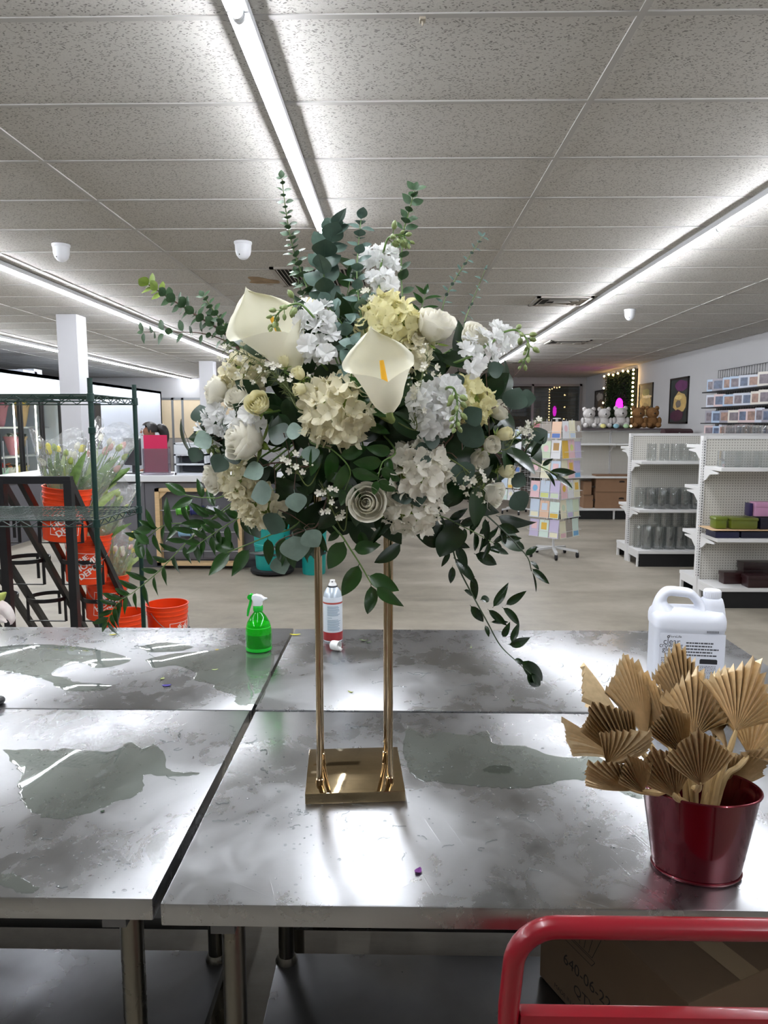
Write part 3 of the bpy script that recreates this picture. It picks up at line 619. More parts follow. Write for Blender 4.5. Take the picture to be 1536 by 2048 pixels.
# =================================================================== GOLD PALM SPEARS
m_pal = mat('palm_gold', 'c3ab84', .34, .5, var=(14, .10)); m_pst = mat('palm_stalk', 'b3996b', .5, .2, var=(30, .2))
def fan(nseg, half, seed, droop=.12):
    """pleated palm fan: base at the origin, tip along +Y, unit length, facing +Z"""
    rn = random.Random(seed); mb = MB(); vs = []; k = nseg*2+1; rad = 8
    for i in range(k):
        a = -half+2*half*i/(k-1); u = abs(a)/half
        rc = .66; xc, yc = rc*math.sin(half), rc*math.cos(half); aa = abs(a)
        Lr = 1/(math.cos(aa)+math.sin(aa)*(1-yc)/xc)*((1+rn.uniform(-.04, .05)) if i % 2 == 0 else (.94+rn.uniform(-.03, .02)))
        amp = (1 if i % 2 == 0 else -1)
        for j in range(rad+1):
            s = .03+.97*j/rad; r = Lr*s
            z = amp*.040*min(1, s*1.5)*(1-.3*u)-droop*(s*s)*(.35+.65*u)+.05*math.sin(3*a+seed)*s
            vs.append((r*math.sin(a), r*math.cos(a), z))
    w = rad+1; fs = [(i*w+j, (i+1)*w+j, (i+1)*w+j+1, i*w+j+1) for i in range(k-1) for j in range(rad)]
    mb.add(vs, fs); return mb
FANS = [fan(15, R(h), s, d).mesh('palm_fan', m_pal, False) for h, s, d in ((34, 1, .1), (42, 2, .16), (50, 3, .2), (26, 4, .3))]
FAND = [fan(15, R(h), s, d).mesh('palm_fan', m_pal, False) for h, s, d in ((42, 5, .1), (52, 6, .2), (34, 7, .15))]
Yb = BK.y
def palm(bx, by, tx, ty, dy0, dy1, facing, label, kind=0, dark=False, w=1.0, foot=(1400, 1640)):
    dy1 = dy0-.045 if dark else dy0+.10  # same gold throughout; dark fans lean forward to fall into shade
    b = U(bx, by, y=Yb+dy0); e = U(tx, ty, y=Yb+dy1); t = thing('palm_spear', label, 'dried palm', b, 'gold palm spears in the red bucket')
    L_ = (e-b).length; M = frame_M(b, e-b, Vector(facing), L_*w, L_, L_)
    obj('palm_blade', (FAND if dark else FANS)[kind], t, M)
    f = Vector((BK.x+(foot[0]-1400)*.0006, BK.y+dy0*.25, TZ+.03))
    # keep the stalk inside the bucket mouth
    g1 = Vector((BK.x+max(-.05, min(.05, (b.x-BK.x)*.5)), BK.y+max(-.03, min(.03, (b.y-BK.y)*.6)), TZ+.15))
    if b.z < TZ+.165: pts = [f, Vector((BK.x*.6+b.x*.4, BK.y*.6+b.y*.4, TZ+.12)), b+(b-e)*.03, b+(e-b)*.10]
    else: pts = [f, g1, g1.lerp(b, .6), b+(e-b)*.06]
    part('palm_stalk', MB().tube(spline(pts, 14), [.0050]*12+[.0042, .003, .001], 8), m_pst, t)
palm(1262, 1480, 1184, 1314, .05, .09, (0.9, -0.35, 0.55), 'narrow gold palm spear seen edge-on at the upper left', 3, w=.55, foot=(1370, 0))
palm(1292, 1478, 1245, 1300, .05, .07, (0.45, -0.9, 0.55), 'half-turned gold palm spear left of the centre, tip frayed', 0, w=.8, foot=(1380, 0))
palm(1340, 1500, 1268, 1318, .06, .10, (0.2, -1, 0.55), 'gold palm spear leaning left behind its half-turned neighbour', 1, w=.9, foot=(1385, 0))
palm(1375, 1440, 1351, 1278, .09, .13, (-0.1, -1, 0.55), 'tallest gold palm spear in front of the jug label', 0, w=.9, foot=(1395, 0))
palm(1388, 1475, 1404, 1324, .01, .02, (-0.15, -1, 0.55), 'broad gold palm spear facing the viewer at the centre', 2, w=.85, foot=(1400, 0))
palm(1428, 1480, 1452, 1326, .07, .10, (0.3, -0.9, 0.55), 'gold palm spear right of the centre, half hidden behind the broad one', 0, w=.75, foot=(1410, 0))
palm(1472, 1462, 1515, 1312, -.02, -.01, (-0.2, -1, 0.55), 'large gold palm spear at the upper right with a thick stalk', 1, w=1.05, foot=(1425, 0))
palm(1497, 1512, 1570, 1415, .02, .05, (-0.3, -0.8, 0.55), 'gold palm spear low on the right, cut by the picture edge', 2, w=1.1, foot=(1430, 0))
palm(1452, 1500, 1440, 1400, .0, .04, (0.4, -0.9, 0.55), 'short gold palm spear tucked behind the thick stalk', 3, w=.8, foot=(1420, 0))
palm(1255, 1530, 1124, 1420, .03, .05, (0.35, -0.6, 0.55), 'gold palm spear stretching farthest left', 3, w=.8, foot=(1365, 0))
palm(1268, 1530, 1180, 1400, .0, .02, (0.3, -0.9, -0.75), 'dark bronze palm spear pointing up at the far left', 2, True, .8, (1370, 0))
palm(1212, 1530, 1312, 1470, -.04, -.03, (0.1, -1, -0.75), 'dark bronze palm fan lying sideways at the left', 1, True, 1.0, (1365, 0))
palm(1262, 1582, 1175, 1532, -.05, -.05, (0.1, -0.95, -0.75), 'dark bronze palm fan drooping left above the bucket rim', 0, True, .9, (1365, 0))
palm(1286, 1585, 1262, 1515, -.06, -.06, (0.6, -0.8, -0.75), 'small folded dark palm fan above the bucket rim', 0, True, .7, (1372, 0))
palm(1352, 1594, 1308, 1500, -.055, -.08, (0.15, -1, -0.75), 'bronze palm fan bowing forward over the bucket front', 0, True, .85, (1385, 0))
palm(1401, 1572, 1402, 1462, -.105, -.09, (0, -1, -0.75), 'wide bronze palm fan facing the viewer over the bucket front', 0, True, .95, (1400, 0))
palm(1368, 1512, 1333, 1410, -.02, -.01, (0.5, -0.85, -0.75), 'narrow dark palm fan between the gold spears', 2, True, .8, (1395, 0))
palm(1440, 1580, 1555, 1500, .05, .06, (-0.1, -0.8, -0.75), 'shaded palm spear behind the thick stalk at the right', 0, True, .8, (1425, 0))
# =================================================================== RED CART
m_cart = mat('cart_red', '7e0718', .3, 0., coat=.2, var=(8, .08))
YC = .80
ca = U(1030, 1990, y=YC); cb = U(1083, 1840, y=YC); zt = U(1150, 1836, y=YC).z-.012; xl = U(1026, 1950, y=YC).x
xr = xl+.46
t = thing('push_cart', 'bright red tubular push cart in front of the right table', 'cart', ((xl+xr)/2, YC-.35, 0))
r = .0128; pts = [(xl-.008, YC, .30), (xl-.004, YC, zt-.10)]
for k in range(9): a = math.pi/2*k/8; pts.append((xl+.052-.052*math.cos(a), YC, zt-.052+.052*math.sin(a)))
for k in range(9): a = math.pi/2*k/8; pts.append((xr-.052+.052*math.sin(a), YC, zt-.052+.052*math.cos(a)))
pts += [(xr, YC, zt-.10), (xr, YC, .30)]
part('handle_tube', MB().tube(pts, r, 20), m_cart, t, ang=60)
zb = U(1100, 2016, y=YC).z
part('handle_crossbar', MB().bb(xl+.008, xr-.008, YC-.010, YC+.010, zb-.05, zb-.002), m_cart, t, True, bevel=.004)
part('cart_deck', MB().bb(xl-.03, xr+.03, YC-.72, YC+.02, .24, .30), m_cart, t, True, bevel=.01)
for x in (xl+.04, xr-.04):
    for y in (YC-.64, YC-.06):
        w = part('caster', MB().tube([(x-.016, y, .062), (x+.016, y, .062)], .062, 24), mat('rubber_black', '17171a', .7), t)
        part('caster_fork', MB().bb(x-.026, x-.020, y-.02, y+.02, .05, .24).bb(x+.020, x+.026, y-.02, y+.02, .05, .24).bb(x-.026, x+.026, y-.02, y+.02, .13, .24), m_leg, w, False)
# =================================================================== CARTON ON THE UNDERSHELF
m_card = mat('cardboard', '6d5943', .85, var=(9, .06)); m_tape = mat('packing_tape', '9b8568', .25)
f = U(1079, 1950, z=.257); d = Vector((.43, -.90, 0)).normalized(); q = Vector((d.y*-1, d.x, 0)); q = Vector((.90, .43, 0)).normalized()
Lb, Wb, Hb = .46, .34, .285
t = thing('carton', 'brown cardboard carton under the right table, marked 640-06-22', 'box', (f.x, f.y, .257))
def K(a, b, z): return Vector((f.x, f.y, 0))+d*a+q*b+Vector((0, 0, .257+z))
cb_ = MB().add([K(a, b, z) for z in (0, Hb) for b in (0, Wb) for a in (0, Lb)], [(0, 2, 3, 1), (4, 5, 7, 6), (0, 1, 5, 4), (2, 6, 7, 3), (0, 4, 6, 2), (1, 3, 7, 5)])
part('carton_body', cb_, m_card, t, False, bevel=.003)
part('flap_gap', MB().add([K(0, Wb/2-.0012, Hb+.0004), K(Lb, Wb/2-.0012, Hb+.0004), K(Lb, Wb/2+.0012, Hb+.0004), K(0, Wb/2+.0012, Hb+.0004)], [(0, 1, 2, 3)]), m_dk, t, False)
part('tape_strip', MB().add([K(0, Wb/2-.028, Hb+.0007), K(Lb, Wb/2-.028, Hb+.0007), K(Lb, Wb/2+.028, Hb+.0007), K(0, Wb/2+.028, Hb+.0007)], [(0, 1, 2, 3)]), m_tape, t, False)
inkb = mat('carton_ink', '2a211a', .8)
def ctext(s, a, z, size):
    mb = text_mb(s, size, 'LEFT'); mb.v = [tuple(K(a+v[0], -.0006, z+v[1])) for v in mb.v]; part('carton_lettering', mb, inkb, t, False)
ctext('640-06-22', .09, .115, .040); ctext('QTY 6 pc', .13, .065, .036); ctext('MADE IN CHINA', .06, .020, .016)
pot = MB()
def pl_(pts, w=.0016):
    for (a0, z0), (a1, z1) in zip(pts, pts[1:]):
        dx, dz = a1-a0, z1-z0; l = math.hypot(dx, dz) or 1; nx, nz = -dz/l*w/2, dx/l*w/2
        pot.add([K(a0+nx, -.0006, z0+nz), K(a1+nx, -.0006, z1+nz), K(a1-nx, -.0006, z1-nz), K(a0-nx, -.0006, z0-nz)], [(0, 1, 2, 3)])
pl_([(.06, .255), (.09, .185), (.19, .185), (.22, .255)]); pl_([(.05, .255), (.23, .255)]); pl_([(.08, .18), (.20, .18), (.19, .165), (.09, .165), (.08, .18)])
for k in range(6): pl_([(.085+.022*k, .25), (.098+.016*k, .19)])
part('carton_drawing', pot, inkb, t, False)
bc = MB(); rnd = random.Random(4); a = .10
while a < .19:
    w = rnd.choice((.002, .003, .005)); bc.add([K(a, Wb/2+.06, Hb+.0006), K(a+w, Wb/2+.06, Hb+.0006), K(a+w, Wb/2+.10, Hb+.0006), K(a, Wb/2+.10, Hb+.0006)], [(0, 1, 2, 3)]); a += w+rnd.choice((.002, .004))
for s0, s1, b0, b1 in ((.09, .20, .054, .057), (.09, .20, .103, .106), (.09, .093, .054, .106), (.197, .20, .054, .106)): bc.add([K(s0, Wb/2+b0, Hb+.0006), K(s1, Wb/2+b0, Hb+.0006), K(s1, Wb/2+b1, Hb+.0006), K(s0, Wb/2+b1, Hb+.0006)], [(0, 1, 2, 3)])
o = part('carton_barcode', bc, inkb, t, False); o['kind'] = 'stuff'
mx = MB().bb(.10, .52, 2.12, 2.45, .257, .45)
t = thing('storage_box', 'dark maroon box on the undershelf beneath the far right table', 'box', (.3, 2.28, .257))
part('box_body', MB().bb(.12, .50, 2.14, 2.45, .257, .43), mat('maroon', '3d1018', .5), t, True, bevel=.006); part('box_lid', MB().bb(.11, .51, 2.13, 2.46, .40, .45), mat('maroon', '3d1018', .5), t, True, bevel=.006)
# =================================================================== SCRAPS ON THE TABLES
def scrap(px, py, ln, w, ang, col, label, name='flower_scrap', cat='petal', curl=.25, z0=TZ):
    c = U(px, py, z=z0); mb = MB(); m = mat('scrap_'+col, col, .5)
    def f(u, v):
        x = (v-.5)*ln; y = (u-.5)*w*math.sin(math.pi*min(.97, max(.04, v)))**.7
        z = .001+curl*ln*((v-.5)**2)*1.2+curl*w*abs(u-.5)*.6; return Vector((x, y, z))
    mb.surf(f, 4, 6); mb.add([(x, y, z-.0006) for x, y, z in mb.v], [tuple(reversed(q)) for q in list(mb.f)])
    mb.xf(Matrix.Translation(c) @ Matrix.Rotation(ang, 4, 'Z')); return solo(name, mb, m, label, cat, 'plant scraps on the tables')
scrap(226, 1270, .024, .009, .3, 'd8cf20', 'yellow petal scrap at the back of the left table')
scrap(590, 1270, .038, .010, 0, 'e6e012', 'bright yellow strip lying across the gap between the far tables')
scrap(434, 1300, .012, .008, .4, 'e0c43a', 'tiny yellow petal left of the spray bottle')
scrap(333, 1372, .026, .014, .2, '35228a', 'violet petal on the left table')
scrap(325, 1358, .016, .012, 1.3, '8f9a5a', 'small olive leaf scrap behind the violet petal')
scrap(430, 1340, .020, .008, .3, '9aa66a', 'pale green scrap left of the spray bottle puddle')
scrap(836, 1745, .016, .012, .9, '6b2a78', 'crumpled purple petal near the front edge of the right table', curl=.6)
scrap(205, 1624, .008, .006, .5, '203a1c', 'tiny dark green bud on the left table', curl=.5)
scrap(727, 1282, .034, .010, -.25, '4c5a34', 'shrivelled green leaf right of the aerosol can', 'leaf_scrap', 'leaf', .5)
scrap(738, 1286, .020, .008, .5, '3f5230', 'small green sepal beside the shrivelled leaf', 'leaf_scrap', 'leaf', .5)
scrap(942, 1296, .026, .006, 1.4, '6f7a52', 'thin upright green sliver on the far right table', 'leaf_scrap', 'leaf', .2)
scrap(701, 1385, .018, .006, -.5, '9aa03a', 'yellow-green stem crumb between the gold rods', 'leaf_scrap', 'leaf', .5)
scrap(1026, 1401, .010, .005, -.6, '5d6b3a', 'tiny green crumb near the table seam', 'leaf_scrap', 'leaf', .5)
scrap(719, 1326, .009, .004, 0, '33352c', 'tiny dark crumb between the gold rods', 'leaf_scrap', 'leaf', .3)
scrap(18, 1346, .016, .006, .3, '2c2c2c', 'tiny black scrap at the left picture edge', 'leaf_scrap', 'leaf', .3)
# scissors at the left picture edge
c = U(-14, 1408, z=TZ); t = thing('scissors', 'black handled scissors lying at the left picture edge', 'scissors', c)
hb = [(c.x-.002+.026*math.cos(a), c.y+.016*math.sin(a), TZ+.010) for a in [2*math.pi*k/24 for k in range(24)]]
part('handle_loop', MB().tube(hb, .0085, 10, closed=True), mat('handle_black', '121214', .35), t)
hb2 = [(c.x-.012+.024*math.cos(a), c.y-.040+.015*math.sin(a), TZ+.010) for a in [2*math.pi*k/24 for k in range(24)]]
part('handle_loop', MB().tube(hb2, .0085, 10, closed=True), mat('handle_black', '121214', .35), t)
part('blade', MB().prism([(-.02, 0), (-.20, -.012), (-.20, -.016), (-.02, -.030)], lambda a, b: (c.x+a, c.y+b, TZ+.006), lambda a, b: (c.x+a, c.y+b, TZ+.010)), m_leg, t, False)
# =================================================================== FLOWER ARRANGEMENT
YA = PC.y
CX, CY, RX, RY = 722, 835, 340, 300
def rho(px, py): return min(1.0, math.hypot((px-CX)/RX, (py-CY)/RY))
def dep(px, py): return -.20*math.sqrt(max(0, 1-rho(px, py)**2))
def F(px, py, dy=None, off=0.):
    """a point of the bouquet: on the shell of the flower ball (plus off), or dy from its mid plane"""
    return U(px, py, y=YA+(dep(px, py) if dy is None else dy)+off)
def out(px, py, fwd=1.0):
    h = math.sqrt(max(.05, 1-rho(px, py)**2)); return Vector(((px-CX)/RX, -h*fwd, -(py-CY)/RY)).normalized()
HUB = Vector((PC.x, PC.y, 1.70))
MPP = 1.33/FPX           # metres per pixel near the bouquet
# ---- petals and leaves ----
m_rose = petal_mat('rose_white', 'f2efe2', .35); m_cream = petal_mat('rose_cream', 'efeac4', .35)
m_hyd = petal_mat('hydrangea_cream', 'efe9cd', .4, var=(40, .06)); m_hydy = petal_mat('hydrangea_yellow', 'efe9b8', .4, var=(40, .06)); m_hydw = petal_mat('hydrangea_ivory', 'f1ede0', .4, var=(40, .05))
m_stock = petal_mat('stock_white', 'f4f4f2', .4); m_calla = petal_mat('calla_white', 'efecd6', .22, .4, (9, .03)); m_spx = mat('calla_spadix', 'e0a81c', .7, bump=(400, .4, .002))
m_stem = mat('stem_green', '5f7d3c', .5, var=(20, .1)); m_sep = mat('sepal_green', '7d9440', .5); m_bud = mat('bud_green', '7d8c54', .5, var=(60, .25)); m_brst = mat('stem_brown', '5a4236', .6)
m_rus = mat('ruscus_green', '26481b', .28, var=(3, .2), spec=.4); m_rusd = mat('ruscus_dark', '172e12', .25, var=(3, .2), spec=.45)
m_euc = mat('eucalyptus_blue', '5c746b', .55, var=(4, .14)); m_eucg = mat('eucalyptus_green', '435f40', .5, var=(4, .15)); m_euct = mat('eucalyptus_tip', '8aa04c', .5, var=(4, .1)); m_eucd = mat('eucalyptus_deep', '4a6054', .5, var=(4, .12))
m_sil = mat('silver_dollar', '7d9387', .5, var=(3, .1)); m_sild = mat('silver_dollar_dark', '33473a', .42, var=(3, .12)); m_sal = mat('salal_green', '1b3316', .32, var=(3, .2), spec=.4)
m_wax = petal_mat('waxflower_white', 'eeebdc', .3); m_wst = mat('wax_stem', '55602e', .6)
def leaf_mesh(name, m, wid, p, fold=.12, bend=.12, nu=4, nv=8, tip=1.0, stalk=.06):
    """unit leaf along +Y facing +Z; wid = half width; p shapes where it is widest"""
    mb = MB()
    def f(u, v):
        s = 2*u-1; t = v
        w = wid*(math.sin(math.pi*t**p)**(.85))*(1 if t < .985 else .3)+.004
        return Vector((s*w, stalk+(1-stalk)*t, fold*w*abs(s)-bend*t*t+.02*math.sin(6*t)*s))
    mb.surf(f, nu, nv)
    mb.tube([(0, 0, 0), (0, stalk+.02, 0), (0, .9, .004-bend*.81)], [.010, .012, .003], 5, False)
    return mb.mesh(name, m, True, ang=180)
LF = dict(
    rus=[leaf_mesh('ruscus_leaf', m_rus, .20, .72, .25, b) for b in (.05, .15, .28)], rusd=[leaf_mesh('ruscus_leaf', m_rusd, .19, .75, .3, b) for b in (.05, .18, .32)],
    thin=[leaf_mesh('ruscus_leaf', m_rus, .15, .72, .3, b) for b in (.1, .25)],
    euc=[leaf_mesh('eucalyptus_leaf', m_euc, .40, .80, .12, b, stalk=.10) for b in (.05, .2)], eucg=[leaf_mesh('eucalyptus_leaf', m_eucg, .36, .85, .12, b, stalk=.10) for b in (.05, .2)],
    euct=[leaf_mesh('eucalyptus_leaf', m_euct, .34, .85, .12, .1)], eucd=[leaf_mesh('eucalyptus_leaf', m_eucd, .46, .82, .1, b, stalk=.10) for b in (.05, .15)],
    sil=[leaf_mesh('silver_dollar_leaf', m_sil, .47, .80, .06, b, 6, 10, stalk=.14) for b in (.04, .12)], sild=[leaf_mesh('silver_dollar_leaf', m_sild, .47, .80, .06, b, 6, 10, stalk=.14) for b in (.04, .12)],
    sal=[leaf_mesh('salal_leaf', m_sal, .30, .72, .2, b, 6, 9) for b in (.08, .2, .3)])
def leaf(parent, kind, base, tip, face=None, w=1.0, rn=random, name='leaf'):
    base = Vector(base); tip = Vector(tip); L_ = (tip-base).length; me = rn.choice(LF[kind])
    return obj(name, me, parent, frame_M(base, tip-base, face if face is not None else Vector((0, -1, .3)), L_*w, L_, L_))
# ---- generic stem with explicit pixel leaves ----
def spray(name, label, cat, path, leaves, kind, group, stem=m_stem, r=.0016, root=True, rn=None, off=0., dys=None):
    """path [(px,py,dy)], leaves [(bx,by,tx,ty,dy,width)] in measured picture points on their own depth"""
    rn = rn or random.Random(sum(int(p[0]) for p in path)); P = [F(*p[:2], dy=(p[2] if len(p) > 2 else None), off=off) for p in path]
    t = thing(name, label, cat, P[0], group)
    pts = ([HUB+(P[0]-HUB)*.45] if root else [])+P
    part('stem', MB().tube(spline(pts, 10*len(pts)), [r*(1.3-.7*i/(10*len(pts))) for i in range(10*len(pts)+1)], 6), stem, t)
    for l in leaves:
        bx, by, tx, ty = l[:4]; d0 = l[4] if len(l) > 4 else path[-1][2] if len(path[-1]) > 2 else None; w = l[5] if len(l) > 5 else 1.0; k = l[6] if len(l) > 6 else kind
        b = F(bx, by, dy=d0, off=off); e = F(tx, ty, dy=None if d0 is None else d0+rn.uniform(-.02, .02), off=off)
        leaf(t, k, b, e, Vector((rn.uniform(-.45, .45), -1, rn.uniform(-.1, .7))), w, rn)
    return t
def along(P, s):
    k = len(P)-1; q = s*k; i = min(int(q), k-1); return P[i].lerp(P[i+1], q-i), (P[min(i+1, k)]-P[i]).normalized()
def autospray(name, label, cat, path, n, size, kind, group, stem=m_stem, r=.0016, s0=.1, angle=50, pairs=False, taper=.35, seed=1, tipkind=None, roll=None, w=1.0, root=True, arch=0):
    rn = random.Random(seed); P = [F(*p[:2], dy=(p[2] if len(p) > 2 else None)) for p in path]; t = thing(name, label, cat, P[0], group)
    pts = ([HUB+(P[0]-HUB)*.45] if root else [])+P; sp_ = spline(P, 48)
    part('stem', MB().tube(spline(pts, 14*len(pts)), [r*(1.3-.8*i/(14*len(pts))) for i in range(14*len(pts)+1)], 6), stem, t)
    for i in range(n):
        s = s0+(1-s0)*i/(n-1); b, d = along(sp_, min(s, .999)); L_ = size*MPP*(1-taper*s)*rn.uniform(.85, 1.12)
        side = d.cross(Vector((0, -1, 0))).normalized(); fr = side.cross(d)
        k = tipkind if tipkind and s > .82 else kind
        sides = (1, -1) if pairs else ((1, -1)[i % 2],)
        ph = (roll if roll is not None else 0)+(math.pi/2 if (pairs and i % 2) else 0)*.9+rn.uniform(-.3, .3)
        for sg_ in sides:
            lat = side*math.cos(ph)+fr*math.sin(ph); an = R(angle+rn.uniform(-14, 14))
            dv = (d*math.cos(an)+lat*sg_*math.sin(an)).normalized()
            leaf(t, k, b, b+dv*L_, d*.6+Vector((0, -1, .35))*(.7 if abs(math.cos(ph)) > .5 else .25)+fr*rn.uniform(-.3, .3), w*rn.uniform(.9, 1.1), rn)
    b, d = along(sp_, .999); leaf(t, tipkind or kind, b, b+d*size*MPP*.6, Vector((0, -1, .3)), w, rn)
    return t
G_E = 'eucalyptus stems of the bouquet'; G_R = 'ruscus sprays of the bouquet'; G_S = 'silver dollar branches of the bouquet'
# ---- eucalyptus ----
au = autospray
au('eucalyptus_stem', 'tall thin eucalyptus stem at the upper left of the bouquet, reaching highest', 'eucalyptus', [(640, 640, -.02), (604, 548, .0), (585, 492, .01), (573, 430, .01), (564, 358, .0)], 23, 31, 'eucg', G_E, angle=72, pairs=True, taper=.5, seed=2)
au('eucalyptus_stem', 'thick eucalyptus tip with overlapping round leaves left of the top', 'eucalyptus', [(668, 680, -.06), (652, 590, -.07), (648, 520, -.07), (668, 458, -.06)], 10, 52, 'eucd', G_E, angle=42, pairs=True, taper=.15, seed=3, s0=.25)
au('eucalyptus_stem', 'blue-grey eucalyptus stem rising through the middle of the bouquet', 'eucalyptus', [(735, 700, -.17), (722, 630, -.15), (714, 560, -.12), (716, 500, -.10), (722, 440, -.09)], 14, 38, 'euc', G_E, angle=66, pairs=True, taper=.3, seed=4, s0=.05)
au('eucalyptus_stem', 'green eucalyptus stem at the top right, leaves in pairs', 'eucalyptus', [(800, 620, -.02), (802, 540, .0), (806, 470, .0), (816, 430, -.01), (829, 382, -.02)], 13, 32, 'eucg', G_E, angle=58, pairs=True, taper=.2, seed=5)
au('eucalyptus_stem', 'slender sparse eucalyptus stem pointing to the upper right', 'eucalyptus', [(868, 655, .02), (893, 590, .03), (925, 535, .03), (964, 474, .02)], 13, 20, 'euc', G_E, r=.001, angle=62, pairs=True, taper=.2, seed=6, s0=.25, w=.55)
au('eucalyptus_stem', 'thin sparse eucalyptus stem standing right of the sparse slender one', 'eucalyptus', [(915, 690, .0), (930, 640, .01), (950, 590, .02), (970, 540, .01)], 8, 20, 'euc', G_E, r=.001, angle=78, pairs=True, taper=.2, seed=7, s0=.15, w=.45)
au('eucalyptus_stem', 'long eucalyptus branch reaching to the upper left, tip yellow-green', 'eucalyptus', [(520, 740, -.06), (450, 668, -.03), (395, 632, -.02), (345, 600, -.02), (298, 570, -.02)], 20, 32, 'eucg', G_E, stem=m_brst, r=.0024, angle=56, pairs=True, taper=.1, seed=8, tipkind='euct')
au('eucalyptus_stem', 'short dense eucalyptus tip just above the long left branch', 'eucalyptus', [(500, 710, -.05), (462, 665, -.04), (432, 628, -.03), (408, 594, -.03)], 13, 28, 'eucg', G_E, angle=62, pairs=True, taper=.35, seed=9)
au('eucalyptus_stem', 'wiry eucalyptus twig with round leaves at the far left', 'eucalyptus', [(470, 690, -.03), (410, 668, -.02), (350, 664, -.02), (288, 664, -.02)], 9, 27, 'eucg', G_E, stem=m_brst, r=.0011, angle=70, pairs=True, taper=.0, seed=10, s0=.15, w=.8)
au('eucalyptus_stem', 'blue eucalyptus cluster left of the middle stem, below the thick tip', 'eucalyptus', [(715, 770, -.19), (700, 700, -.18), (685, 650, -.16), (655, 610, -.14)], 8, 38, 'euc', G_E, angle=60, pairs=True, taper=.1, seed=11, s0=.1, w=1.1)
au('eucalyptus_stem', 'eucalyptus sprig in front of the middle of the bouquet, beside the central calla', 'eucalyptus', [(700, 780, -.21), (705, 730, -.22), (708, 690, -.22)], 5, 36, 'euc', G_E, angle=62, pairs=True, taper=.2, seed=12, s0=.1)
au('eucalyptus_stem', 'faint eucalyptus stem in front of the ceiling grille', 'eucalyptus', [(625, 690, .02), (615, 630, .03), (600, 575, .04), (592, 545, .04)], 7, 26, 'eucg', G_E, angle=60, pairs=True, taper=.3, seed=13)
# ---- silver dollar eucalyptus: leaves at measured spots (cx, cy, diameter, angle of the leaf axis, dark?) ----
def dollars(label, path, lv, seed):
    P = [F(*p) for p in path]; t = thing('silver_dollar_branch', label, 'eucalyptus', P[0], G_S); rn = random.Random(seed)
    part('stem', MB().tube(spline([HUB+(P[0]-HUB)*.5]+P, 24), [.0018-.0009*i/24 for i in range(25)], 6), m_brst, t)
    sp_ = spline(P, 24)
    for (x, y, d, a, k, fz) in lv:
        off = -.03+rn.uniform(-.012, .004); ca, sa = math.cos(R(a)), -math.sin(R(a)); h = d*.56
        b = F(x-ca*h, y-sa*h, off=off); e = U(x+ca*h, y+sa*h, y=b.y+rn.uniform(-.012, .012))
        leaf(t, k, b, e, Vector((rn.uniform(-.2, .2), -1, fz)), 1.0, rn)
        near = min(sp_, key=lambda q: (q-b).length); part('leaf_stalk', MB().tube([near, near.lerp(b, .6)+Vector((0, 0, .004)), b], .0009, 5), m_brst, t)
dollars('silver dollar branch hanging at the lower left with two big pale leaves', [(640, 1040), (610, 1060), (560, 1080), (545, 1100)], [(590, 1094, 56, -80, 'sil', .3), (622, 1076, 44, -55, 'sil', -.2), (560, 1128, 40, -70, 'sil', .4), (548, 1045, 48, -110, 'sild', .3)], 1)
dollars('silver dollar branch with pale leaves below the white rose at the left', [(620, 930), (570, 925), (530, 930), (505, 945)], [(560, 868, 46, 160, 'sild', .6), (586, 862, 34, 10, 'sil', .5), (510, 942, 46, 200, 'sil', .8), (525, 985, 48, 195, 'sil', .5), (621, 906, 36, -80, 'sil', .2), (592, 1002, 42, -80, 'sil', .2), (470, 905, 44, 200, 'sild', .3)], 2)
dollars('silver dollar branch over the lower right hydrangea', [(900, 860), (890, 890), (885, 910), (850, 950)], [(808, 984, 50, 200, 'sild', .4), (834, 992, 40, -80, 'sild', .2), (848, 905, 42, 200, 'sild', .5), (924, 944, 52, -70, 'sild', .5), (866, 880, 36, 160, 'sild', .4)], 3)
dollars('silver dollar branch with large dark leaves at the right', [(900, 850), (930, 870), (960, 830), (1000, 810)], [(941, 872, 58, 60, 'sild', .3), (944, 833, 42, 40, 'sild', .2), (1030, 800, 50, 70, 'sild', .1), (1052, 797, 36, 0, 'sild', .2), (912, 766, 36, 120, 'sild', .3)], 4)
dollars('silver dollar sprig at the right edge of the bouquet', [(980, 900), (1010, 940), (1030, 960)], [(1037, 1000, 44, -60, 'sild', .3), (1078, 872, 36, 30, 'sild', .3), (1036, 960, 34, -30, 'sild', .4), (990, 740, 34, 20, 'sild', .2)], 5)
dollars('silver dollar sprig at the left edge beside the drooping stock', [(480, 860), (440, 880), (420, 890)], [(402, 830, 40, 100, 'sild', .2), (392, 908, 34, -120, 'sild', .3), (408, 880, 40, 200, 'sil', .3), (440, 925, 40, -120, 'sild', .3)], 6)
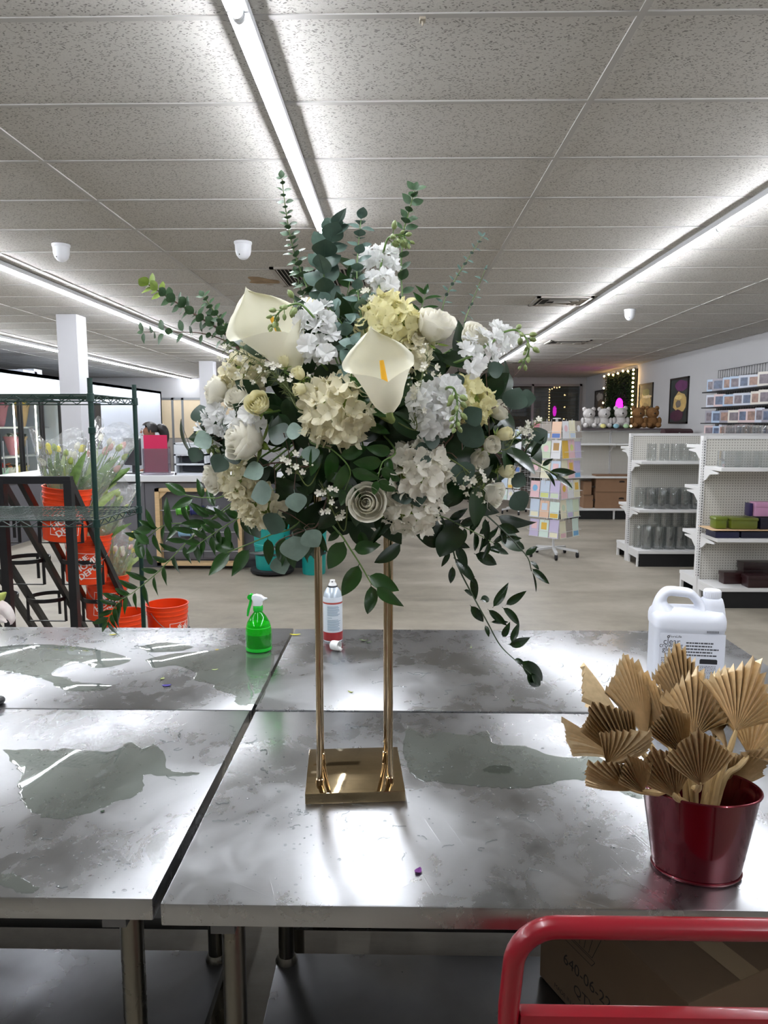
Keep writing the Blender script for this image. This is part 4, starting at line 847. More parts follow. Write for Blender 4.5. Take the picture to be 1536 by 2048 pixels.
# ---- ruscus sprays ----
spray('ruscus_spray', 'ruscus spray hanging between the two gold rods', 'ruscus', [(655, 1020, -.12), (688, 1078, -.13), (720, 1128, -.13), (742, 1166, -.13), (752, 1173, -.13)], [(690, 1080, 653, 1142, -.13, 1.15), (705, 1099, 760, 1090, -.13, 1.25), (719, 1127, 685, 1196, -.13, 1.1), (735, 1150, 799, 1182, -.13, 1.05), (742, 1168, 742, 1236, -.13, 1.0), (751, 1172, 802, 1217, -.13, .95), (680, 1060, 655, 1085, -.11, 1.0), (720, 1060, 735, 1105, -.1, 1.0)], 'rus', G_R)
spray('ruscus_spray', 'longest ruscus spray trailing down to the right, almost touching the table', 'ruscus', [(880, 1030, -.02), (915, 1130, -.02), (945, 1190, -.02), (975, 1245, -.02), (1000, 1290, -.02), (1030, 1320, -.02), (1062, 1348, -.02)],
      [(1040, 1320, 1098, 1369, -.02, .9), (1052, 1344, 1087, 1383, -.02, .9), (985, 1216, 1018, 1165, -.02, .75), (1010, 1211, 1053, 1182, -.02, .8), (1004, 1214, 1045, 1250, -.02, .8), (1015, 1289, 1069, 1281, -.02, .9), (1022, 1286, 1038, 1246, -.02, .85), (1005, 1275, 1018, 1250, -.02, 1.0), (940, 1210, 971, 1249, -.02, .9), (975, 1218, 1015, 1252, -.02, .7), (980, 1244, 1018, 1244, -.02, .5), (970, 1250, 980, 1272, -.02, 1.1), (907, 1115, 955, 1165, -.02, .8), (945, 1150, 952, 1200, -.02, .8), (925, 1145, 950, 1155, -.02, .8), (927, 1180, 950, 1190, -.02, .9), (905, 1131, 902, 1170, -.02, .9), (900, 1102, 883, 1134, -.02, .8), (885, 1065, 862, 1088, -.02, .8), (895, 1080, 940, 1095, -.02, 1.0), (912, 1090, 935, 1135, -.02, 1.0), (948, 1107, 999, 1130, -.02, 1.0), (972, 1098, 1024, 1101, -.02, .8), (960, 1200, 985, 1195, -.02, 1.2), (1062, 1348, 1085, 1375, -.02, .8), (1028, 1318, 1050, 1328, -.02, 1.2)], 'rusd', G_R, stem=mat('ruscus_stem', '33432a', .5))
spray('ruscus_spray', 'ruscus spray arching out below the right side', 'ruscus', [(950, 1010, -.04), (1000, 1055, -.03), (1030, 1085, -.03), (1055, 1115, -.03), (1063, 1142, -.03)], [(1050, 1112, 1075, 1092, -.03, 1.0), (1060, 1122, 1080, 1138, -.03, 1.1), (1063, 1136, 1099, 1168, -.03, .8), (1064, 1142, 1078, 1185, -.03, .25), (1030, 1086, 1050, 1098, -.03, 1.2), (985, 1060, 962, 1098, -.03, .8), (1000, 1058, 1015, 1090, -.03, .9), (970, 1035, 975, 1085, -.04, .8), (995, 1050, 1040, 1065, -.03, 1.0), (955, 1030, 940, 1070, -.04, .9), (1010, 1075, 1045, 1078, -.03, .8)], 'rusd', G_R, stem=mat('ruscus_stem', '33432a', .5))
spray('ruscus_spray', 'ruscus spray pointing right past the card rack', 'ruscus', [(980, 900, -.04), (1040, 915, -.03), (1085, 935, -.03), (1115, 950, -.03)], [(1095, 944, 1156, 945, -.03, .7), (1084, 932, 1106, 917, -.03, 1.0), (1108, 950, 1146, 976, -.03, .75), (1088, 940, 1116, 968, -.03, .6), (1060, 918, 1090, 872, -.03, .6), (1050, 910, 1065, 875, -.03, .8), (1040, 905, 1072, 905, -.03, .7), (1012, 905, 1048, 925, -.03, .7), (1000, 895, 1045, 878, -.03, .8), (1020, 920, 1060, 935, -.03, .6), (1000, 915, 1030, 940, -.03, .8)], 'rusd', G_R)
spray('ruscus_spray', 'ruscus spray sweeping left below the hydrangea, with large green leaves', 'ruscus', [(600, 1040, -.08), (540, 1070, -.06), (480, 1095, -.05), (455, 1105, -.05)], [(472, 1100, 413, 1077, -.05, 1.15), (462, 1104, 415, 1151, -.05, 1.05), (500, 1097, 461, 1153, -.05, 1.0), (486, 1022, 519, 1085, -.05, 1.15), (548, 1005, 576, 1058, -.06, 1.3), (535, 1075, 540, 1130, -.05, 1.0), (570, 1070, 555, 1140, -.05, .9), (606, 1045, 612, 1125, -.07, .5), (620, 1050, 655, 1105, -.07, .8), (575, 1085, 590, 1140, -.05, .9), (640, 1020, 625, 1075, -.08, .9)], 'rus', G_R)
autospray('ruscus_spray', 'ruscus spray of small leaves along the lower left droop', 'ruscus', [(470, 1000, -.03), (415, 1045, -.02), (368, 1090, -.02), (318, 1142, -.02), (270, 1182, -.02), (235, 1206, -.02), (215, 1240, -.02)], 28, 60, 'thin', G_R, angle=46, taper=.2, seed=21, w=1.0, r=.0012)
autospray('ruscus_spray', 'ruscus spray fanning out at the far left in front of the green shelf post', 'ruscus', [(440, 1030, -.02), (380, 1045, -.01), (330, 1050, -.01), (295, 1075, -.01)], 9, 58, 'rus', G_R, angle=58, taper=.1, seed=22, w=.85)
spray('ruscus_spray', 'ruscus spray with three leaves left of the white roses', 'ruscus', [(460, 985, -.03), (410, 995, -.02), (370, 990, -.02)], [(375, 990, 325, 964, -.02, .9), (388, 996, 342, 1016, -.02, .95), (405, 998, 396, 955, -.02, .8), (330, 1023, 342, 1068, -.02, .7), (312, 1058, 288, 1020, -.02, .8), (307, 1059, 261, 1062, -.02, .8), (300, 1090, 265, 1060, -.02, 1.0), (288, 1120, 268, 1074, -.02, 1.0), (305, 1132, 292, 1100, -.02, .7), (430, 1015, 412, 975, -.02, .8)], 'rus', G_R)
autospray('ruscus_spray', 'thick tuft of ruscus hanging under the left hydrangea', 'ruscus', [(520, 1010, -.06), (470, 1040, -.05), (430, 1065, -.04), (395, 1090, -.04)], 14, 54, 'rus', G_R, angle=50, taper=.2, seed=23)
autospray('ruscus_spray', 'dark ruscus tuft hanging under the right hydrangea', 'ruscus', [(850, 1010, -.10), (900, 1040, -.06), (950, 1065, -.04), (985, 1085, -.03)], 14, 54, 'rusd', G_R, angle=55, taper=.2, seed=24)
autospray('ruscus_spray', 'ruscus spray across the front below the central hydrangea', 'ruscus', [(620, 880, -.20), (665, 900, -.22), (700, 940, -.22), (690, 980, -.2)], 9, 66, 'rus', G_R, angle=55, taper=.1, seed=25, w=1.1)
autospray('ruscus_spray', 'ruscus sprig standing behind the top right rose', 'ruscus', [(830, 690, .0), (840, 630, .02), (850, 590, .03)], 8, 46, 'rus', G_R, angle=45, taper=.2, seed=26)
autospray('ruscus_spray', 'ruscus sprig behind the central calla', 'ruscus', [(690, 700, -.08), (690, 620, -.05), (700, 560, -.04)], 7, 66, 'rus', G_R, angle=35, taper=.2, seed=27, w=1.2)
autospray('ruscus_spray', 'glossy ruscus sprig at the right of the bouquet', 'ruscus', [(930, 780, -.08), (980, 775, -.05), (1005, 762, -.03)], 7, 52, 'rusd', G_R, angle=50, taper=.1, seed=28, w=1.2)
autospray('ruscus_spray', 'ruscus sprig below the central calla, leaves spread sideways', 'ruscus', [(720, 860, -.20), (740, 820, -.22), (745, 790, -.23)], 6, 54, 'rus', G_R, angle=60, taper=.1, seed=29, w=1.2)
autospray('ruscus_spray', 'ruscus sprig between the lower rose and hydrangea', 'ruscus', [(790, 900, -.2), (765, 925, -.22), (755, 960, -.22)], 6, 52, 'rus', G_R, angle=60, taper=.1, seed=30, w=1.2)
# ---- salal filler in the depth of the ball ----
rnf = random.Random(77)
spots = [('deep in the middle left', 600, 850), ('deep under the central calla', 760, 870), ('deep at the right', 900, 880), ('at the lower middle', 700, 980), ('at the lower left', 560, 960), ('at the lower right', 920, 1000), ('at the upper right', 860, 740), ('at the upper left', 560, 770), ('at the top behind the hydrangea', 720, 640), ('at the left behind the roses', 470, 860), ('at the right edge', 1000, 870), ('under the ball', 760, 1040), ('under the ball at the left', 620, 1030), ('in the middle', 790, 830), ('behind the top left calla', 600, 700), ('behind the right stock', 950, 760)]
for nm, x, y in spots:
    b0 = F(x, y, off=.07); t = thing('salal_sprig', 'dark salal leaves '+nm+' of the bouquet', 'leaves', b0, 'salal filling the bouquet')
    part('stem', MB().tube([HUB+(b0-HUB)*.3, b0], .002, 6), m_stem, t)
    for k in range(16):
        px, py = x+rnf.gauss(0, 42), y+rnf.gauss(0, 38); b = F(px, py, off=rnf.uniform(.015, .10)); a = rnf.uniform(0, 6.28); L_ = rnf.uniform(.05, .085); o_ = out(px, py)
        side = Vector((math.cos(a), rnf.uniform(-.5, .2), math.sin(a)-.2)).normalized()
        leaf(t, 'sal', b, b+side*L_, o_+Vector((rnf.uniform(-.5, .5), -.3, rnf.uniform(-.4, .6))), rnf.uniform(.9, 1.2), rnf)
# ---- roses ----
def rose_petals(seed, openn=.55, rows=((5, .22, .30), (5, .36, .62), (6, .55, .95))):
    """petal builders around +Z, unit bloom radius, base at the origin, height about 1.5"""
    rn = random.Random(seed); L_ = []
    def petal(rb, close, hgt, wid, a0, roll):
        mb = MB()
        def f(u, v):
            s = 2*u-1; an = a0+s*wid*(.4+.6*min(1, v*2.0))
            bulge = .30+.70*math.sin(min(1, v/.62)*math.pi/2)
            r = rb*bulge*(1-close*max(0, v-.55)**1.3*2.0)+.04*s*rb
            edge = 1-.17*abs(s)**2.6+.015*math.sin(9*s+seed)
            z = hgt*v*edge-roll*max(0, v-.76)**2*6.0
            r += roll*max(0, v-.70)*1.25
            return Vector((r*math.cos(an), r*math.sin(an), z))
        mb.surf(f, 10, 9); return mb
    for ri, (n, rb, fl) in enumerate(rows):
        last = ri/(len(rows)-1)
        for k in range(n): L_.append(petal(rb*rn.uniform(.95, 1.06), .55*(1-last)*(1-.3*openn), 1.50-.30*last*openn+rn.uniform(-.05, .05), rn.uniform(1.15, 1.35)*3.2/n, 2*math.pi*k/n+ri*1.1+rn.uniform(-.15, .15), fl*openn*rn.uniform(.7, 1.3)))
    core = MB()
    def fc(u, v): an = u*2*math.pi*3.4; r = (.02+.15*u)*(.35+.75*min(1, v*1.6))*(1-.25*v); return Vector((r*math.cos(an), r*math.sin(an), (1.36+.06*math.sin(an*1.3))*v))
    core.surf(fc, 44, 5); return L_, core
ROSE = {}
def rose_kit(key, m, seed, openn, rows):
    ps, core = rose_petals(seed, openn, rows); ROSE[key] = ([p.mesh('petal', m, True, ang=180) for p in ps], core.mesh('petal_core', m, True, ang=180))
R3 = ((3, .24, .0), (3, .38, .04), (4, .52, .10), (5, .68, .22), (5, .80, .36)); R2 = ((3, .26, .0), (3, .42, .04), (4, .60, .14))
rose_kit('w', m_rose, 1, .62, R3); rose_kit('w2', m_rose, 2, .8, R3); rose_kit('c', m_cream, 3, .55, R3); rose_kit('b', m_cream, 4, .35, R2); rose_kit('o', m_rose, 5, 1.0, ((3, .22, .0), (4, .38, .06), (4, .55, .14), (5, .70, .28), (6, .82, .42)))
sepm = leaf_mesh('sepal', m_sep, .16, .7, .2, -.35)
def rose(px, py, dia, axis, key, label, group='roses of the bouquet', off=0., name='rose', cat='rose'):
    s = dia/2*MPP; c = F(px, py, off=off); ax = Vector(axis).normalized(); b = c-ax*s*.75
    t = thing(name, label, cat, b, group); M = axis_M(b, ax, s, random.uniform(0, 6))
    for me in ROSE[key][0]: obj('petal', me, t, M)
    obj('petal_core', ROSE[key][1], t, M)
    for k in range(5):
        a = 2*math.pi*k/5; v = M.to_3x3() @ Vector((math.cos(a), math.sin(a), -.25)); u = M.to_3x3() @ Vector((0, 0, 1)); obj('sepal', sepm, t, frame_M(b, v, u, s*.9, s*.9, s*.9))
    cl = MB().lathe([(.02, -.32), (.16, -.22), (.2, -.06), (.14, .06)], 10); cl.xf(M); part('calyx', cl, m_sep, t)
    e = HUB+(b-HUB)*.35; part('stem', MB().tube(spline([b-ax*s*.2, b-ax*s*.9, e], 8), .0022, 6), m_stem, t); return t
def A(px, py, f=.6, up=.15): return out(px, py, f)+Vector((0, 0, up))
rose(870, 652, 84, (.30, -.45, .75), 'w', 'full white rose at the upper right of the bouquet, opening upward', off=-.02)
rose(735, 1006, 84, (-.05, -.80, .12), 'w2', 'white rose facing forward at the bottom middle, above the gold stand', off=-.04)
rose(488, 880, 96, (-.75, -.6, .25), 'w2', 'large white rose at the left side, facing left', off=-.04)
rose(434, 782, 66, (-.9, -.3, .25), 'w', 'white rose bud at the upper left edge', off=-.02)
rose(516, 808, 54, (-.15, -.9, .35), 'c', 'small cream spray rose facing the viewer at the left', off=-.05)
rose(474, 795, 56, (-.4, -.6, .4), 'o', 'open ivory rose between the left bud and the cream spray rose', off=-.01)
rose(428, 958, 66, (-.75, -.6, -.2), 'o', 'ruffled white rose at the lower left edge', off=-.02)
rose(598, 748, 36, (-.35, -.6, .6), 'b', 'small greenish rosebud right of the left calla base', 'rosebuds of the bouquet', -.05)
rose(601, 778, 38, (-.7, -.5, -.1), 'b', 'small yellow rosebud hanging below the greenish bud', 'rosebuds of the bouquet', -.05)
rose(568, 722, 32, (-.2, -.4, .8), 'b', 'tiny closed green-yellow bud under the left calla', 'rosebuds of the bouquet', -.04)
rose(612, 622, 70, (-.1, -.3, .9), 'c', 'cream rose half hidden behind the upper left stock', off=.02)
rose(1008, 868, 44, (.75, -.5, .2), 'b', 'cream rosebud at the right edge, above its twin', 'rosebuds of the bouquet', -.03)
rose(1012, 942, 44, (.8, -.5, -.05), 'b', 'greenish cream rosebud at the right edge, below its twin', 'rosebuds of the bouquet', -.03)
rose(982, 890, 40, (.5, -.8, .2), 'w', 'small white rosebud inside the right edge', 'rosebuds of the bouquet', -.02)
rose(985, 992, 66, (.7, -.5, -.3), 'o', 'white rose half hidden at the lower right', off=.0)
rose(998, 822, 46, (.8, -.4, .4), 'w', 'white rose behind the big dark leaf at the right', off=.01)
rose(948, 672, 66, (.4, -.6, .6), 'w2', 'white rose behind the upper right stock', off=.0)
rose(560, 700, 50, (-.3, -.6, .5), 'c', 'cream rose under the lip of the left calla', off=.0)
rose(955, 920, 52, (.6, -.7, -.1), 'w', 'white rose deep between the right leaves', off=.02)
# ---- hydrangeas ----
def floret(seed, m):
    rn = random.Random(seed); mb = MB()
    for k in range(4):
        a = math.pi/2*k+rn.uniform(-.12, .12); ca, sa = math.cos(a), math.sin(a); cup = rn.uniform(.15, .75); wv = rn.uniform(0, 6)
        def f(u, v):
            s = 2*u-1; r = .06+.94*v; w = .56*math.sin(math.pi*min(1, .12+.80*v)**.9)**.7+.02; x = r; y = s*w; z = cup*v*v-.16*s*s*v+.13*math.sin(wv+5*s)*v*v
            return Vector((x*ca-y*sa, x*sa+y*ca, z))
        mb.surf(f, 4, 4)
    mb.ball((0, 0, .05), .07, 6, 4); mb.tube([(0, 0, -.9), (0, 0, .02)], .03, 5)
    return mb.mesh('floret', m, True, ang=180)
FLO = {k: [floret(q+10*i, m) for q in range(4)] for i, (k, m) in enumerate((('c', m_hyd), ('y', m_hydy), ('w', m_hydw)))}
def hydrangea(px, py, dia, key, label, n=62, off=0., sy=1.0, axis=None):
    rn = random.Random(int(px*7+py)); r = dia/2*MPP; c = F(px, py, off=off); ax = Vector(axis) if axis else A(px, py, 1.0, .3); ax.normalize()
    c = c+ax*(-r*.35); t = thing('hydrangea', label, 'hydrangea', c-ax*r, 'hydrangea heads of the bouquet')
    core = MB().ball(c, r*.62, 12, 8); part('flower_core', core, m_sep, t)
    e = HUB+(c-HUB)*.3; part('stem', MB().tube(spline([c-ax*r*.3, c-ax*r*1.1, e], 8), .003, 6), m_stem, t)
    k = 0; ga = math.pi*(3-math.sqrt(5)); q = ax.to_track_quat('Z', 'Y').to_matrix()
    for i in range(n):
        z = 1-1.45*(i+.5)/n; rr = math.sqrt(max(0, 1-z*z)); v = q @ Vector((rr*math.cos(ga*i), rr*math.sin(ga*i), z)); v = Vector((v.x, v.y, v.z*sy))
        p = c+v*r*rn.uniform(.82, 1.02); nv = (v+Vector((rn.gauss(0, .4), rn.gauss(0, .4), rn.gauss(0, .4)))).normalized()
        obj('floret', rn.choice(FLO[key]), t, axis_M(p, nv, r*rn.uniform(.25, .33)*(62/n)**.3, rn.uniform(0, 6)))
    return t
hydrangea(668, 815, 128, 'c', 'big cream hydrangea in the middle of the bouquet, left of the calla base', off=-.03, n=66)
hydrangea(778, 640, 124, 'y', 'yellowish hydrangea at the top, behind the central calla', off=.0, n=66)
hydrangea(842, 945, 122, 'w', 'ivory hydrangea at the lower right, upper lobe', off=-.02, n=56)
hydrangea(832, 1018, 116, 'w', 'ivory hydrangea at the very bottom right, lower lobe', off=-.02, n=56)
hydrangea(478, 968, 96, 'c', 'cream hydrangea at the lower left, upper lobe', off=.0, n=50)
hydrangea(508, 1012, 100, 'c', 'cream hydrangea at the lower left, lower lobe', off=-.01, n=50)
hydrangea(940, 800, 104, 'y', 'pale yellow hydrangea behind the right stock', off=.0, n=50)
hydrangea(478, 748, 100, 'c', 'cream hydrangea behind the waxflower at the upper left', off=.02, n=50)
hydrangea(820, 690, 92, 'c', 'cream hydrangea half hidden right of the central calla', off=.02, n=44)
# ---- stock ----
def ruffle(seed, m, n=9):
    rn = random.Random(seed); mb = MB()
    for k in range(n):
        a = 2*math.pi*k/n+rn.uniform(-.2, .2); el = .25+.9*(k % 3)/3+rn.uniform(-.1, .1); ca, sa = math.cos(a), math.sin(a); w0 = rn.uniform(0, 6)
        def f(u, v):
            s = 2*u-1; w = .42*v**.7*(1 if v < .9 else .9); d = v*(.9-.08*abs(s)**2); x = d*math.cos(el); z = d*math.sin(el)+.09*math.sin(w0+6*s)*v-.22*v*v*math.cos(el); y = s*w
            return Vector((x*ca-y*sa, x*sa+y*ca, z))
        mb.surf(f, 5, 4)
    return mb.mesh('ruffled_floret', m, True, ang=180)
RUF = [ruffle(q, m_stock) for q in range(5)]
budm = MB().lathe([(.02, -.1), (.26, .1), (.34, .4), (.26, .75), (.02, 1.0)], 8).mesh('bud', m_bud, True)
def stock(label, axis_pts, flo, tip, tdy, buds=14, fr=26, dy=None):
    """axis_pts: picture points of the stalk; flo: (x, y) of the florets; tip: the nodding end with buds"""
    P = [F(x, y, off=-.01) for x, y in axis_pts]; t = thing('stock_flower', label, 'stock', P[0], 'white stock stems of the bouquet'); rn = random.Random(int(axis_pts[0][0]))
    T = [F(x, y, dy=tdy) for x, y in tip]
    part('stem', MB().tube(spline([HUB+(P[0]-HUB)*.4]+P+T, 40), [.003-.0018*i/40 for i in range(41)], 7), m_stem, t)
    for (x, y) in flo:
        q = F(x, y, off=-.03+rn.uniform(-.02, .015)); near = min(P, key=lambda p: (p-q).length); d = (q-near)+out(x, y)*.03
        obj('ruffled_floret', rn.choice(RUF), t, axis_M(q, d, fr*MPP*rn.uniform(.85, 1.15), rn.uniform(0, 6)))
    sp_ = spline(T, 30)
    for i in range(buds):
        s = .25+.75*i/(buds-1); b, d = along(sp_, min(.999, s)); a = i*2.4; side = d.orthogonal(); side = Matrix.Rotation(a, 3, d) @ side
        L_ = .0150*(1.15-.5*s)*rn.uniform(.8, 1.2); dv = (side*(1.0-.4*s)+d*(.3+.6*s)+Vector((0, 0, -.35))).normalized(); b2 = b+dv*.012*(1.2-.6*s)
        bu = obj('bud', budm, t, axis_M(b2, dv, L_)); part('bud_stalk', MB().tube([b, b2], .0008, 5), m_stem, t)
    return t
stock('white stock at the upper left, its green tip curling over the calla', [(640, 720), (636, 690), (630, 640)], [(604, 640), (628, 625), (600, 665), (630, 655), (655, 640), (615, 690), (640, 685), (660, 670), (625, 712), (652, 708), (608, 615), (648, 612)], [(625, 632), (600, 608), (572, 614), (552, 632), (548, 650)], -.20, fr=26)
stock('white stock standing at the very top of the bouquet', [(755, 600), (758, 560), (765, 510)], [(735, 505), (760, 500), (782, 505), (740, 530), (768, 528), (788, 530), (745, 555), (770, 552), (758, 575), (780, 568), (735, 520), (752, 515)], [(768, 500), (775, 478), (790, 470), (805, 472), (815, 482)], -.06, fr=22)
stock('white stock at the right with a long drooping green tip', [(925, 720), (950, 705), (990, 680)], [(940, 680), (965, 670), (990, 672), (1012, 665), (950, 705), (978, 700), (1005, 690), (930, 700), (960, 725), (985, 722), (1020, 680), (945, 735), (995, 660)], [(1000, 668), (1030, 660), (1052, 676), (1058, 700), (1045, 728)], -.10, fr=25)
stock('white stock in front of the right hydrangea, tip hanging down', [(880, 840), (882, 815), (890, 785)], [(850, 785), (875, 778), (900, 775), (840, 810), (868, 808), (895, 800), (845, 835), (872, 838), (898, 828), (860, 857), (885, 855), (915, 790), (835, 800)], [(895, 775), (908, 778), (914, 800), (914, 830), (912, 850)], -.25, fr=27)
stock('white stock at the left edge, tip nodding below the roses', [(490, 850), (460, 845), (430, 830)], [(415, 835), (432, 820), (425, 850), (450, 832), (470, 840), (498, 830), (485, 850), (445, 860), (405, 860), (510, 845), (428, 880)], [(425, 845), (415, 865), (418, 885), (428, 900)], -.12, buds=9, fr=24)
# ---- calla lilies ----
def calla(tip, base, width, face, label, dy, seed=0, open_=.9):
    """spathe: a funnel from base to a flaring lip with a pointed tip"""
    b = F(*base, dy=dy); e = F(*tip, dy=dy+.015); ax = (e-b); L_ = ax.length; ax.normalize(); fz = Vector(face); fz = (fz-ax*fz.dot(ax)).normalized(); sx = ax.cross(fz)
    t = thing('calla_lily', label, 'calla lily', b, 'calla lilies of the bouquet'); W = width*MPP/2
    def sst(a_, b_, x): x = max(0, min(1, (x-a_)/(b_-a_))); return x*x*(3-2*x)
    WT = [(0, .12), (.08, .30), (.18, .42), (.32, .50), (.5, .53), (.68, .50), (.82, .35), (.92, .17), (1, .015)]
    def wt(v):
        for (p, q), (r, w) in zip(WT, WT[1:]):
            if v <= r: k = (v-p)/(r-p); return q+(w-q)*k
        return WT[-1][1]
    def f(u, v):
        s = 2*u-1; pm = R(212)+(R(78)-R(212))*sst(.16, .62, v); an = s*pm; hw = wt(v)*2*W
        r = hw*(1 if v < .25 else 1); r = hw/max(.6, math.sin(min(pm, math.pi/2)))*(.62+.38*sst(.2, .7, v))
        cen = fz*r*.15*sst(.3, .8, v)
        p = b+ax*L_*v*(1-.06*abs(s)**2*sst(.3, .8, v))+sx*math.sin(an)*r-fz*math.cos(an)*r+cen
        ed = max(0, abs(s)-.72)/.28*sst(.3, .6, v)       # rolled lip
        p += (sx*math.copysign(1, s)*.10-fz*.20)*W*ed*ed*1.6
        tp = sst(.86, 1, v); p += fz*(-.05*L_*tp)+sx*(-.04*L_*tp)
        return p+fz*(.015*L_*math.sin(3*s+2*v))+ax*.0
    mb = MB().surf(f, 40, 24); part('spathe', mb, m_calla, t, ang=180)
    part('spadix', MB().tube([b+ax*L_*.08, b+ax*L_*.30+fz*W*.08, b+ax*L_*.58+fz*W*.14], [.006, .0055, .0035], 10), m_spx, t)
    e2 = HUB+(b-HUB)*.3; part('stem', MB().tube(spline([b+ax*L_*.06, b-ax*.004+Vector((0, .03, 0)), b+Vector((0, .10, -.01)), e2], 10), [.0062]*11, 8), mat('calla_stem', '8fa05a', .45), t)
    return t
calla((750, 648), (778, 826), 112, (.16, -1, .28), 'white calla lily facing the viewer at the centre of the bouquet', -.30)
calla((500, 566), (594, 738), 142, (.5, -.85, .1), 'large white calla lily at the upper left, turned to the right', -.18)
# ---- waxflower ----
def wax_mesh():
    mb = MB()
    for k in range(5):
        a = 2*math.pi*k/5; ca, sa = math.cos(a), math.sin(a)
        def f(u, v): s = 2*u-1; x = .35+.75*v; y = s*.42*math.sin(math.pi*(.2+.62*v)); z = .1+.35*v*v; return Vector((x*ca-y*sa, x*sa+y*ca, z))
        mb.surf(f, 2, 2)
    mb.lathe([(.05, -.8), (.32, -.35), (.42, .12), (.22, .06), (.05, .0)], 8); return mb.mesh('wax_bloom', m_wax, True, ang=60)
WAX = wax_mesh(); wbud = MB().ball((0, 0, 0), .6, 8, 6).mesh('wax_bud', m_wax, True)
def waxflower(label, path, blooms, seed, needles=26, off=-.045, size=6.2):
    rn = random.Random(seed); P = [F(x, y, off=off) for x, y in path]; t = thing('waxflower_sprig', label, 'waxflower', P[0], 'waxflower sprigs of the bouquet')
    sp_ = spline(P, 20); part('stem', MB().tube(spline([HUB+(P[0]-HUB)*.6]+P, 24), [.0014-.0008*i/24 for i in range(25)], 5), m_wst, t)
    for i, (x, y) in enumerate(blooms):
        q = F(x, y, off=off-rn.uniform(0, .02)); near = min(sp_[4:], key=lambda p: (p-q).length); d = (q-near)+Vector((0, -.012, .004))
        if (i % 4) == 3: obj('wax_bud', wbud, t, axis_M(q, d, size*MPP*.55))
        else: obj('wax_bloom', WAX, t, axis_M(q, d, size*MPP*rn.uniform(.85, 1.1), rn.uniform(0, 6)))
        part('twig', MB().tube([near, near.lerp(q, .5)+Vector((0, 0, .003)), q], .0006, 4), m_wst, t)
    nb = MB()
    for k in range(needles):
        b, d = along(sp_, rn.uniform(.1, .98)); v = (d+Vector((rn.gauss(0, .6), rn.gauss(0, .6), rn.gauss(0, .6)))).normalized(); nb.tube([b, b+v*rn.uniform(.012, .026)], [.0007, .0002], 4, False)
    o = part('needle_leaves', nb, m_wst, t); o['kind'] = 'stuff'
rw = random.Random(55)
def cl(cx, cy, sx, sy, n): return [(rw.gauss(cx, sx), rw.gauss(cy, sy)) for _ in range(n)]
waxflower('waxflower cluster in the dark hollow under the silver dollar leaf', [(620, 970), (595, 945), (575, 925), (565, 915)], [(591, 908), (566, 918), (576, 924), (582, 933), (592, 934), (610, 927), (579, 942), (625, 930), (605, 945)], 1)
waxflower('waxflower cluster above the left gold rod', [(690, 1060), (665, 1020), (655, 990), (648, 980)], [(637, 986), (647, 985), (660, 977), (664, 995), (663, 1004), (646, 1024), (656, 1022), (673, 1015), (685, 1025), (676, 1036), (682, 1034), (690, 1034), (671, 980)], 2)
waxflower('waxflower spray reaching out over the upper left cream hydrangea', [(600, 800), (560, 760), (520, 725), (470, 700), (445, 692)], cl(500, 735, 30, 18, 14)+[(450, 693), (455, 705), (440, 715), (535, 730), (530, 760), (510, 765)], 3, 60)
waxflower('waxflower spray rising left of the top stock', [(730, 640), (738, 600), (742, 560), (745, 535)], cl(740, 570, 12, 22, 10), 4, 30, -.02)
waxflower('waxflower spray at the right, in front of the card rack', [(1000, 900), (1030, 875), (1060, 855), (1080, 845)], cl(1062, 858, 18, 10, 14), 5, 60, -.02)
waxflower('waxflower cluster under the right rosebuds', [(920, 930), (945, 955), (965, 975)], cl(950, 965, 28, 20, 22), 6, 40)
waxflower('waxflower specks right of the central calla', [(830, 790), (845, 750), (855, 715)], cl(850, 735, 18, 28, 12), 7, 30)
waxflower('waxflower twigs under the upper left calla', [(600, 820), (575, 780), (550, 750)], cl(560, 745, 22, 16, 8), 8, 80)
waxflower('waxflower specks below the central calla', [(830, 860), (828, 820), (825, 790)], cl(828, 800, 10, 22, 9), 9, 30)
# bare twig poking out at the right
tw = spline([F(960, 800, dy=-.05), F(1005, 775, dy=-.03), F(1035, 745, dy=-.03), F(1042, 735, dy=-.03)], 10)
solo('bare_twig', MB().tube(tw, [.0012-.0008*i/10 for i in range(11)], 5).tube([tw[6], tw[6]+Vector((-.002, 0, .012))], .0006, 4), m_brst, 'thin bare twig poking out at the right above the dark round leaves', 'twig')
# serrated hydrangea leaf hanging in front of the right rod
hl = MB(); b = F(775, 1040, dy=-.16); e = F(748, 1085, dy=-.15)
def fh(u, v): s = 2*u-1; w = .016*math.sin(math.pi*v**.75)+(.0016 if int(v*18) % 2 else 0); return b.lerp(e, v)+Vector((s*w, -.006*abs(s), s*w*.5))
solo('hydrangea_leaf', hl.surf(fh, 4, 18), m_rusd, 'serrated dark leaf in front of the top of the right gold rod', 'leaf')
# lily at the left picture edge
m_lily = mat('lily_pink', 'ddc6c4', .5, var=(20, .1), hue='e8e4dc'); m_lilyb = mat('lily_bud', 'a9b45a', .5, var=(30, .2))
YL = 1.75
c = U(-60, 1240, y=YL); t = thing('lily', 'pale pink lily petal and green bud poking in at the left edge', 'lily', c)
def lp_(pts, w, m, nm):
    sp_ = spline([U(x, y, y=YL+d) for x, y, d in pts], 14); mb = MB()
    def f(u, v):
        p, d = along(sp_, min(.999, v)); s = 2*u-1; side = d.cross(Vector((0, -1, .3))).normalized(); return p+side*s*w*math.sin(math.pi*min(.98, .08+.9*v))**.8+Vector((0, 1, 0))*abs(s)*w*.5
    part(nm, mb.surf(f, 6, 14), m, t, ang=180)
lp_([(-70, 1235, 0), (-30, 1210, -.01), (2, 1217, -.02), (18, 1237, -.02), (20, 1250, -.02)], .016, m_lily, 'petal')
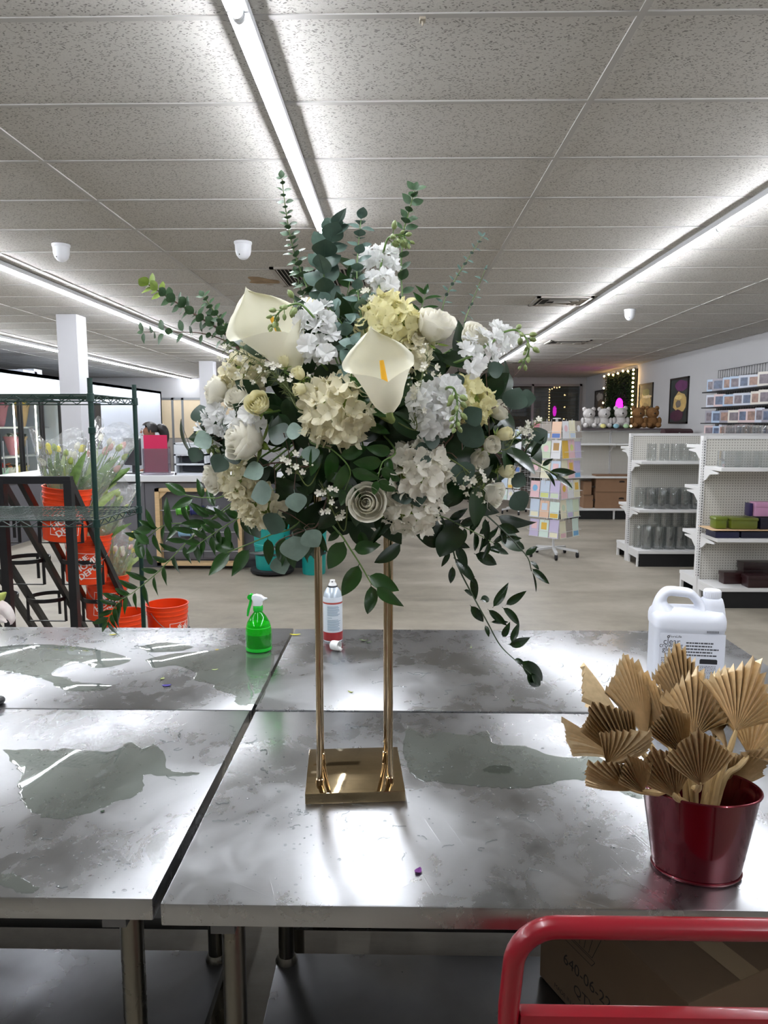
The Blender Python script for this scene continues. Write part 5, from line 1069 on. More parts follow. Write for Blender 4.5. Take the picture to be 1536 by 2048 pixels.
lp_([(-70, 1240, 0), (-35, 1232, .0), (-5, 1238, -.01), (12, 1246, -.01)], .012, m_lily, 'petal')
lp_([(-70, 1230, 0), (-60, 1190, .02), (-55, 1160, .02)], .016, m_lily, 'petal')
lp_([(-75, 1240, 0), (-100, 1235, -.01), (-120, 1260, -.02)], .016, m_lily, 'petal')
bs = spline([U(-40, 1225, y=YL), U(-8, 1202, y=YL), U(12, 1185, y=YL)], 10); part('bud', MB().tube(bs, [.003, .006, .009, .011, .012, .0125, .012, .011, .009, .006, .002], 12), m_lilyb, t)
part('stem', MB().tube([U(-45, 1228, y=YL), U(-70, 1240, y=YL), Vector((U(-70, 1240, y=YL).x-.03, YL, TZ+.004))], .004, 8), m_stem, t)
# =================================================================== GREEN WIRE SHELF
m_grn = mat('green_epoxy', '0a2c25', .35, .1)
YN, YFp = 3.5, 4.09
XS = U(186, 900, y=YN).x
z_top = U(183, 789, y=YN).z; z_mid = U(190, 1041, y=YN).z; ztop_post = U(178, 756, y=YN).z
XSL = XS-1.22
t = thing('wire_shelf', 'dark green wire shelving unit at the left behind the tables', 'shelf', ((XS+XSL)/2, (YN+YFp)/2, 0))
for x, y in ((XS, YN), (XS, YFp), (XSL, YN), (XSL, YFp)):
    p = part('shelf_post', MB().tube([(x, y, 0), (x, y, ztop_post)], .0127, 14), m_grn, t)
    gr = MB()
    for k in range(70): gr.lathe([(.0127, 0), (.0133, .002), (.0133, .004), (.0127, .006)], 10, (x, y, .08+k*.0254), caps=False)
    o = part('post_groove', gr, m_grn, p); o['kind'] = 'stuff'
for z in (z_top, z_mid, .32):
    fr = MB(); w = .0032
    for zz in (z, z-.032):
        for a, b in (((XSL, YN), (XS, YN)), ((XSL, YFp), (XS, YFp)), ((XSL, YN), (XSL, YFp)), ((XS, YN), (XS, YFp))): fr.tube([(*a, zz), (*b, zz)], w, 6)
    s = part('shelf_frame', fr, m_grn, t)
    tr = MB()
    for y in (YN, YFp):
        n = 26
        tr.tube([(XSL+(XS-XSL)*k/n, y, z-(.030 if k % 2 else .002)) for k in range(n+1)], .0026, 5)
    for x in (XS, XSL):
        n = 12; tr.tube([(x, YN+(YFp-YN)*k/n, z-(.030 if k % 2 else .002)) for k in range(n+1)], .0026, 5)
    part('shelf_truss', tr, m_grn, s)
    wr = MB(); n = 47
    for k in range(1, n): x = XSL+(XS-XSL)*k/n; wr.tube([(x, YN, z), (x, YFp, z)], .0023, 5, False)
    for y in (YN+.15, YN+.3, YN+.45): wr.tube([(XSL, y, z-.005), (XS, y, z-.005)], .003, 6, False)
    o = part('shelf_wires', wr, m_grn, s); o['kind'] = 'stuff'
    for x, y in ((XS, YN), (XS, YFp), (XSL, YN), (XSL, YFp)): part('shelf_collar', MB().lathe([(.014, -.036), (.0185, -.034), (.017, .004), (.014, .006)], 14, (x, y, z)), m_grn, s)
part('shelf_clip', MB().lathe([(.013, 0), (.0175, .004), (.0175, .03), (.013, .034)], 14, (XS, YN, U(180, 868, y=YN).z)), m_grn, t)
# =================================================================== BLACK BUCKET RACK
m_blk = mat('rack_black', '17171a', .38)
YR = 4.4; a0 = U(137, 960, y=YR); X3 = a0.x; zb = a0.z; e3 = U(254, 1210, x=X3)
sl = (e3.z-zb)/(e3.y-YR)
XR_ = [X3, X3-.30, X3-.42, X3-.70, X3-.82, X3-1.10]
t = thing('bucket_rack', 'black steel step rack with rings for flower buckets', 'rack', (X3-.5, 4.9, 0))
yend = YR+(.06-zb)/sl
for x in XR_: part('sloped_rail', MB().bar((x, YR, zb), (x, yend, .06), .032, .045), m_blk, t, False)
part('top_bar', MB().bar((X3-1.12, YR, zb), (X3+.02, YR, zb), .045), m_blk, t, False)
for x in (X3, X3-1.10, X3-.42): part('back_post', MB().bb(x-.024, x+.024, YR-.024, YR+.024, 0, zb), m_blk, t, False)
part('foot_bar', MB().bar((X3-1.12, YR+.05, .24), (X3+.02, YR+.05, .24), .035), m_blk, t, False)
for x in (X3, X3-.56, X3-1.10): part('foot_rail', MB().bar((x, YR, .03), (x, yend+.03, .03), .04), m_blk, t, False)
part('front_bar', MB().bar((X3-1.12, yend, .05), (X3+.02, yend, .05), .035), m_blk, t, False)
BKT = []
for col, (xa, xb) in enumerate(((XR_[1], XR_[0]), (XR_[3], XR_[2]), (XR_[5], XR_[4]))):
    for lv in range(3):
        y = YR+.23+.29*lv; z = zb+sl*(y-YR)+.02; x = (xa+xb)/2; r = .148
        rg = [(x+r*math.cos(2*math.pi*k/28), y+r*math.sin(2*math.pi*k/28), z) for k in range(28)]
        rr = MB(); n = 28
        rr.lathe([(r-.004, -.014), (r+.004, -.014), (r+.004, .014), (r-.004, .014), (r-.004, -.014)], 28, (x, y, z), caps=False)
        g_ = part('bucket_ring', rr, m_blk, t, ang=30)
        for a in (R(200), R(340), R(90)):
            q = Vector((x+r*math.cos(a), y+r*math.sin(a), z)); q2 = q+Vector((0, 0, -.17)); part('ring_strap', MB().bar(q, q2, .02, .006), m_blk, g_, False)
        part('ring_seat', MB().bar((x+r*math.cos(R(200)), y+r*math.sin(R(200)), z-.17), (x+r*math.cos(R(340)), y+r*math.sin(R(340)), z-.17), .016, .006), m_blk, g_, False)
        if col == 0: BKT.append(Vector((x, y, z-.155)))
# =================================================================== ORANGE BUCKETS
m_or = mat('bucket_orange', 'e8420f', .36, var=(6, .05)); m_lab = mat('logo_white', 'f2e4de', .5)
HB = .345
bk_wall = MB().lathe([(.001, .0), (.126, .0), (.131, .004), (.141, .235), (.1435, .238), (.1435, .246), (.1415, .249), (.1435, .268), (.149, .271), (.149, .279), (.1445, .282), (.146, .300), (.151, .303), (.151, .311), (.1475, .314), (.150, .338), (.156, .340), (.156, .345), (.146, .345), (.136, .05), (.128, .012), (.001, .010)], 44).mesh('bucket_shell', m_or, True, ang=30)
hp = [(.153*math.cos(a), -.153*math.sin(a)*.98, .300-.16*math.sin(a)) for a in [math.pi*k/16 for k in range(17)]]
bk_hand = MB().tube(hp, .0028, 6).mesh('bail_handle', mat('bail_wire', '9a9a98', .4, .8), True)
bk_grip = MB().tube(hp[7:10], .011, 8).mesh('handle_grip', mat('grip_black', '1a1a1a', .5), True)
def wrap(mb, ang0=-math.pi/2, z0=.135, extra=.0042):
    q = []
    for x, y, _ in mb.v:
        z = z0+y; r = .131+(.141-.131)*(z-.004)/.231+extra; a = ang0+x/.137; q.append((r*math.cos(a), r*math.sin(a), z))
    mb.v = q; return mb
def logo():
    fr = MB(); S = .088; w = .004; n = 10
    def strip(x0, y0, x1, y1):
        fr.surf(lambda u, v: Vector((x0+(x1-x0)*u, y0+(y1-y0)*v, 0)), n, 1)
    strip(-S, -S, S, -S+w); strip(-S, S-w, S, S); strip(-S, -S, -S+w, S); strip(S-w, -S, S, S)
    tx = MB()
    for s, dy, sz in (('THE', .052, .046), ('HOME', .010, .062), ('DEPOT', -.042, .058)):
        m = text_mb(s, sz); c, s_ = math.cos(R(38)), math.sin(R(38))
        for bold in (0, .0022, .0044):
            tx.add([((x+bold)*c-(y+dy)*s_, (x+bold)*s_+(y+dy)*c, 0) for x, y, _ in m.v], m.f)
    return wrap(fr).mesh('logo_frame', m_lab, True), wrap(tx).mesh('logo_lettering', m_lab, False)
lgF, lgT = logo()
def bucket(p, label, tilt=(0, 0, 0), spin=0, logo_on=True, group='orange buckets'):
    t = thing('plastic_bucket', label, 'bucket', p, group); M = Matrix.Translation(p) @ Euler(tilt).to_matrix().to_4x4() @ Matrix.Rotation(spin, 4, 'Z')
    obj('bucket_shell', bk_wall, t, M); h = obj('bail_handle', bk_hand, t, M)
    obj('handle_grip', bk_grip, h, M)
    if logo_on: f = obj('logo_frame', lgF, t, M); obj('logo_lettering', lgT, t, M)
    return t
for p, nm in zip(BKT, ('top', 'middle', 'bottom')): bucket(p, 'orange bucket with white logo in the %s ring of the black rack' % nm, (0, R(6), 0), R(22))
c4 = U(246, 1224, z=HB); c5 = U(334, 1206, z=HB)
bucket(Vector((c4.x, c4.y, 0)), 'orange bucket on the floor behind the green shelf post', spin=R(70))
bucket(Vector((c5.x, c5.y, 0)), 'orange bucket on the floor right of the green shelf', spin=R(60))
c6 = Vector((-4.5, 8.0, 0)); c6 = U(8, 985, y=7.4)
# =================================================================== WRAPPED TULIPS
m_cel = thin_glass('cellophane', 'f6f9f9', 3.2, .10, 1.45, body=.12, bodycol='ffffff', bump=(26, 1.0, .03)); m_tl = mat('tulip_leaf', '6c8a4a', .4, var=(10, .25)); m_tl2 = mat('tulip_leaf_pale', '9fb070', .4, var=(10, .2))
TB = [mat('tulip_'+k, c, .5, var=(20, .1)) for k, c in (('pink', 'c99a90'), ('yellow', 'd6c832'), ('white', 'd8d4c0'), ('green', '97a850'))]
tlf = [leaf_mesh('tulip_leaf', m, .075, .6, .5, b) for m in (m_tl, m_tl2) for b in (.05, .25)]
tbud = [MB().lathe([(.03, 0), (.26, .15), (.34, .4), (.27, .75), (.04, 1.0)], 8).mesh('tulip_bud', m, True) for m in TB]
def bouquet(base, top, wtop, label, seed, bc=(0, 2, 3), n=12):
    rn = random.Random(seed); b = Vector(base); e = Vector(top); ax = e-b; L_ = ax.length; ax.normalize(); t = thing('wrapped_tulips', label, 'bouquet', b, 'cellophane wrapped tulips'); s0 = ax.orthogonal().normalized(); s1 = ax.cross(s0); r1 = wtop/2
    for i in range(n):
        a = rn.uniform(0, 6.28); q = math.sqrt(rn.random()); d = s0*math.cos(a)+s1*math.sin(a); p1 = b+ax*L_*rn.uniform(.62, .88)+d*q*r1*.72
        part('stalk', MB().tube([b+d*.02, p1], .0028, 5), m_tl, t); M = axis_M(p1-ax*.01, (p1-b)+d*.1, .062*rn.uniform(.8, 1.1)); obj('tulip_bud', tbud[rn.choice(bc)], t, M)
        for _ in range(2):
            st = b.lerp(p1, rn.uniform(.05, .45)); a2 = rn.uniform(0, 6.28); dd = ax+(s0*math.cos(a2)+s1*math.sin(a2))*rn.uniform(.15, .5); Lf_ = L_*rn.uniform(.4, .6)
            obj('tulip_leaf', rn.choice(tlf), t, frame_M(st, dd, Vector((rn.uniform(-1, 1), -1, .3)), Lf_*1.3, Lf_, Lf_))
    def f(u, v):
        a = u*2*math.pi; r = .035+(r1-.035)*v**.8; r *= 1+.10*math.sin(5*a+seed)*v+.06*math.sin(11*a)*v; h = L_*(v*(1+.07*math.sin(3*a+seed)*v)); d = s0*math.cos(a)+s1*math.sin(a); return b+ax*h+d*r
    part('cellophane_sleeve', MB().surf(f, 28, 8), m_cel, t, ang=180)
    return t
def up(p, h): return Vector((p.x, p.y, p.z+h))
bouquet(up(BKT[0], .06), U(120, 868, y=BKT[0].y), .32, 'clear wrapped tulips with a yellow bloom standing in the top orange bucket', 31, (0, 1, 2, 3), 14)
bouquet(up(BKT[0], .06)+Vector((.04, .02, 0)), U(236, 862, y=BKT[0].y+.25), .30, 'clear wrapped tulips leaning right out of the top orange bucket', 32, (0, 2, 3))
bouquet(up(BKT[1], .06), U(238, 962, y=BKT[1].y+.15), .30, 'clear wrapped tulips leaning right out of the middle orange bucket', 33, (0, 3, 3))
bouquet(up(BKT[2], .06), U(250, 1050, y=BKT[2].y+.12), .30, 'clear wrapped tulips leaning right out of the bottom orange bucket', 34, (2, 1, 0))
# =================================================================== COUNTER
m_cgr = mat('counter_grey', '5d5d62', .55, var=(2, .05)); m_ctop = mat('counter_top', 'd6d8da', .4); m_ply = mat('plywood_edge', 'c9ab80', .6, var=(9, .1), scale3=(1, 1, 6))
YK = 8.2; zk = U(300, 951, y=YK).z; xk0, xk1 = -3.58, U(636, 1050, y=YK).x
t = thing('sales_counter', 'dark grey sales counter with a white top and a plywood ribbon frame', 'counter', ((xk0+xk1)/2, YK+.35, 0))
part('counter_body', MB().bb(xk0+.02, xk1-.02, YK+.03, YK+.66, .10, zk-.07), m_cgr, t, False)
part('counter_top', MB().bb(xk0, xk1, YK-.03, YK+.72, zk-.07, zk), m_ctop, t, False, bevel=.006)
part('kick_plate', MB().bb(xk0+.04, xk1-.04, YK+.05, YK+.60, 0, .10), mat('kick_grey', '45464b', .6), t, False)
for k in range(4):
    x = xk0+.02+(xk1-xk0-.04)*k/4; part('counter_panel', MB().bb(x+.006, x+(xk1-xk0-.04)/4-.006, YK+.018, YK+.03, .12, zk-.09), m_cgr, t, False)
fx0, fx1 = U(316, 1050, y=YK).x, U(487, 1065, y=YK).x; fz0 = .045; fz1 = U(330, 976, y=YK).z
fr = part('ribbon_frame', MB().bb(fx0, fx0+.05, YK-.08, YK+.03, fz0, fz1).bb(fx1-.05, fx1, YK-.08, YK+.03, fz0, fz1).bb(fx0, fx1, YK-.08, YK+.03, fz1-.035, fz1).bb(fx0, fx1, YK-.08, YK+.03, fz0, fz0+.04), m_ply, t, False)
part('corner_brace', MB().prism([(0, 0), (.09, 0), (0, -.09)], lambda a, b: (fx0+.05+a, YK-.06, fz1-.035+b), lambda a, b: (fx0+.05+a, YK-.04, fz1-.035+b)), m_ply, fr, False)
zr = [U(400, y, y=YK).z for y in (1020, 1063, 1101)]
for z in zr: part('ribbon_rod', MB().tube([(fx0+.04, YK-.05, z), (fx1-.04, YK-.05, z)], .006, 8), m_alu, fr)
def spool(px0, px1, z, col, label):
    xa, xb = U(px0, 1050, y=YK).x, U(px1, 1050, y=YK).x; t = thing('ribbon_spool', label, 'ribbon', ((xa+xb)/2, YK-.05, z), 'ribbon spools on the counter rods')
    part('ribbon_roll', MB().tube([(xa+.012, YK-.05, z), (xb-.012, YK-.05, z)], .048, 18), mat('ribbon_'+col, col, .35), t)
    for x in (xa, xb-.010): part('spool_flange', MB().tube([(x, YK-.05, z), (x+.010, YK-.05, z)], .056, 18), mat('ribbon_'+col, col, .35), t)
spool(358, 380, zr[0], '59a832', 'green ribbon spool on the top rod of the counter'); spool(386, 411, zr[0], '262a66', 'navy ribbon spool beside the green one')
spool(361, 385, zr[1], '8db4d2', 'light blue ribbon spool on the middle rod'); spool(388, 404, zr[1], 'c8c9cc', 'silver ribbon spool beside the light blue one'); spool(418, 440, zr[0], 'b9bcc2', 'grey ribbon spool right of the navy one')
t = thing('side_counter', 'grey counter with a white top along the left side, behind the black rack', 'counter', (-5.6, 10.6, 0))
part('counter_body', MB().bb(-5.85, -5.29, 8.9, 12.6, 0, .86), m_cgr, t, False); part('counter_top', MB().bb(-5.88, -5.25, 8.87, 12.63, .86, .92), m_ctop, t, False, bevel=.006)
t = thing('far_cabinet', 'low grey cabinet far behind the flower stand', 'cabinet', (-1.0, 11.5, 0))
part('cabinet_body', MB().bb(-1.35, -.72, 11.2, 11.8, 0, .82), m_cgr, t, False, bevel=.005); part('cabinet_top', MB().bb(-1.37, -.70, 11.18, 11.82, .82, .86), m_ctop, t, False, bevel=.005)
# --- things on the counter
c = Vector((U(325, 948, y=YK+.12).x, YK+.12, zk)); yk2 = YK+.12
x0, x1 = U(288, 940, y=yk2).x, U(340, 940, y=yk2).x
m_acr = thin_glass('acrylic_grey', 'e6e2e8', 1.0, .04, 1.49, body=.15, bodycol='b0a8b0')
t = thing('brochure_holder', 'clear grey acrylic holder standing on the counter', 'holder', c)
hz = U(310, 897, y=yk2).z
part('holder_front', MB().bb(x0, x1, yk2-.03, yk2-.024, zk+.02, hz), m_acr, t, False); part('holder_back', MB().bb(x0, x1, yk2+.03, yk2+.036, zk+.02, hz+.02), m_acr, t, False)
part('holder_side', MB().bb(x0, x0+.008, yk2-.03, yk2+.036, zk+.02, hz), m_acr, t, False); part('holder_side', MB().bb(x1-.008, x1, yk2-.03, yk2+.036, zk+.02, hz), m_acr, t, False)
part('holder_foot', MB().bb(x0-.02, x1+.02, yk2-.05, yk2+.08, zk, zk+.02), m_acr, t, False)
hz2 = U(305, 870, y=yk2).z
solo('pink_leaflet', MB().bb(x0+.012, x1-.02, yk2-.012, yk2-.002, zk+.03, hz2), mat('magenta_paper', 'c2164f', .5), 'magenta leaflet standing in the acrylic holder', 'paper')
x0, x1 = U(349, 930, y=yk2).x, U(412, 930, y=yk2).x; z1 = U(370, 886, y=yk2).z; m_org = mat('organizer_white', 'd3d8de', .4)
t = thing('drawer_organizer', 'white desktop organizer with two dark slots on the counter', 'organizer', ((x0+x1)/2, yk2+.1, zk)); hh = z1-zk
part('organizer_back', MB().bb(x0, x1, yk2+.18, yk2+.20, zk, z1), m_org, t, False)
for x in (x0, x1-.02): part('organizer_side', MB().bb(x, x+.02, yk2, yk2+.2, zk, z1), m_org, t, False)
for q in (0, .30, .60, .95): part('organizer_shelf', MB().bb(x0, x1, yk2, yk2+.2, zk+hh*q, zk+hh*q+.02), m_org, t, False)
part('drawer', MB().bb(x0+.02, x1-.02, yk2-.006, yk2+.17, zk+hh*.64, zk+hh*.94), m_org, t, False, bevel=.004)
for q in (.10, .38): part('dark_slot', MB().bb(x0+.06, x1-.04, yk2+.10, yk2+.17, zk+hh*q, zk+hh*(q+.18)), mat('slot_navy', '141a26', .4), t, False)
part('drawer_knob', MB().ball((x0+.05, yk2-.004, zk+hh*.56), .010, 8, 6), m_dk, t)
c = Vector((U(265, 905, y=YK+.3).x, YK+.3, zk)); t = thing('computer_monitor', 'dark computer monitor seen from behind on the counter', 'monitor', c); m_mon = mat('monitor_black', '2a292e', .4)
sc_ = MB().bb(-.13, .13, -.02, .02, .10, .42); sc_.xf(Matrix.Translation(c) @ Matrix.Rotation(R(-28), 4, 'Z')); part('screen_shell', sc_, m_mon, t, True, bevel=.01)
part('monitor_arm', MB().tube([(c.x, c.y+.02, zk+.01), (c.x, c.y+.03, zk+.2)], .02, 10), m_mon, t); part('monitor_foot', MB().bb(c.x-.1, c.x+.1, c.y-.06, c.y+.1, zk, zk+.012), m_mon, t, False, bevel=.004)
# --- teal bins
m_teal = mat('bin_teal', '0f8f88', .45, var=(4, .06))
def bin_(px, w, label, dolly):
    y = 7.95; x = U(px, 1140, y=y).x; t = thing('waste_bin', label, 'bin', (x, y, 0), 'teal bins in front of the counter'); h = U(px, 1036, y=y).z; z0 = .06 if dolly else .0; r = w/2
    part('bin_body', MB().lathe([(.01, z0), (r*.82, z0), (r*.86, z0+.02), (r*.92, h*.5), (r*.95, h*.51), (r*.95, h*.55), (r*.92, h*.56), (r, h-.05), (r*1.06, h-.045), (r*1.06, h-.02), (r*.96, h-.02), (r*.82, z0+.04), (.01, z0+.03)], 36, (x, y, 0)), m_teal, t, ang=35)
    part('bin_band', MB().lathe([(r*.935, h*.36), (r*.945, h*.365), (r*.945, h*.40), (r*.935, h*.405)], 36, (x, y, 0), caps=False), mat('band_dark', '16302f', .5), t)
    if dolly:
        d = part('bin_dolly', MB().lathe([(.01, .02), (r*1.12, .02), (r*1.16, .03), (r*1.16, .055), (r*1.05, .06), (.01, .06)], 36, (x, y, 0)), mat('rubber_black', '17171a', .7), t)
        for a in range(4): q = (x+r*.8*math.cos(a*1.57), y+r*.8*math.sin(a*1.57), .014); part('dolly_caster', MB().ball(q, .014, 8, 6), mat('rubber_black', '17171a', .7), d)
bin_(545, .42, 'round teal bin on a black dolly left of the gold stand', True); bin_(628, .30, 'narrower teal bin directly behind the left gold rod', False)
# =================================================================== WALK-IN COOLER
XC = U(325, 860, y=19.3).x; zc = U(325, 783, y=19.3).z; m_cool = mat('cooler_white', 'd4dbe6', .45, var=(1, .02)); XCB = XC-2.2
yd0, yd1 = 8.0, U(121, 870, x=XC).y; zd = U(60, 797, x=XC).z
t = thing('walk_in_cooler', 'white walk-in flower cooler with black framed glass doors', 'cooler', (XC-1, 13, 0))
part('cooler_front_wall', MB().bb(XC-.08, XC, yd1, 19.3, 0, zc), m_cool, t, False)
part('cooler_header', MB().bb(XC-.08, XC, yd0, yd1, zd, zc), m_cool, t, False); part('cooler_sill', MB().bb(XC-.08, XC, yd0, yd1, 0, .12), mat('sill_black', '1b1b1d', .5), t, False)
part('cooler_end_wall', MB().bb(XCB, XC, 19.22, 19.3, 0, zc), m_cool, t, False); part('cooler_near_wall', MB().bb(XCB, XC, yd0-.08, yd0, 0, zc), m_cool, t, False)
part('cooler_roof', MB().bb(XCB, XC, yd0-.08, 19.3, zc-.06, zc), m_cool, t, False); part('cooler_back_wall', MB().bb(XCB, XCB+.06, yd0, 19.3, 0, zc), m_cool, t, False); part('cooler_partition', MB().bb(XCB, XC-.08, yd1+.3, yd1+.36, 0, zc), m_cool, t, False)
ya = [U(px, 870, x=XC).y for px in (40, 83)]; dw = ya[1]-ya[0]; ys = sorted([ya[0]-dw*k for k in range(0, 7) if ya[0]-dw*k > yd0]+[ya[1], yd1])
m_dfr = mat('door_black', '141416', .4)
for k in range(len(ys)-1):
    y0, y1 = ys[k]+.01, ys[k+1]-.01; w = .045
    d = part('cooler_door', MB().bb(XC, XC+.04, y0, y0+w, .12, zd).bb(XC, XC+.04, y1-w, y1, .12, zd).bb(XC, XC+.04, y0, y1, zd-w, zd).bb(XC, XC+.04, y0, y1, .12, .12+w), m_dfr, t, False)
    part('door_glass', MB().bb(XC+.012, XC+.02, y0+w, y1-w, .12+w, zd-w), m_pane, d, False); part('door_handle', MB().tube([(XC+.07, y0+.05, .9), (XC+.07, y0+.05, 1.4)], .012, 8), m_alu, d)
    part('interior_light', MB().bb(XC-.10, XC-.085, y0, y0+.02, .4, zd-.1), glow('cooler_light', 'fff0d2', 26.0), t, False)
part('dark_panel', MB().bb(XC, XC+.05, U(186, 840, x=XC).y, U(198, 840, x=XC).y, U(190, 870, x=XC).z-.3, U(190, 806, x=XC).z), m_dfr, t, False)
m_shf = mat('cooler_shelf', 'b9bcc0', .4, .5); rc_ = random.Random(12)
for z in (.55, 1.12, 1.62):
    t2 = part('cooler_shelf', MB().bb(XC-1.3, XC-.30, yd0+.1, yd1+.2, z-.03, z), m_shf, t, False)
WR = [('yellow', 'e2c978'), ('kraft', 'd9b582'), ('white', 'dcdad2'), ('rose pink', 'd08a98'), ('mint', '9fc4b4')]; BLM = [('red', 'b3202a'), ('yellow', 'e6c93a'), ('pink', 'd87a94'), ('white', 'e4e0d6'), ('orange', 'd8732e')]
blm = {n: MB().ball((0, 0, 0), 1, 8, 6).mesh('bloom', mat('cooler_bloom_'+n.replace(' ', '_'), c, .6), True) for n, c in BLM}
lvl = {.0: ('floor', .12), .55: ('bottom shelf', .55), 1.12: ('middle shelf', 1.12), 1.62: ('top shelf', 1.62)}
used = set()
for z in (.55, 1.12, 1.62):
    for k in range(7):
        y = yd1-.25-.42*k; x = XC-.55-rc_.uniform(0, .2); wn, wc = WR[(k*2+int(z*10)) % 5]; bn, _ = BLM[(k+int(z*7)) % 5]
        lb = '%s wrapped bouquet of %s blooms on the cooler %s, %s from the column' % (wn, bn, lvl[z][0], ('first', 'second', 'third', 'fourth', 'fifth', 'sixth', 'seventh')[k])
        t3 = thing('cooler_bouquet', lb, 'bouquet', (x, y, z), 'bouquets inside the cooler'); h = rc_.uniform(.26, .36)
        part('paper_wrap', MB().lathe([(.05, 0), (.07, .05), (.13, h), (.15, h+.04), (.12, h+.01), (.01, h-.05)], 14, (x, y, z)), mat('wrap_'+wn.replace(' ', '_'), wc, .6), t3)
        for q in range(7):
            a = q*2.4; r = .035*math.sqrt(q)*1.2; obj('bloom', blm[bn], t3, axis_M(Vector((x+r*math.cos(a), y+r*math.sin(a), z+h+.03+rc_.uniform(0, .05))), (0, 0, 1), .042))
        obj('leaf', LF['sal'][0], t3, frame_M((x, y, z+h-.02), (.8, -.3, .5), (.3, -1, .4), .2, .2, .2)); obj('leaf', LF['sal'][1], t3, frame_M((x, y, z+h-.02), (.2, -.9, .6), (.9, -.4, .3), .2, .2, .2))
for px, w_, h_ in ((44, .5, .08), (60, .3, .12)):
    q = U(px, 742, x=XC-.4); solo('flat_box', MB().box((XC-.4, q.y, zc+h_/2), (.3, w_, h_)), mat('box_pale', 'b8bcc4', .6), ('flat pale box' if w_ == .5 else 'small pale box')+' lying on top of the cooler', 'box', 'boxes on the cooler roof', bevel=.01)
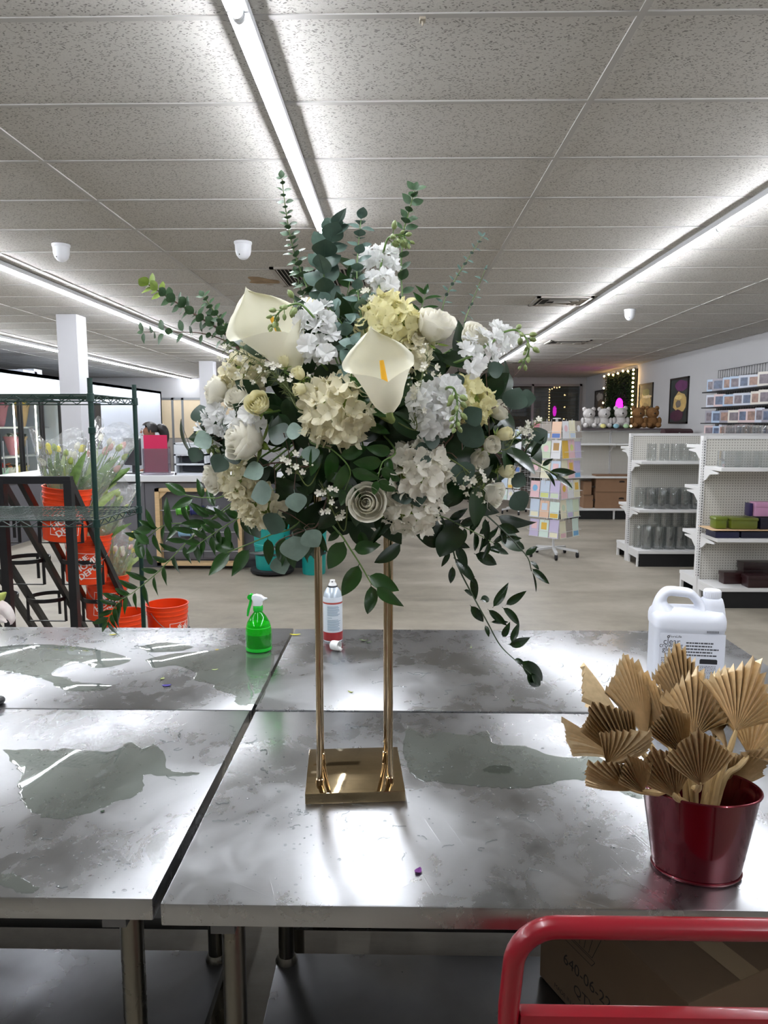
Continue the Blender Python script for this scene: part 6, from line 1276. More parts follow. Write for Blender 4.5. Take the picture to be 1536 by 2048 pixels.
# =================================================================== PEOPLE BEHIND THE COUNTER
def skin_body(name, nodes, edges, m, parent, sub=2):
    me = bpy.data.meshes.new(name); me.from_pydata([n[0] for n in nodes], edges, []); me.materials.append(m)
    o = bpy.data.objects.new(name, me); COL.objects.link(o); ORG[o.name] = ORG[parent.name].copy(); o.parent = parent
    md = o.modifiers.new('skin', 'SKIN'); md.use_smooth_shade = True
    for i, n in enumerate(nodes):
        r = n[1]; me.skin_vertices[0].data[i].radius = r if isinstance(r, tuple) else (r, r)
    me.skin_vertices[0].data[0].use_root = True
    s = o.modifiers.new('smooth', 'SUBSURF'); s.levels = sub; s.render_levels = sub; return o
m_skin = mat('skin_brown', '8a5a42', .55); m_skin2 = mat('skin_tan', 'a87a5c', .55); m_hair = mat('hair_black', '15100e', .45, bump=(60, .4, .01))
def person(loc, yaw, label, skinm, shirtm, ztop, pony, lean=.08):
    """standing figure, feet on the floor, facing local -Y turned by yaw"""
    t = thing('person', label, 'person', loc); S = ztop/1.66; Rm = Matrix.Rotation(yaw, 3, 'Z')
    def V(x, y, z): return tuple(Rm @ Vector((x*S, y*S, z*S)))
    N = [(V(0, 0, .92), (.13, .10)), (V(0, -.02, 1.10), (.125, .095)), (V(0, -lean*.8, 1.30), (.15, .10)), (V(0, -lean, 1.40), (.06, .06)), (V(0, -lean-.02, 1.46), (.048, .05)), (V(0, -lean-.05, 1.54), (.075, .092)), (V(0, -lean-.05, 1.62), (.055, .07)),
         (V(.17, -lean*.7, 1.35), .055), (V(.22, -.06, 1.08), .043), (V(.16, -.28, 1.02), .032), (V(-.17, -lean*.7, 1.35), .055), (V(-.22, -.06, 1.08), .043), (V(-.16, -.28, 1.02), .032),
         (V(.09, 0, .86), .085), (V(.10, -.01, .48), .056), (V(.10, .01, .09), .038), (V(.10, -.12, .035), (.04, .03)), (V(-.09, 0, .86), .085), (V(-.10, -.01, .48), .056), (V(-.10, .01, .09), .038), (V(-.10, -.12, .035), (.04, .03))]
    E_ = [(0, 1), (1, 2), (2, 3), (3, 4), (4, 5), (5, 6), (2, 7), (7, 8), (8, 9), (2, 10), (10, 11), (11, 12), (0, 13), (13, 14), (14, 15), (15, 16), (0, 17), (17, 18), (18, 19), (19, 20)]
    N = [(v, tuple(q*S for q in (r if isinstance(r, tuple) else (r, r)))) for v, r in N]
    # hands: palm, four fingers and a thumb grown from the wrists
    for w, sg in ((9, 1), (12, -1)):
        base = len(N); px_ = .16*sg; N.append((V(px_, -.34, 1.01), (.026*S, .014*S))); E_.append((w, base))
        for k, dx in enumerate((-.024, -.008, .008, .024)):
            i = len(N); N.append((V(px_+dx, -.385, 1.008), (.009*S,)*2)); N.append((V(px_+dx*1.1, -.42+abs(dx)*.5, .995), (.008*S,)*2)); E_ += [(base, i), (i, i+1)]
        i = len(N); N.append((V(px_-.04*sg, -.34, 1.0), (.010*S,)*2)); N.append((V(px_-.052*sg, -.37, .995), (.008*S,)*2)); E_ += [(w, i), (i, i+1)]
    skin_body('body', N, E_, skinm, t)
    T = [(V(0, 0, .90), (.15, .12)), (V(0, -.02, 1.10), (.145, .115)), (V(0, -lean*.8, 1.30), (.17, .12)), (V(0, -lean*.95, 1.385), (.085, .08)), (V(.175, -lean*.7, 1.355), .07), (V(.222, -.05, 1.12), .058), (V(-.175, -lean*.7, 1.355), .07), (V(-.222, -.05, 1.12), .058)]
    T = [(v, tuple(q*S for q in (r if isinstance(r, tuple) else (r, r)))) for v, r in T]
    skin_body('shirt', T, [(0, 1), (1, 2), (2, 3), (2, 4), (4, 5), (2, 6), (6, 7)], shirtm, t)
    Pn = [(V(0, 0, .90), (.15, .12)), (V(.09, 0, .84), .10), (V(.10, -.01, .48), .072), (V(.10, .01, .10), .055), (V(-.09, 0, .84), .10), (V(-.10, -.01, .48), .072), (V(-.10, .01, .10), .055)]
    Pn = [(v, tuple(q*S for q in (r if isinstance(r, tuple) else (r, r)))) for v, r in Pn]
    skin_body('trousers', Pn, [(0, 1), (1, 2), (2, 3), (0, 4), (4, 5), (5, 6)], mat('trousers_dark', '26262c', .8), t)
    o0 = Vector(loc)
    def W(x, y, z): return o0+Vector(V(x, y, z))
    hy = -lean-.05
    hb = MB()
    def hf(u, v):
        a = u*2*math.pi; el = -.35+v*(math.pi/2+.35); r = .098; cov = .0 if math.sin(a) > -.35 else 1
        e2 = max(el, .55) if cov else el
        return W(r*.92*math.cos(a)*math.cos(e2), hy+.012+r*1.16*math.sin(a)*math.cos(e2), 1.575+r*1.05*math.sin(e2))
    part('hair', hb.surf(hf, 24, 10), m_hair, t, ang=180)
    if pony: part('ponytail', MB().tube(spline([W(0, hy+.10, 1.60), W(0, hy+.17, 1.58), W(.0, hy+.20, 1.47), W(.0, hy+.17, 1.34)], 12), [S*q for q in (.035, .05, .058, .062, .064, .064, .062, .058, .054, .048, .04, .028, .012)], 12), m_hair, t)
    nm = MB().add([W(0, hy-.088, 1.575), W(-.014, hy-.082, 1.535), W(.014, hy-.082, 1.535), W(0, hy-.112, 1.537), W(0, hy-.085, 1.527)], [(0, 1, 3), (0, 3, 2), (1, 4, 3), (3, 4, 2)]); part('nose', nm, skinm, t)
    for sx in (-1, 1):
        e = part('eye', MB().ball(W(sx*.030, hy-.083, 1.565), .011*S, 8, 6), mat('eye_white', 'e0dcd6', .3), t); part('iris', MB().ball(W(sx*.030, hy-.091, 1.565), .0055*S, 8, 6), m_dk, e)
        part('eyebrow', MB().tube([W(sx*.015, hy-.090, 1.583), W(sx*.045, hy-.082, 1.584)], .004*S, 5), m_hair, t); part('ear', MB().ball(W(sx*.078, hy+.01, 1.555), .022*S, 8, 6, (.5, .8, 1.2)), skinm, t)
    part('mouth', MB().tube([W(-.022, hy-.082, 1.505), W(0, hy-.088, 1.505), W(.022, hy-.082, 1.505)], .005*S, 6), mat('lips', '7a3d36', .5), t)
    return t, W, hy
YP = 9.45; q = U(318, 846, y=YP); t, W, hy = person((q.x+.04, YP, 0), R(-62), 'woman with a black ponytail and patterned blouse looking down behind the counter', m_skin, mat('blouse_pattern', 'd8cdbc', .7, var=(26, .1), hue='7a5a3a'), q.z, True, .12)
part('earbud', MB().ball(W(-.082, hy-.004, 1.552), .014, 8, 6), m_wp, t)
YP2 = 10.6; q = U(396, 854, y=YP2); person((q.x+.06, YP2, 0), R(-150), 'person in a white shirt mostly hidden behind the white stock flowers', m_skin2, mat('shirt_white', 'dcdde0', .8), q.z, False, .10)
# =================================================================== GONDOLA SHELVES
m_gw = mat('gondola_white', 'd9d8d6', .45); m_kick = mat('kick_black', '0d0d0f', .6)
def peg_material():
    m = bpy.data.materials.new('pegboard'); m.use_nodes = True; nt = m.node_tree; b = nt.nodes['Principled BSDF']; b.inputs['Roughness'].default_value = .6
    tc = nd(nt, 'ShaderNodeTexCoord'); sc = nd(nt, 'ShaderNodeVectorMath', operation='SCALE'); sc.inputs['Scale'].default_value = 39.37; nt.links.new(tc.outputs['Object'], sc.inputs[0])
    fr = nd(nt, 'ShaderNodeVectorMath', operation='FRACTION'); nt.links.new(sc.outputs[0], fr.inputs[0])
    su = nd(nt, 'ShaderNodeVectorMath', operation='SUBTRACT'); su.inputs[1].default_value = (.5, .5, .5); nt.links.new(fr.outputs[0], su.inputs[0])
    mu = nd(nt, 'ShaderNodeVectorMath', operation='MULTIPLY'); mu.inputs[1].default_value = (1, 0, 1); nt.links.new(su.outputs[0], mu.inputs[0])
    ln = nd(nt, 'ShaderNodeVectorMath', operation='LENGTH'); nt.links.new(mu.outputs[0], ln.inputs[0])
    lt = nd(nt, 'ShaderNodeMath', operation='LESS_THAN'); lt.inputs[1].default_value = .17; nt.links.new(ln.outputs['Value'], lt.inputs[0])
    mx = nd(nt, 'ShaderNodeMix', data_type='RGBA'); nt.links.new(lt.outputs[0], mx.inputs[0]); mx.inputs[6].default_value = (*lin('cbc8bf'), 1); mx.inputs[7].default_value = (*lin('6a665f'), 1)
    nt.links.new(mx.outputs[2], b.inputs['Base Color']); return m
m_peg = peg_material()
def gondola(x0, x1, y, label, zf, zbk, H=1.55, dp=.40, base=True):
    t = thing('gondola_shelf', label, 'shelf unit', ((x0+x1)/2, y, 0), 'white gondola shelves'); w = 1.22; n = max(1, round((x1-x0)/w)); w = (x1-x0)/n
    slot = MB()
    for k in range(n+1):
        x = x0+w*k; u = part('upright', MB().bb(x-.016, x+.016, y-.035, y+.035, 0, H), m_gw, t, False, bevel=.003)
        sl_ = MB()
        for j in range(int((H-.25)/.0254)): z = .22+j*.0254; sl_.bb(x-.004, x+.004, y-.0358, y-.0352, z, z+.014).bb(x-.0168, x-.0162, y-.026, y-.018, z, z+.014)
        o = part('upright_slots', sl_, m_kick, u, False); o['kind'] = 'stuff'
    for k in range(n):
        a, b = x0+w*k+.016, x0+w*(k+1)-.016
        part('pegboard_panel', MB().bb(a, b, y-.018, y+.018, .18, H-.03), m_peg, t, False); part('top_rail', MB().bb(a, b, y-.024, y+.024, H-.03, H), m_gw, t, False)
        for sgn, zs in ((-1, zf), (1, zbk)):
            ya, yb = sorted((y+sgn*.036, y+sgn*dp)); yd = sorted((y+sgn*.036, y+sgn*(dp+.02)))
            d = part('base_deck', MB().bb(a-.016, b+.016, yd[0], yd[1], .155, .19), m_gw, t, False, bevel=.003)
            yk = y+sgn*(dp-.01); part('kick_plate', MB().bb(a, b, min(yk, yk+sgn*.01), max(yk, yk+sgn*.01), 0, .155), m_kick, t, False)
            for x in (a-.016, b-.010):
                part('base_shoe', MB().prism([(0, 0), (.04, 0), (.04, .10), (dp-.04, .10), (dp-.04, 0), (dp, 0), (dp, .155), (0, .155)], lambda p, q: (x, y+sgn*(.036+p*(dp-.036)/dp), q), lambda p, q: (x+.026, y+sgn*(.036+p*(dp-.036)/dp), q)), m_gw, t, False)
            for z in zs:
                s = part('shelf_board', MB().bb(a-.014, b+.014, ya, yb, z-.032, z), m_gw, t, False, bevel=.003)
                for x in (a-.015, b+.003):
                    part('shelf_bracket', MB().prism([(0, 0), (dp-.10, -.030), (dp-.10, -.045), (.13, -.06), (.05, -.12), (0, -.135)], lambda p, q: (x, y+sgn*(.036+p), z-.02+q*.9), lambda p, q: (x+.012, y+sgn*(.036+p), z-.02+q*.9)), m_gw, s, False)
    return t
G3Y, G2Y = 6.86, 8.79; GX0 = 2.87; GX2 = 2.81
def zat(px, py, y): return U(px, py, y=y).z
z3 = [zat(1450, 936, G3Y-.40), zat(1450, 1078, G3Y-.40)]; z3b = [zat(1365, 888, G3Y+.40), zat(1360, 968, G3Y+.40), zat(1356, 1056, G3Y+.40)]
z2 = [zat(1300, 923, G2Y-.40), zat(1300, 1020, G2Y-.40)]; z2b = [zat(1240, 892, G2Y+.40), zat(1236, 1003, G2Y+.40)]
gondola(GX0, XR-.06, G3Y, 'nearest white gondola shelf at the right, with olive and lilac boxes', z3, z3b)
gondola(GX2, XR-.06, G2Y, 'middle white gondola shelf packed with clear glass vases', z2, z2b)
G1Y = 13.1; G1X = U(1085, 1000, y=G1Y).x
gondola(G1X, XR-.06, G1Y, 'farthest white gondola shelf with teddy bears on top and cartons below', [zat(1210, 887, G1Y-.4), zat(1210, 953, G1Y-.4)], [], 1.56)
part_top = solo('shelf_top_board', MB().bb(G1X, XR-.06, G1Y-.22, G1Y+.22, 1.565, 1.59), mat('top_board_dark', '4a3f42', .6), 'dark board laid along the top of the farthest gondola', 'board')
# =================================================================== GLASS VASES
m_vg = thin_glass('vase_glass', 'f4f5f5', 2.2, .02, 1.5, body=.012, bodycol='d0d4d4')
def vase_mesh(r, h, bulge=0, n=20):
    return MB().lathe([(.001, .008), (r*.9, .008), (r*.94, .02), (r*(.95+bulge), h*.5), (r*.95, h-.004), (r, h), (r, h-.002), (r*(1+bulge), h*.5), (r, .006), (r*.94, 0), (.001, 0)], n).mesh('vase_wall', m_vg, True, ang=50)
VM = [vase_mesh(.062, .27), vase_mesh(.055, .20), vase_mesh(.070, .24, .05), vase_mesh(.060, .30)]
rv = random.Random(8)
def vases(xs, y, z, k, label, group):
    for i_, x in enumerate(xs):
        o = obj('glass_vase', VM[k] if k < 4 else rv.choice(VM), None, Matrix.Translation((x, y+rv.uniform(-.01, .01), z+.001)) @ Matrix.Rotation(rv.uniform(0, 6), 4, 'Z')); o['label'] = label+', '+('first', 'second', 'third', 'fourth', 'fifth', 'sixth', 'seventh', 'eighth')[i_]+' from the left'; o['category'] = 'vase'; o['group'] = group
yv = G2Y-.26
vases([U(px, 900, y=yv).x for px in (1303, 1328, 1350, 1370, 1388)], yv, z2[0], 1, 'clear vase, middle gondola top shelf', 'vases on the middle gondola, top shelf')
vases([GX2+.16+.135*k for k in range(8)], yv, z2[1], 2, 'clear vase, middle gondola second shelf front row', 'vases on the middle gondola, second shelf front'); vases([GX2+.10+.135*k for k in range(8)], yv+.14, z2[1], 2, 'clear vase, middle gondola second shelf rear row', 'vases on the middle gondola, second shelf rear')
vases([GX2+.15+.13*k for k in range(8)], yv, .19, 0, 'clear vase, middle gondola bottom deck front row', 'vases on the middle gondola, bottom layer'); vases([GX2+.09+.13*k for k in range(8)], yv+.13, .19, 0, 'clear vase, middle gondola bottom deck rear row', 'vases on the middle gondola, bottom rear')
vases([GX2+.22+.13*k for k in range(7)], yv, .19+.272, 0, 'clear vase, middle gondola upper layer above the bottom deck', 'vases on the middle gondola, stacked layer')
def cube_vase(x, y, z, s, h, label):
    t = thing('cube_vase', label, 'vase', (x, y, z+.001)); w = .006
    for a in ((-s, -s+w, -s, s), (s-w, s, -s, s), (-s+w, s-w, -s, -s+w), (-s+w, s-w, s-w, s)): part('vase_side', MB().bb(x+a[0], x+a[1], y+a[2], y+a[3], z+.001, z+h), m_vg, t, False)
    part('vase_bottom', MB().bb(x-s+w, x+s-w, y-s+w, y+s-w, z+.001, z+.014), m_vg, t, False)
y3 = G3Y-.24
for px, s, nm in ((1458, .075, 'leftmost square glass vase'), (1493, .075, 'second square glass vase'), (1532, .080, 'square glass vase cut by the picture edge')): cube_vase(U(px, 920, y=y3).x, y3, z3[0], s, .145, nm+' on the top shelf of the nearest gondola')
# =================================================================== BOXES ON THE NEAREST GONDOLA
def gift(x0, x1, y0, y1, z0, z1, col, label, lid=True, round_=False):
    m = mat('gift_'+col, col, .35, coat=.2); t = thing('gift_box', label, 'box', ((x0+x1)/2, (y0+y1)/2, z0)); h = z1-z0
    part('box_base', MB().bb(x0+.006, x1-.006, y0+.006, y1-.006, z0+.0005, z1-.01), m, t, True, bevel=.02 if round_ else .005)
    if lid: part('box_lid', MB().bb(x0, x1, y0, y1, z1-h*.35, z1), m, t, True, bevel=.02 if round_ else .005)
def X3_(px, y=y3): return U(px, 1040, y=y).x
zt = z3[1]
gift(X3_(1420), X3_(1470), y3-.12, y3+.1, zt, zt+.068, '14163a', 'flat navy tray box at the left of the middle shelf', False); gift(X3_(1471), X3_(1545), y3-.12, y3+.1, zt, zt+.070, '101228', 'second flat navy tray box beside the first', False)
cb = solo('cardboard_sheet', MB().bb(X3_(1412), X3_(1548), y3-.14, y3+.16, zt+.071, zt+.076), mat('kraft_sheet', 'c9a983', .8), 'kraft cardboard sheet laid over the navy boxes', 'cardboard')
zq = zt+.077
gift(X3_(1423), X3_(1449), y3-.08, y3+.06, zq, zq+.112, '5d6c12', 'small olive green lacquered box', True, True); gift(X3_(1452), X3_(1508), y3-.10, y3+.08, zq, zq+.108, '58611a', 'wide olive green lacquered box beside the small one', True, True)
gift(X3_(1510), X3_(1575), y3-.10, y3+.06, zq, zq+.105, '0e0f20', 'black lacquered box right of the olive ones'); gift(X3_(1502), X3_(1545), y3-.07, y3+.05, zq+.115, zq+.245, 'b886a6', 'lilac cube box on top of the black box'); gift(X3_(1494), X3_(1503), y3-.03, y3+.08, zq+.112, zq+.24, '241a4a', 'narrow violet box behind the lilac cube', False)
gift(X3_(1452), X3_(1492), y3-.02, y3+.10, .19, .30, '2a0f10', 'small dark maroon box on the bottom deck'); gift(X3_(1484), X3_(1540), y3-.18, y3-.04, .19, .30, '260d10', 'dark maroon box at the front of the bottom deck'); gift(X3_(1493), X3_(1560), y3+.0, y3+.14, .19, .39, '1e0b0c', 'tall dark maroon box at the back of the bottom deck')
# =================================================================== CARTONS AND TOPS OF THE FAR GONDOLA
zl = .19; y1 = G1Y-.22
def carton(xa, xb, ya, yb, za, zb_, label):
    t = thing('carton', label, 'box', ((xa+xb)/2, (ya+yb)/2, za)); part('carton_body', MB().bb(xa, xb, ya, yb, za+.001, zb_), mat('carton_kraft', '8a6a50', .85, var=(6, .06)), t, False, bevel=.004)
    part('carton_mark', MB().lathe([(.001, 0), (.035, 0), (.03, .03), (.001, .035)], 12, ((xa+xb)/2+.12, ya-.001, za+(zb_-za)*.55), 1.4, .02), mat('mark_dark', '2b1d14', .8), t); part('flap_seam', MB().bb(xa, xb, ya-.0015, ya, zb_-.012, zb_-.009), mat('mark_dark', '2b1d14', .8), t, False)
xa, xb = U(1187, 990, y=y1).x, U(1262, 990, y=y1).x
carton(xa, xb, y1-.14, y1+.16, zl, .48, 'brown carton at the bottom of the farthest gondola'); carton(xa, xb, y1-.14, y1+.16, .482, .78, 'brown carton stacked on the lower one of the farthest gondola'); xm = U(1183, 990, y=y1).x; carton(U(1164, 990, y=y1).x, xm, y1-.12, y1+.14, zl, .42, 'small brown carton left of the stacked cartons'); carton(U(1164, 990, y=y1).x, xm-.03, y1-.10, y1+.14, .422, .66, 'small opened carton left of the stacked cartons')
def bear(px, s, furm, label):
    y = G1Y; x = U(px, 850, y=y).x; z = 1.592; t = thing('teddy_bear', label, 'teddy bear', (x, y, z), 'teddy bears on the farthest gondola')
    part('body', MB().ball((x, y, z+.11*s), .12*s, 14, 10, (1, .9, .95)), furm, t); part('head', MB().ball((x, y-.02, z+.27*s), .105*s, 14, 10, (1.1, .95, .95)), furm, t)
    for q in (-1, 1):
        part('ear', MB().ball((x+q*.085*s, y, z+.355*s), .042*s, 10, 8, (1, .6, 1)), furm, t); part('arm', MB().ball((x+q*.12*s, y-.04, z+.13*s), .05*s, 10, 8, (.8, 1, 1.4)), furm, t); part('leg', MB().ball((x+q*.08*s, y-.11*s, z+.055*s), .055*s, 10, 8, (.9, 1.4, .9)), furm, t)
    part('muzzle', MB().ball((x, y-.10*s, z+.25*s), .04*s, 10, 8), furm, t); part('nose', MB().ball((x, y-.145*s, z+.26*s), .014*s, 8, 6), m_dk, t)
m_fw = mat('fur_white', 'cfcac6', .95, bump=(90, .9, .02)); m_fb = mat('fur_brown', '8a6238', .95, bump=(90, .9, .02))
bear(1177, .95, m_fw, 'white teddy bear at the left end of the row'); bear(1207, .95, m_fw, 'white teddy bear second from the left'); bear(1240, 1.0, m_fw, 'white teddy bear below the pink neon oval'); bear(1275, 1.0, m_fb, 'brown teddy bear beside the white ones'); bear(1303, 1.0, m_fb, 'brown teddy bear at the right end of the row')
for px, col, nm in ((1206, 'd8cf86', 'pale yellow'), (1232, '8cb8c4', 'pale blue'), (1252, 'a8c89a', 'pale green')):
    q = U(px, 857, y=G1Y-.20); solo('candy_egg', MB().ball((q.x, G1Y-.20, 1.592+.04), .04, 12, 8, (1.3, 1, 1)), mat('egg_'+col, col, .6), nm+' plush egg in front of the teddy bears', 'toy', 'plush eggs')
y = 12.3; xa, xb = U(1326, 860, y=y).x, U(1381, 860, y=y).x
t = thing('wooden_chest', 'dark brown chest with a curved lid behind the middle gondola', 'chest', ((xa+xb)/2, y, 1.45)); mw = mat('chest_brown', '3a2226', .5, var=(8, .15))
zc0 = zat(1350, 866, y)-.06; solo('chest_plinth', MB().bb(xa-.1, min(xb+.15, XR-.02), y-.25, y+.35, 0, zc0), m_gw, 'white plinth carrying the dark brown chest', 'plinth', bevel=.005)
part('chest_body', MB().bb(xa, xb, y-.12, y+.12, zc0, zc0+.06), mw, t, False, bevel=.004); part('chest_lid', MB().prism([(-.12, 0), (.12, 0), (.11, .035), (.06, .06), (0, .07), (-.06, .06), (-.11, .035)], lambda a, b: (xa, y+a, zc0+.062+b), lambda a, b: (xb, y+a, zc0+.062+b)), mw, t, False); part('chest_clasp', MB().bb((xa+xb)/2-.012, (xa+xb)/2+.012, y-.126, y-.12, zc0+.03, zc0+.075), m_alu, t, False)
t['label'] = 'dark brown chest with a curved lid behind the middle gondola'
# =================================================================== CARD RACKS
m_rkw = mat('rack_white', 'd2d2d2', .4)
CARDS = [('cream', 'e9e4c8'), ('pale green', 'cfdcc0'), ('yellow', 'e0b64a'), ('sky blue', '7db4dc'), ('white', 'e4e4e6'), ('pink', 'e8c2c6'), ('lilac', 'c6bcd8'), ('rose red', 'b8707a'), ('grey-brown', 'a39a90'), ('ice blue', 'c8d6e6'), ('gold brown', 'b08a50'), ('deep blue', '5878b8'), ('peach', 'e4c0a4'), ('mint', 'd4e6dc'), ('lime', 'd6dc8a')]
PALE = [c_ for c_ in CARDS if c_[0] in ('cream', 'pale green', 'white', 'white', 'pink', 'ice blue', 'mint', 'peach', 'lilac')]+[CARDS[4], CARDS[0], CARDS[2], CARDS[8]]
TIER = ['top', 'second', 'third', 'fourth', 'fifth', 'bottom']
def card_rack(cx, cy, ztop, label, rackname, seed, faces):
    t = thing('card_rack', label, 'card rack', (cx, cy, 0)); rn = random.Random(seed); S = .215
    part('rack_pole', MB().tube([(cx, cy, .11), (cx, cy, ztop)], .016, 12), m_rkw, t)
    for k in range(5):
        a = R(-95)+2*math.pi*k/5; e = Vector((cx+.30*math.cos(a), cy+.30*math.sin(a), .085)); part('rack_leg', MB().bar((cx, cy, .115), e, .035, .025), m_rkw, t, False)
        w = part('caster', MB().tube([(e.x-.014, e.y, .034), (e.x+.014, e.y, .034)], .034, 14), mat('rubber_black', '17171a', .7), t); part('caster_stem', MB().tube([(e.x, e.y, .05), (e.x, e.y, .09)], .012, 8), m_rkw, w)
    th = (ztop-.26)/6
    for f in range(4):
        a = R(-45)+f*math.pi/2; nx, ny = math.cos(a), math.sin(a); tx, ty = -ny, nx
        wr = MB()
        for lv in range(6):
            z0 = .26+lv*th
            for zz, o_ in ((z0+.01, .03), (z0+.09, .045)): wr.tube([(cx+nx*(S+o_)+tx*q, cy+ny*(S+o_)+ty*q, zz) for q in (-S, S)], .003, 5, False)
        for q in (-S, 0, S): wr.tube([(cx+nx*S+tx*q, cy+ny*S+ty*q, .26) for _ in (0,)]+[(cx+nx*S+tx*q, cy+ny*S+ty*q, ztop)], .003, 5, False)
        o = part('wire_pocket_panel', wr, m_rkw, t); o['kind'] = 'stuff'
        if f in faces:
            for lv in range(6):
                z0 = .26+lv*th
                for q in (-1, 0, 1):
                    nm, col = rn.choice(PALE); c = Vector((cx+nx*(S+.018)+tx*q*.143, cy+ny*(S+.018)+ty*q*.143, z0+.006)); h = th*rn.uniform(.84, .95); w = .132
                    lb = '%s greeting card, %s tier %s of the %s' % (nm, TIER[5-lv], ('left', 'middle', 'right')[q+1]+(' on the left side' if f in (2, 3) else ' on the right side'), rackname)
                    t2 = thing('greeting_card', lb, 'card', c, 'greeting cards in the '+rackname); M = Matrix(((tx, nx, 0, c.x), (ty, ny, 0, c.y), (0, 0, 1, c.z), (0, 0, 0, 1))) @ Matrix.Rotation(R(6), 4, 'X')
                    cb = MB().bb(-w/2, w/2, -.002, .002, 0, h); cb.xf(M); part('card_front', cb, mat('card_'+nm.replace(' ', '_').replace('-', '_'), col, .5), t2, False)
                    n2, c2 = rn.choice(CARDS); k = rn.randrange(3); pm = mat('card_'+n2.replace(' ', '_').replace('-', '_'), c2, .5); pb = MB()
                    if k == 0: pb.bb(-w*.3, w*.3, .002, .0032, h*.45, h*.85)
                    elif k == 1: pb.prism([(w*.28*math.cos(2*math.pi*i/16), h*.58+w*.30*math.sin(2*math.pi*i/16)) for i in range(16)], lambda a_, b_: (a_, .002, b_), lambda a_, b_: (a_, .0032, b_))
                    else: pb.bb(-w*.42, w*.42, .002, .0032, h*.05, h*.3)
                    pb.xf(M); part('card_picture', pb, pm, t2, False)
    part('rack_crown', MB().lathe([(.01, 0), (.05, 0), (.05, .012), (.01, .014)], 16, (cx, cy, ztop)), m_rkw, t)
c = U(1106, 1112, z=0); card_rack(c.x, c.y, U(1106, 838, y=c.y).z, 'white revolving greeting card rack on casters beside the bouquet', 'front spinner rack', 5, (0, 3))
c = U(1040, 1027, z=0); card_rack(c.x-.05, c.y, 1.60, 'second white card rack farther back, half hidden by the first', 'rear spinner rack', 9, (3,))
# =================================================================== RIGHT WALL
XW = XR
m_fb2 = mat('frame_black', '161416', .4)
def poster(pa, pb, label, cols, seed):
    a = U(*pa, x=XW-.02); b = U(*pb, x=XW-.02); y0, y1 = sorted((a.y, b.y)); z0, z1 = sorted((a.z, b.z)); x = XW-.001
    t = thing('framed_poster', label, 'poster', (x, (y0+y1)/2, z0), 'framed posters on the right wall'); w = .03
    part('poster_frame', MB().bb(x-.025, x, y0, y0+w, z0, z1).bb(x-.025, x, y1-w, y1, z0, z1).bb(x-.025, x, y0, y1, z0, z0+w).bb(x-.025, x, y0, y1, z1-w, z1), m_fb2, t, False)
    part('poster_print', MB().bb(x-.012, x-.008, y0+w, y1-w, z0+w, z1-w), mat('poster_bg_'+cols[0], cols[0], .5, var=(3, .35)), t, False)
    rn = random.Random(seed); W_, H_ = y1-y0-2*w, z1-z0-2*w
    def blob(cy, cz, ry, rz, col, d): part('print_shape', MB().prism([(cy+ry*math.cos(2*math.pi*i/14)*rn.uniform(.8, 1.1), cz+rz*math.sin(2*math.pi*i/14)*rn.uniform(.8, 1.1)) for i in range(14)], lambda p, q: (x-.013-d, y0+w+p*W_, z0+w+q*H_), lambda p, q: (x-.0125-d, y0+w+p*W_, z0+w+q*H_)), mat('print_'+col, col, .5, var=(9, .2)), t, False)
    for i, (cy, cz, ry, rz, col) in enumerate(cols[1]): blob(cy, cz, ry, rz, col, .0006*i)
poster((1190, 782), (1207, 832), 'smallest framed poster, farthest along the right wall', ('4a4440', [(.5, .75, .4, .2, 'a8a29a'), (.4, .4, .35, .3, '6a5a48'), (.3, .2, .25, .18, 'c0ac84')]), 1)
poster((1278, 769), (1303, 832), 'framed poster of a pale bouquet right of the green hedge panel', ('3b423e', [(.5, .45, .42, .34, 'b09a68'), (.5, .75, .3, .12, '6a7048'), (.35, .6, .35, .05, 'd8c8a0'), (.5, .2, .35, .2, '8a7850')]), 2)
poster((1341, 758), (1373, 847), 'largest framed poster with purple and gold flowers', ('2c3230', [(.45, .45, .4, .26, 'b89a60'), (.35, .85, .4, .13, '5a2a54'), (.5, .42, .16, .10, '6a6258'), (.6, .15, .4, .14, '4a2038'), (.5, .58, .25, .06, 'd0b878')]), 3)
# hedge panel
a = U(1213, 745, x=XW-.05); b = U(1272, 735, x=XW-.05); y0, y1 = b.y, a.y; z0, z1 = 1.55, b.z-.02
t = thing('hedge_panel', 'dark green artificial hedge panel with warm string lights on the right wall', 'hedge panel', (XW, (y0+y1)/2, z0))
part('panel_backing', MB().bb(XW-.03, XW-.001, y0, y1, z0, z1), mat('hedge_back', '0d140c', .9), t, False)
hg = MB(); rh = random.Random(2)
for _ in range(5200):
    p = Vector((XW-.035-rh.uniform(0, .05), rh.uniform(y0, y1), rh.uniform(z0, z1))); d = Vector((-rh.uniform(.2, 1), rh.gauss(0, .8), rh.gauss(0, .8))).normalized(); s_ = d.orthogonal().normalized(); L_ = rh.uniform(.03, .055)
    hg.add([p, p+d*L_*.5+s_*L_*.28, p+d*L_, p+d*L_*.5-s_*L_*.28], [(0, 1, 2, 3)])
o = part('hedge_leaves', hg, mat('hedge_green', '1f3a1a', .6), t, False); o['kind'] = 'stuff'
m_bulb = glow('warm_bulb', 'ffcf8a', 26.0); bm_ = MB().ball((0, 0, 0), .022, 10, 8).mesh('bulb', m_bulb, True)
cord = []
for k in range(7): cord.append(Vector((XW-.10, y1-(y1-y0)*k/6, z1-.02+.02*math.sin(k*2))))
for k in range(1, 14): cord.append(Vector((XW-.10, y0+.01*math.sin(k*3), z1-.02-(z1-z0-.1)*k/13)))
t2 = thing('string_lights', 'string of warm bulbs along the top and near edge of the hedge panel', 'string lights', cord[0]); part('light_cord', MB().tube(cord, .004, 5), m_fb2, t2)
for p in cord: obj('bulb', bm_, t2, p)
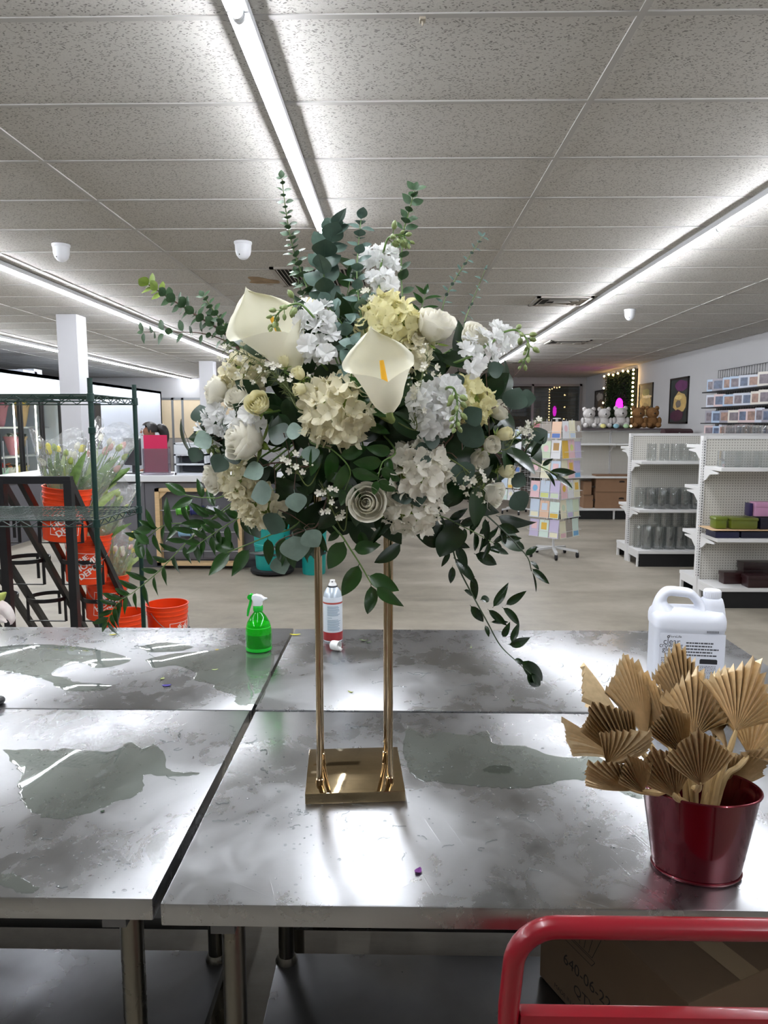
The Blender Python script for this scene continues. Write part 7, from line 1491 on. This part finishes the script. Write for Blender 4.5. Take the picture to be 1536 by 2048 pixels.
cord2 = [Vector((XW-.10, y1+.02*math.sin(k*2), z1-.3-.35*k)) for k in range(4)]
t2 = thing('string_lights', 'few warm bulbs along the far edge of the hedge panel', 'string lights', cord2[0]); part('light_cord', MB().tube(cord2, .004, 5), m_fb2, t2)
for p in cord2: obj('bulb', bm_, t2, p)
c = U(1238, 811, x=XW-.11); m_neon = glow('neon_magenta', 'ff18e8', 7.0)
t2 = thing('neon_sign', 'magenta neon oval on the hedge panel', 'neon sign', c)
part('neon_tube', MB().tube([(c.x, c.y+.20*math.cos(q), c.z+.145*math.sin(q)) for q in [2*math.pi*k/32 for k in range(32)]], .018, 8, closed=True), m_neon, t2)
for s_ in (.72, .45, .2): part('neon_scroll', MB().tube([(c.x, c.y+.20*s_*math.cos(q), c.z+.145*s_*math.sin(q)) for q in [2*math.pi*k/24 for k in range(24)]], .014, 6, closed=True), m_neon, t2)
part('neon_backing', MB().prism([(.215*math.cos(2*math.pi*k/28), .155*math.sin(2*math.pi*k/28)) for k in range(28)], lambda a_, b_: (c.x+.022, c.y+a_, c.z+b_), lambda a_, b_: (c.x+.028, c.y+a_, c.z+b_)), thin_glass('neon_acrylic', 'f0d0ee', 1, .05), t2, False)
part('neon_standoff', MB().tube([(c.x+.028, c.y, c.z), (XW-.02, c.y, c.z)], .01, 6), m_alu, t2)
# wire grid with packets
ga = U(1440, 741, x=XW-.05); zg1 = ga.z; yg1 = ga.y+.05; yg0 = 8.4; zg0 = 1.30; m_gb = mat('grid_black', '131316', .4)
t = thing('wire_grid', 'black wire grid panel on the right wall holding small packets', 'wire grid', (XW, (yg0+yg1)/2, zg0))
gm = MB(); n = int((yg1-yg0)/.076)
for k in range(n+1): y = yg0+(yg1-yg0)*k/n; gm.tube([(XW-.05, y, zg0), (XW-.05, y, zg1)], .004, 5, False)
for k in range(int((zg1-zg0)/.12)+1): z = zg1-.12*k; gm.tube([(XW-.054, yg0, z), (XW-.054, yg1, z)], .004, 5, False)
o = part('grid_wires', gm, m_gb, t); o['kind'] = 'stuff'
for y in (yg0+.2, yg1-.2): part('wall_bracket', MB().bar((XW, y, zg1-.2), (XW-.05, y, zg1-.2), .02), m_gb, t, False)
PK = [('pale grey', 'b8bcc6'), ('silver blue', '9fb2c8'), ('white and red', 'c8b0ae'), ('ivory', 'cfc8bc'), ('dusky', '8a868e')]
rp = random.Random(3); rows = [zg1-.32, zg1-.56, zg1-.80, zg1-1.02]
for r_, z in enumerate(rows):
    part('grid_shelf_rail', MB().bb(XW-.24, XW-.05, yg0, yg1+.12, z-.022, z-.006), m_gb, t, False)
    k = 0; y = yg1+.02
    while y > yg0+.2:
        w = rp.choice((.14, .17, .2)); h = rp.uniform(.17, .20); nm, col = rp.choice(PK); dx = rp.uniform(0, .03)
        lb = '%s boxed packet, wire grid row %s, place %s from the far end' % (nm, ('one', 'two', 'three', 'four')[r_], ('one', 'two', 'three', 'four', 'five', 'six', 'seven', 'eight', 'nine', 'ten', 'eleven', 'twelve', 'thirteen', 'fourteen', 'fifteen')[k])
        t2 = thing('boxed_packet', lb, 'packet', (XW-.15, y-w/2, z-.006), 'packets on the wire grid'); x0 = XW-.23+dx
        M = Matrix.Translation((XW-.16+dx*.4, y-w/2, z-.006)) @ Matrix.Rotation(R(28), 4, 'Z')
        bx_ = MB().bb(-.035, .035, -w/2, w/2, 0, h); bx_.xf(M); part('packet_box', bx_, mat('packet_'+nm.replace(' ', '_'), col, .35), t2, False)
        pp = MB().bb(-.0365, -.035, -w*.36, w*.36, h*.18, h*.82); pp.xf(M); part('packet_picture', pp, mat('packet_print_%d' % (k % 3), ('6a5e64', '48556e', '8a6a5a')[k % 3], .4, var=(20, .4)), t2, False)
        sd = MB().bb(-.0352, .0352, -w/2-.0008, -w/2, 0, h); sd.xf(M); part('packet_side', sd, mat('packet_dark_side', '243044', .4), t2, False)
        y -= w+rp.uniform(.06, .12); k += 1
t = thing('wall_cabinet', 'low white display cabinet along the right wall under the wire grid', 'cabinet', (4.8, 9.9, 0)); part('cabinet_body', MB().bb(4.62, XW-.001, 9.25, 11.6, 0, 1.12), m_gw, t, False, bevel=.005); part('cabinet_top', MB().bb(4.60, XW-.001, 9.23, 11.62, 1.12, 1.15), m_gw, t, False, bevel=.004)
for k, yy in enumerate((9.4, 9.55, 9.7, 9.85, 10.0, 10.15, 10.3, 10.45)):
    o = obj('glass_vase', VM[3], None, (4.72, yy, 1.151)); o['label'] = 'tall clear vase on the wall cabinet, number %s from the near end' % ('one', 'two', 'three', 'four', 'five', 'six', 'seven', 'eight')[k]; o['category'] = 'vase'; o['group'] = 'tall vases on the wall cabinet'
    o = obj('glass_vase', VM[1], None, (4.70, yy+.05, 1.151+.302)); o['label'] = 'short clear vase stacked on the wall cabinet vases, number %s from the near end' % ('one', 'two', 'three', 'four', 'five', 'six', 'seven', 'eight')[k]; o['category'] = 'vase'; o['group'] = 'stacked vases on the wall cabinet'
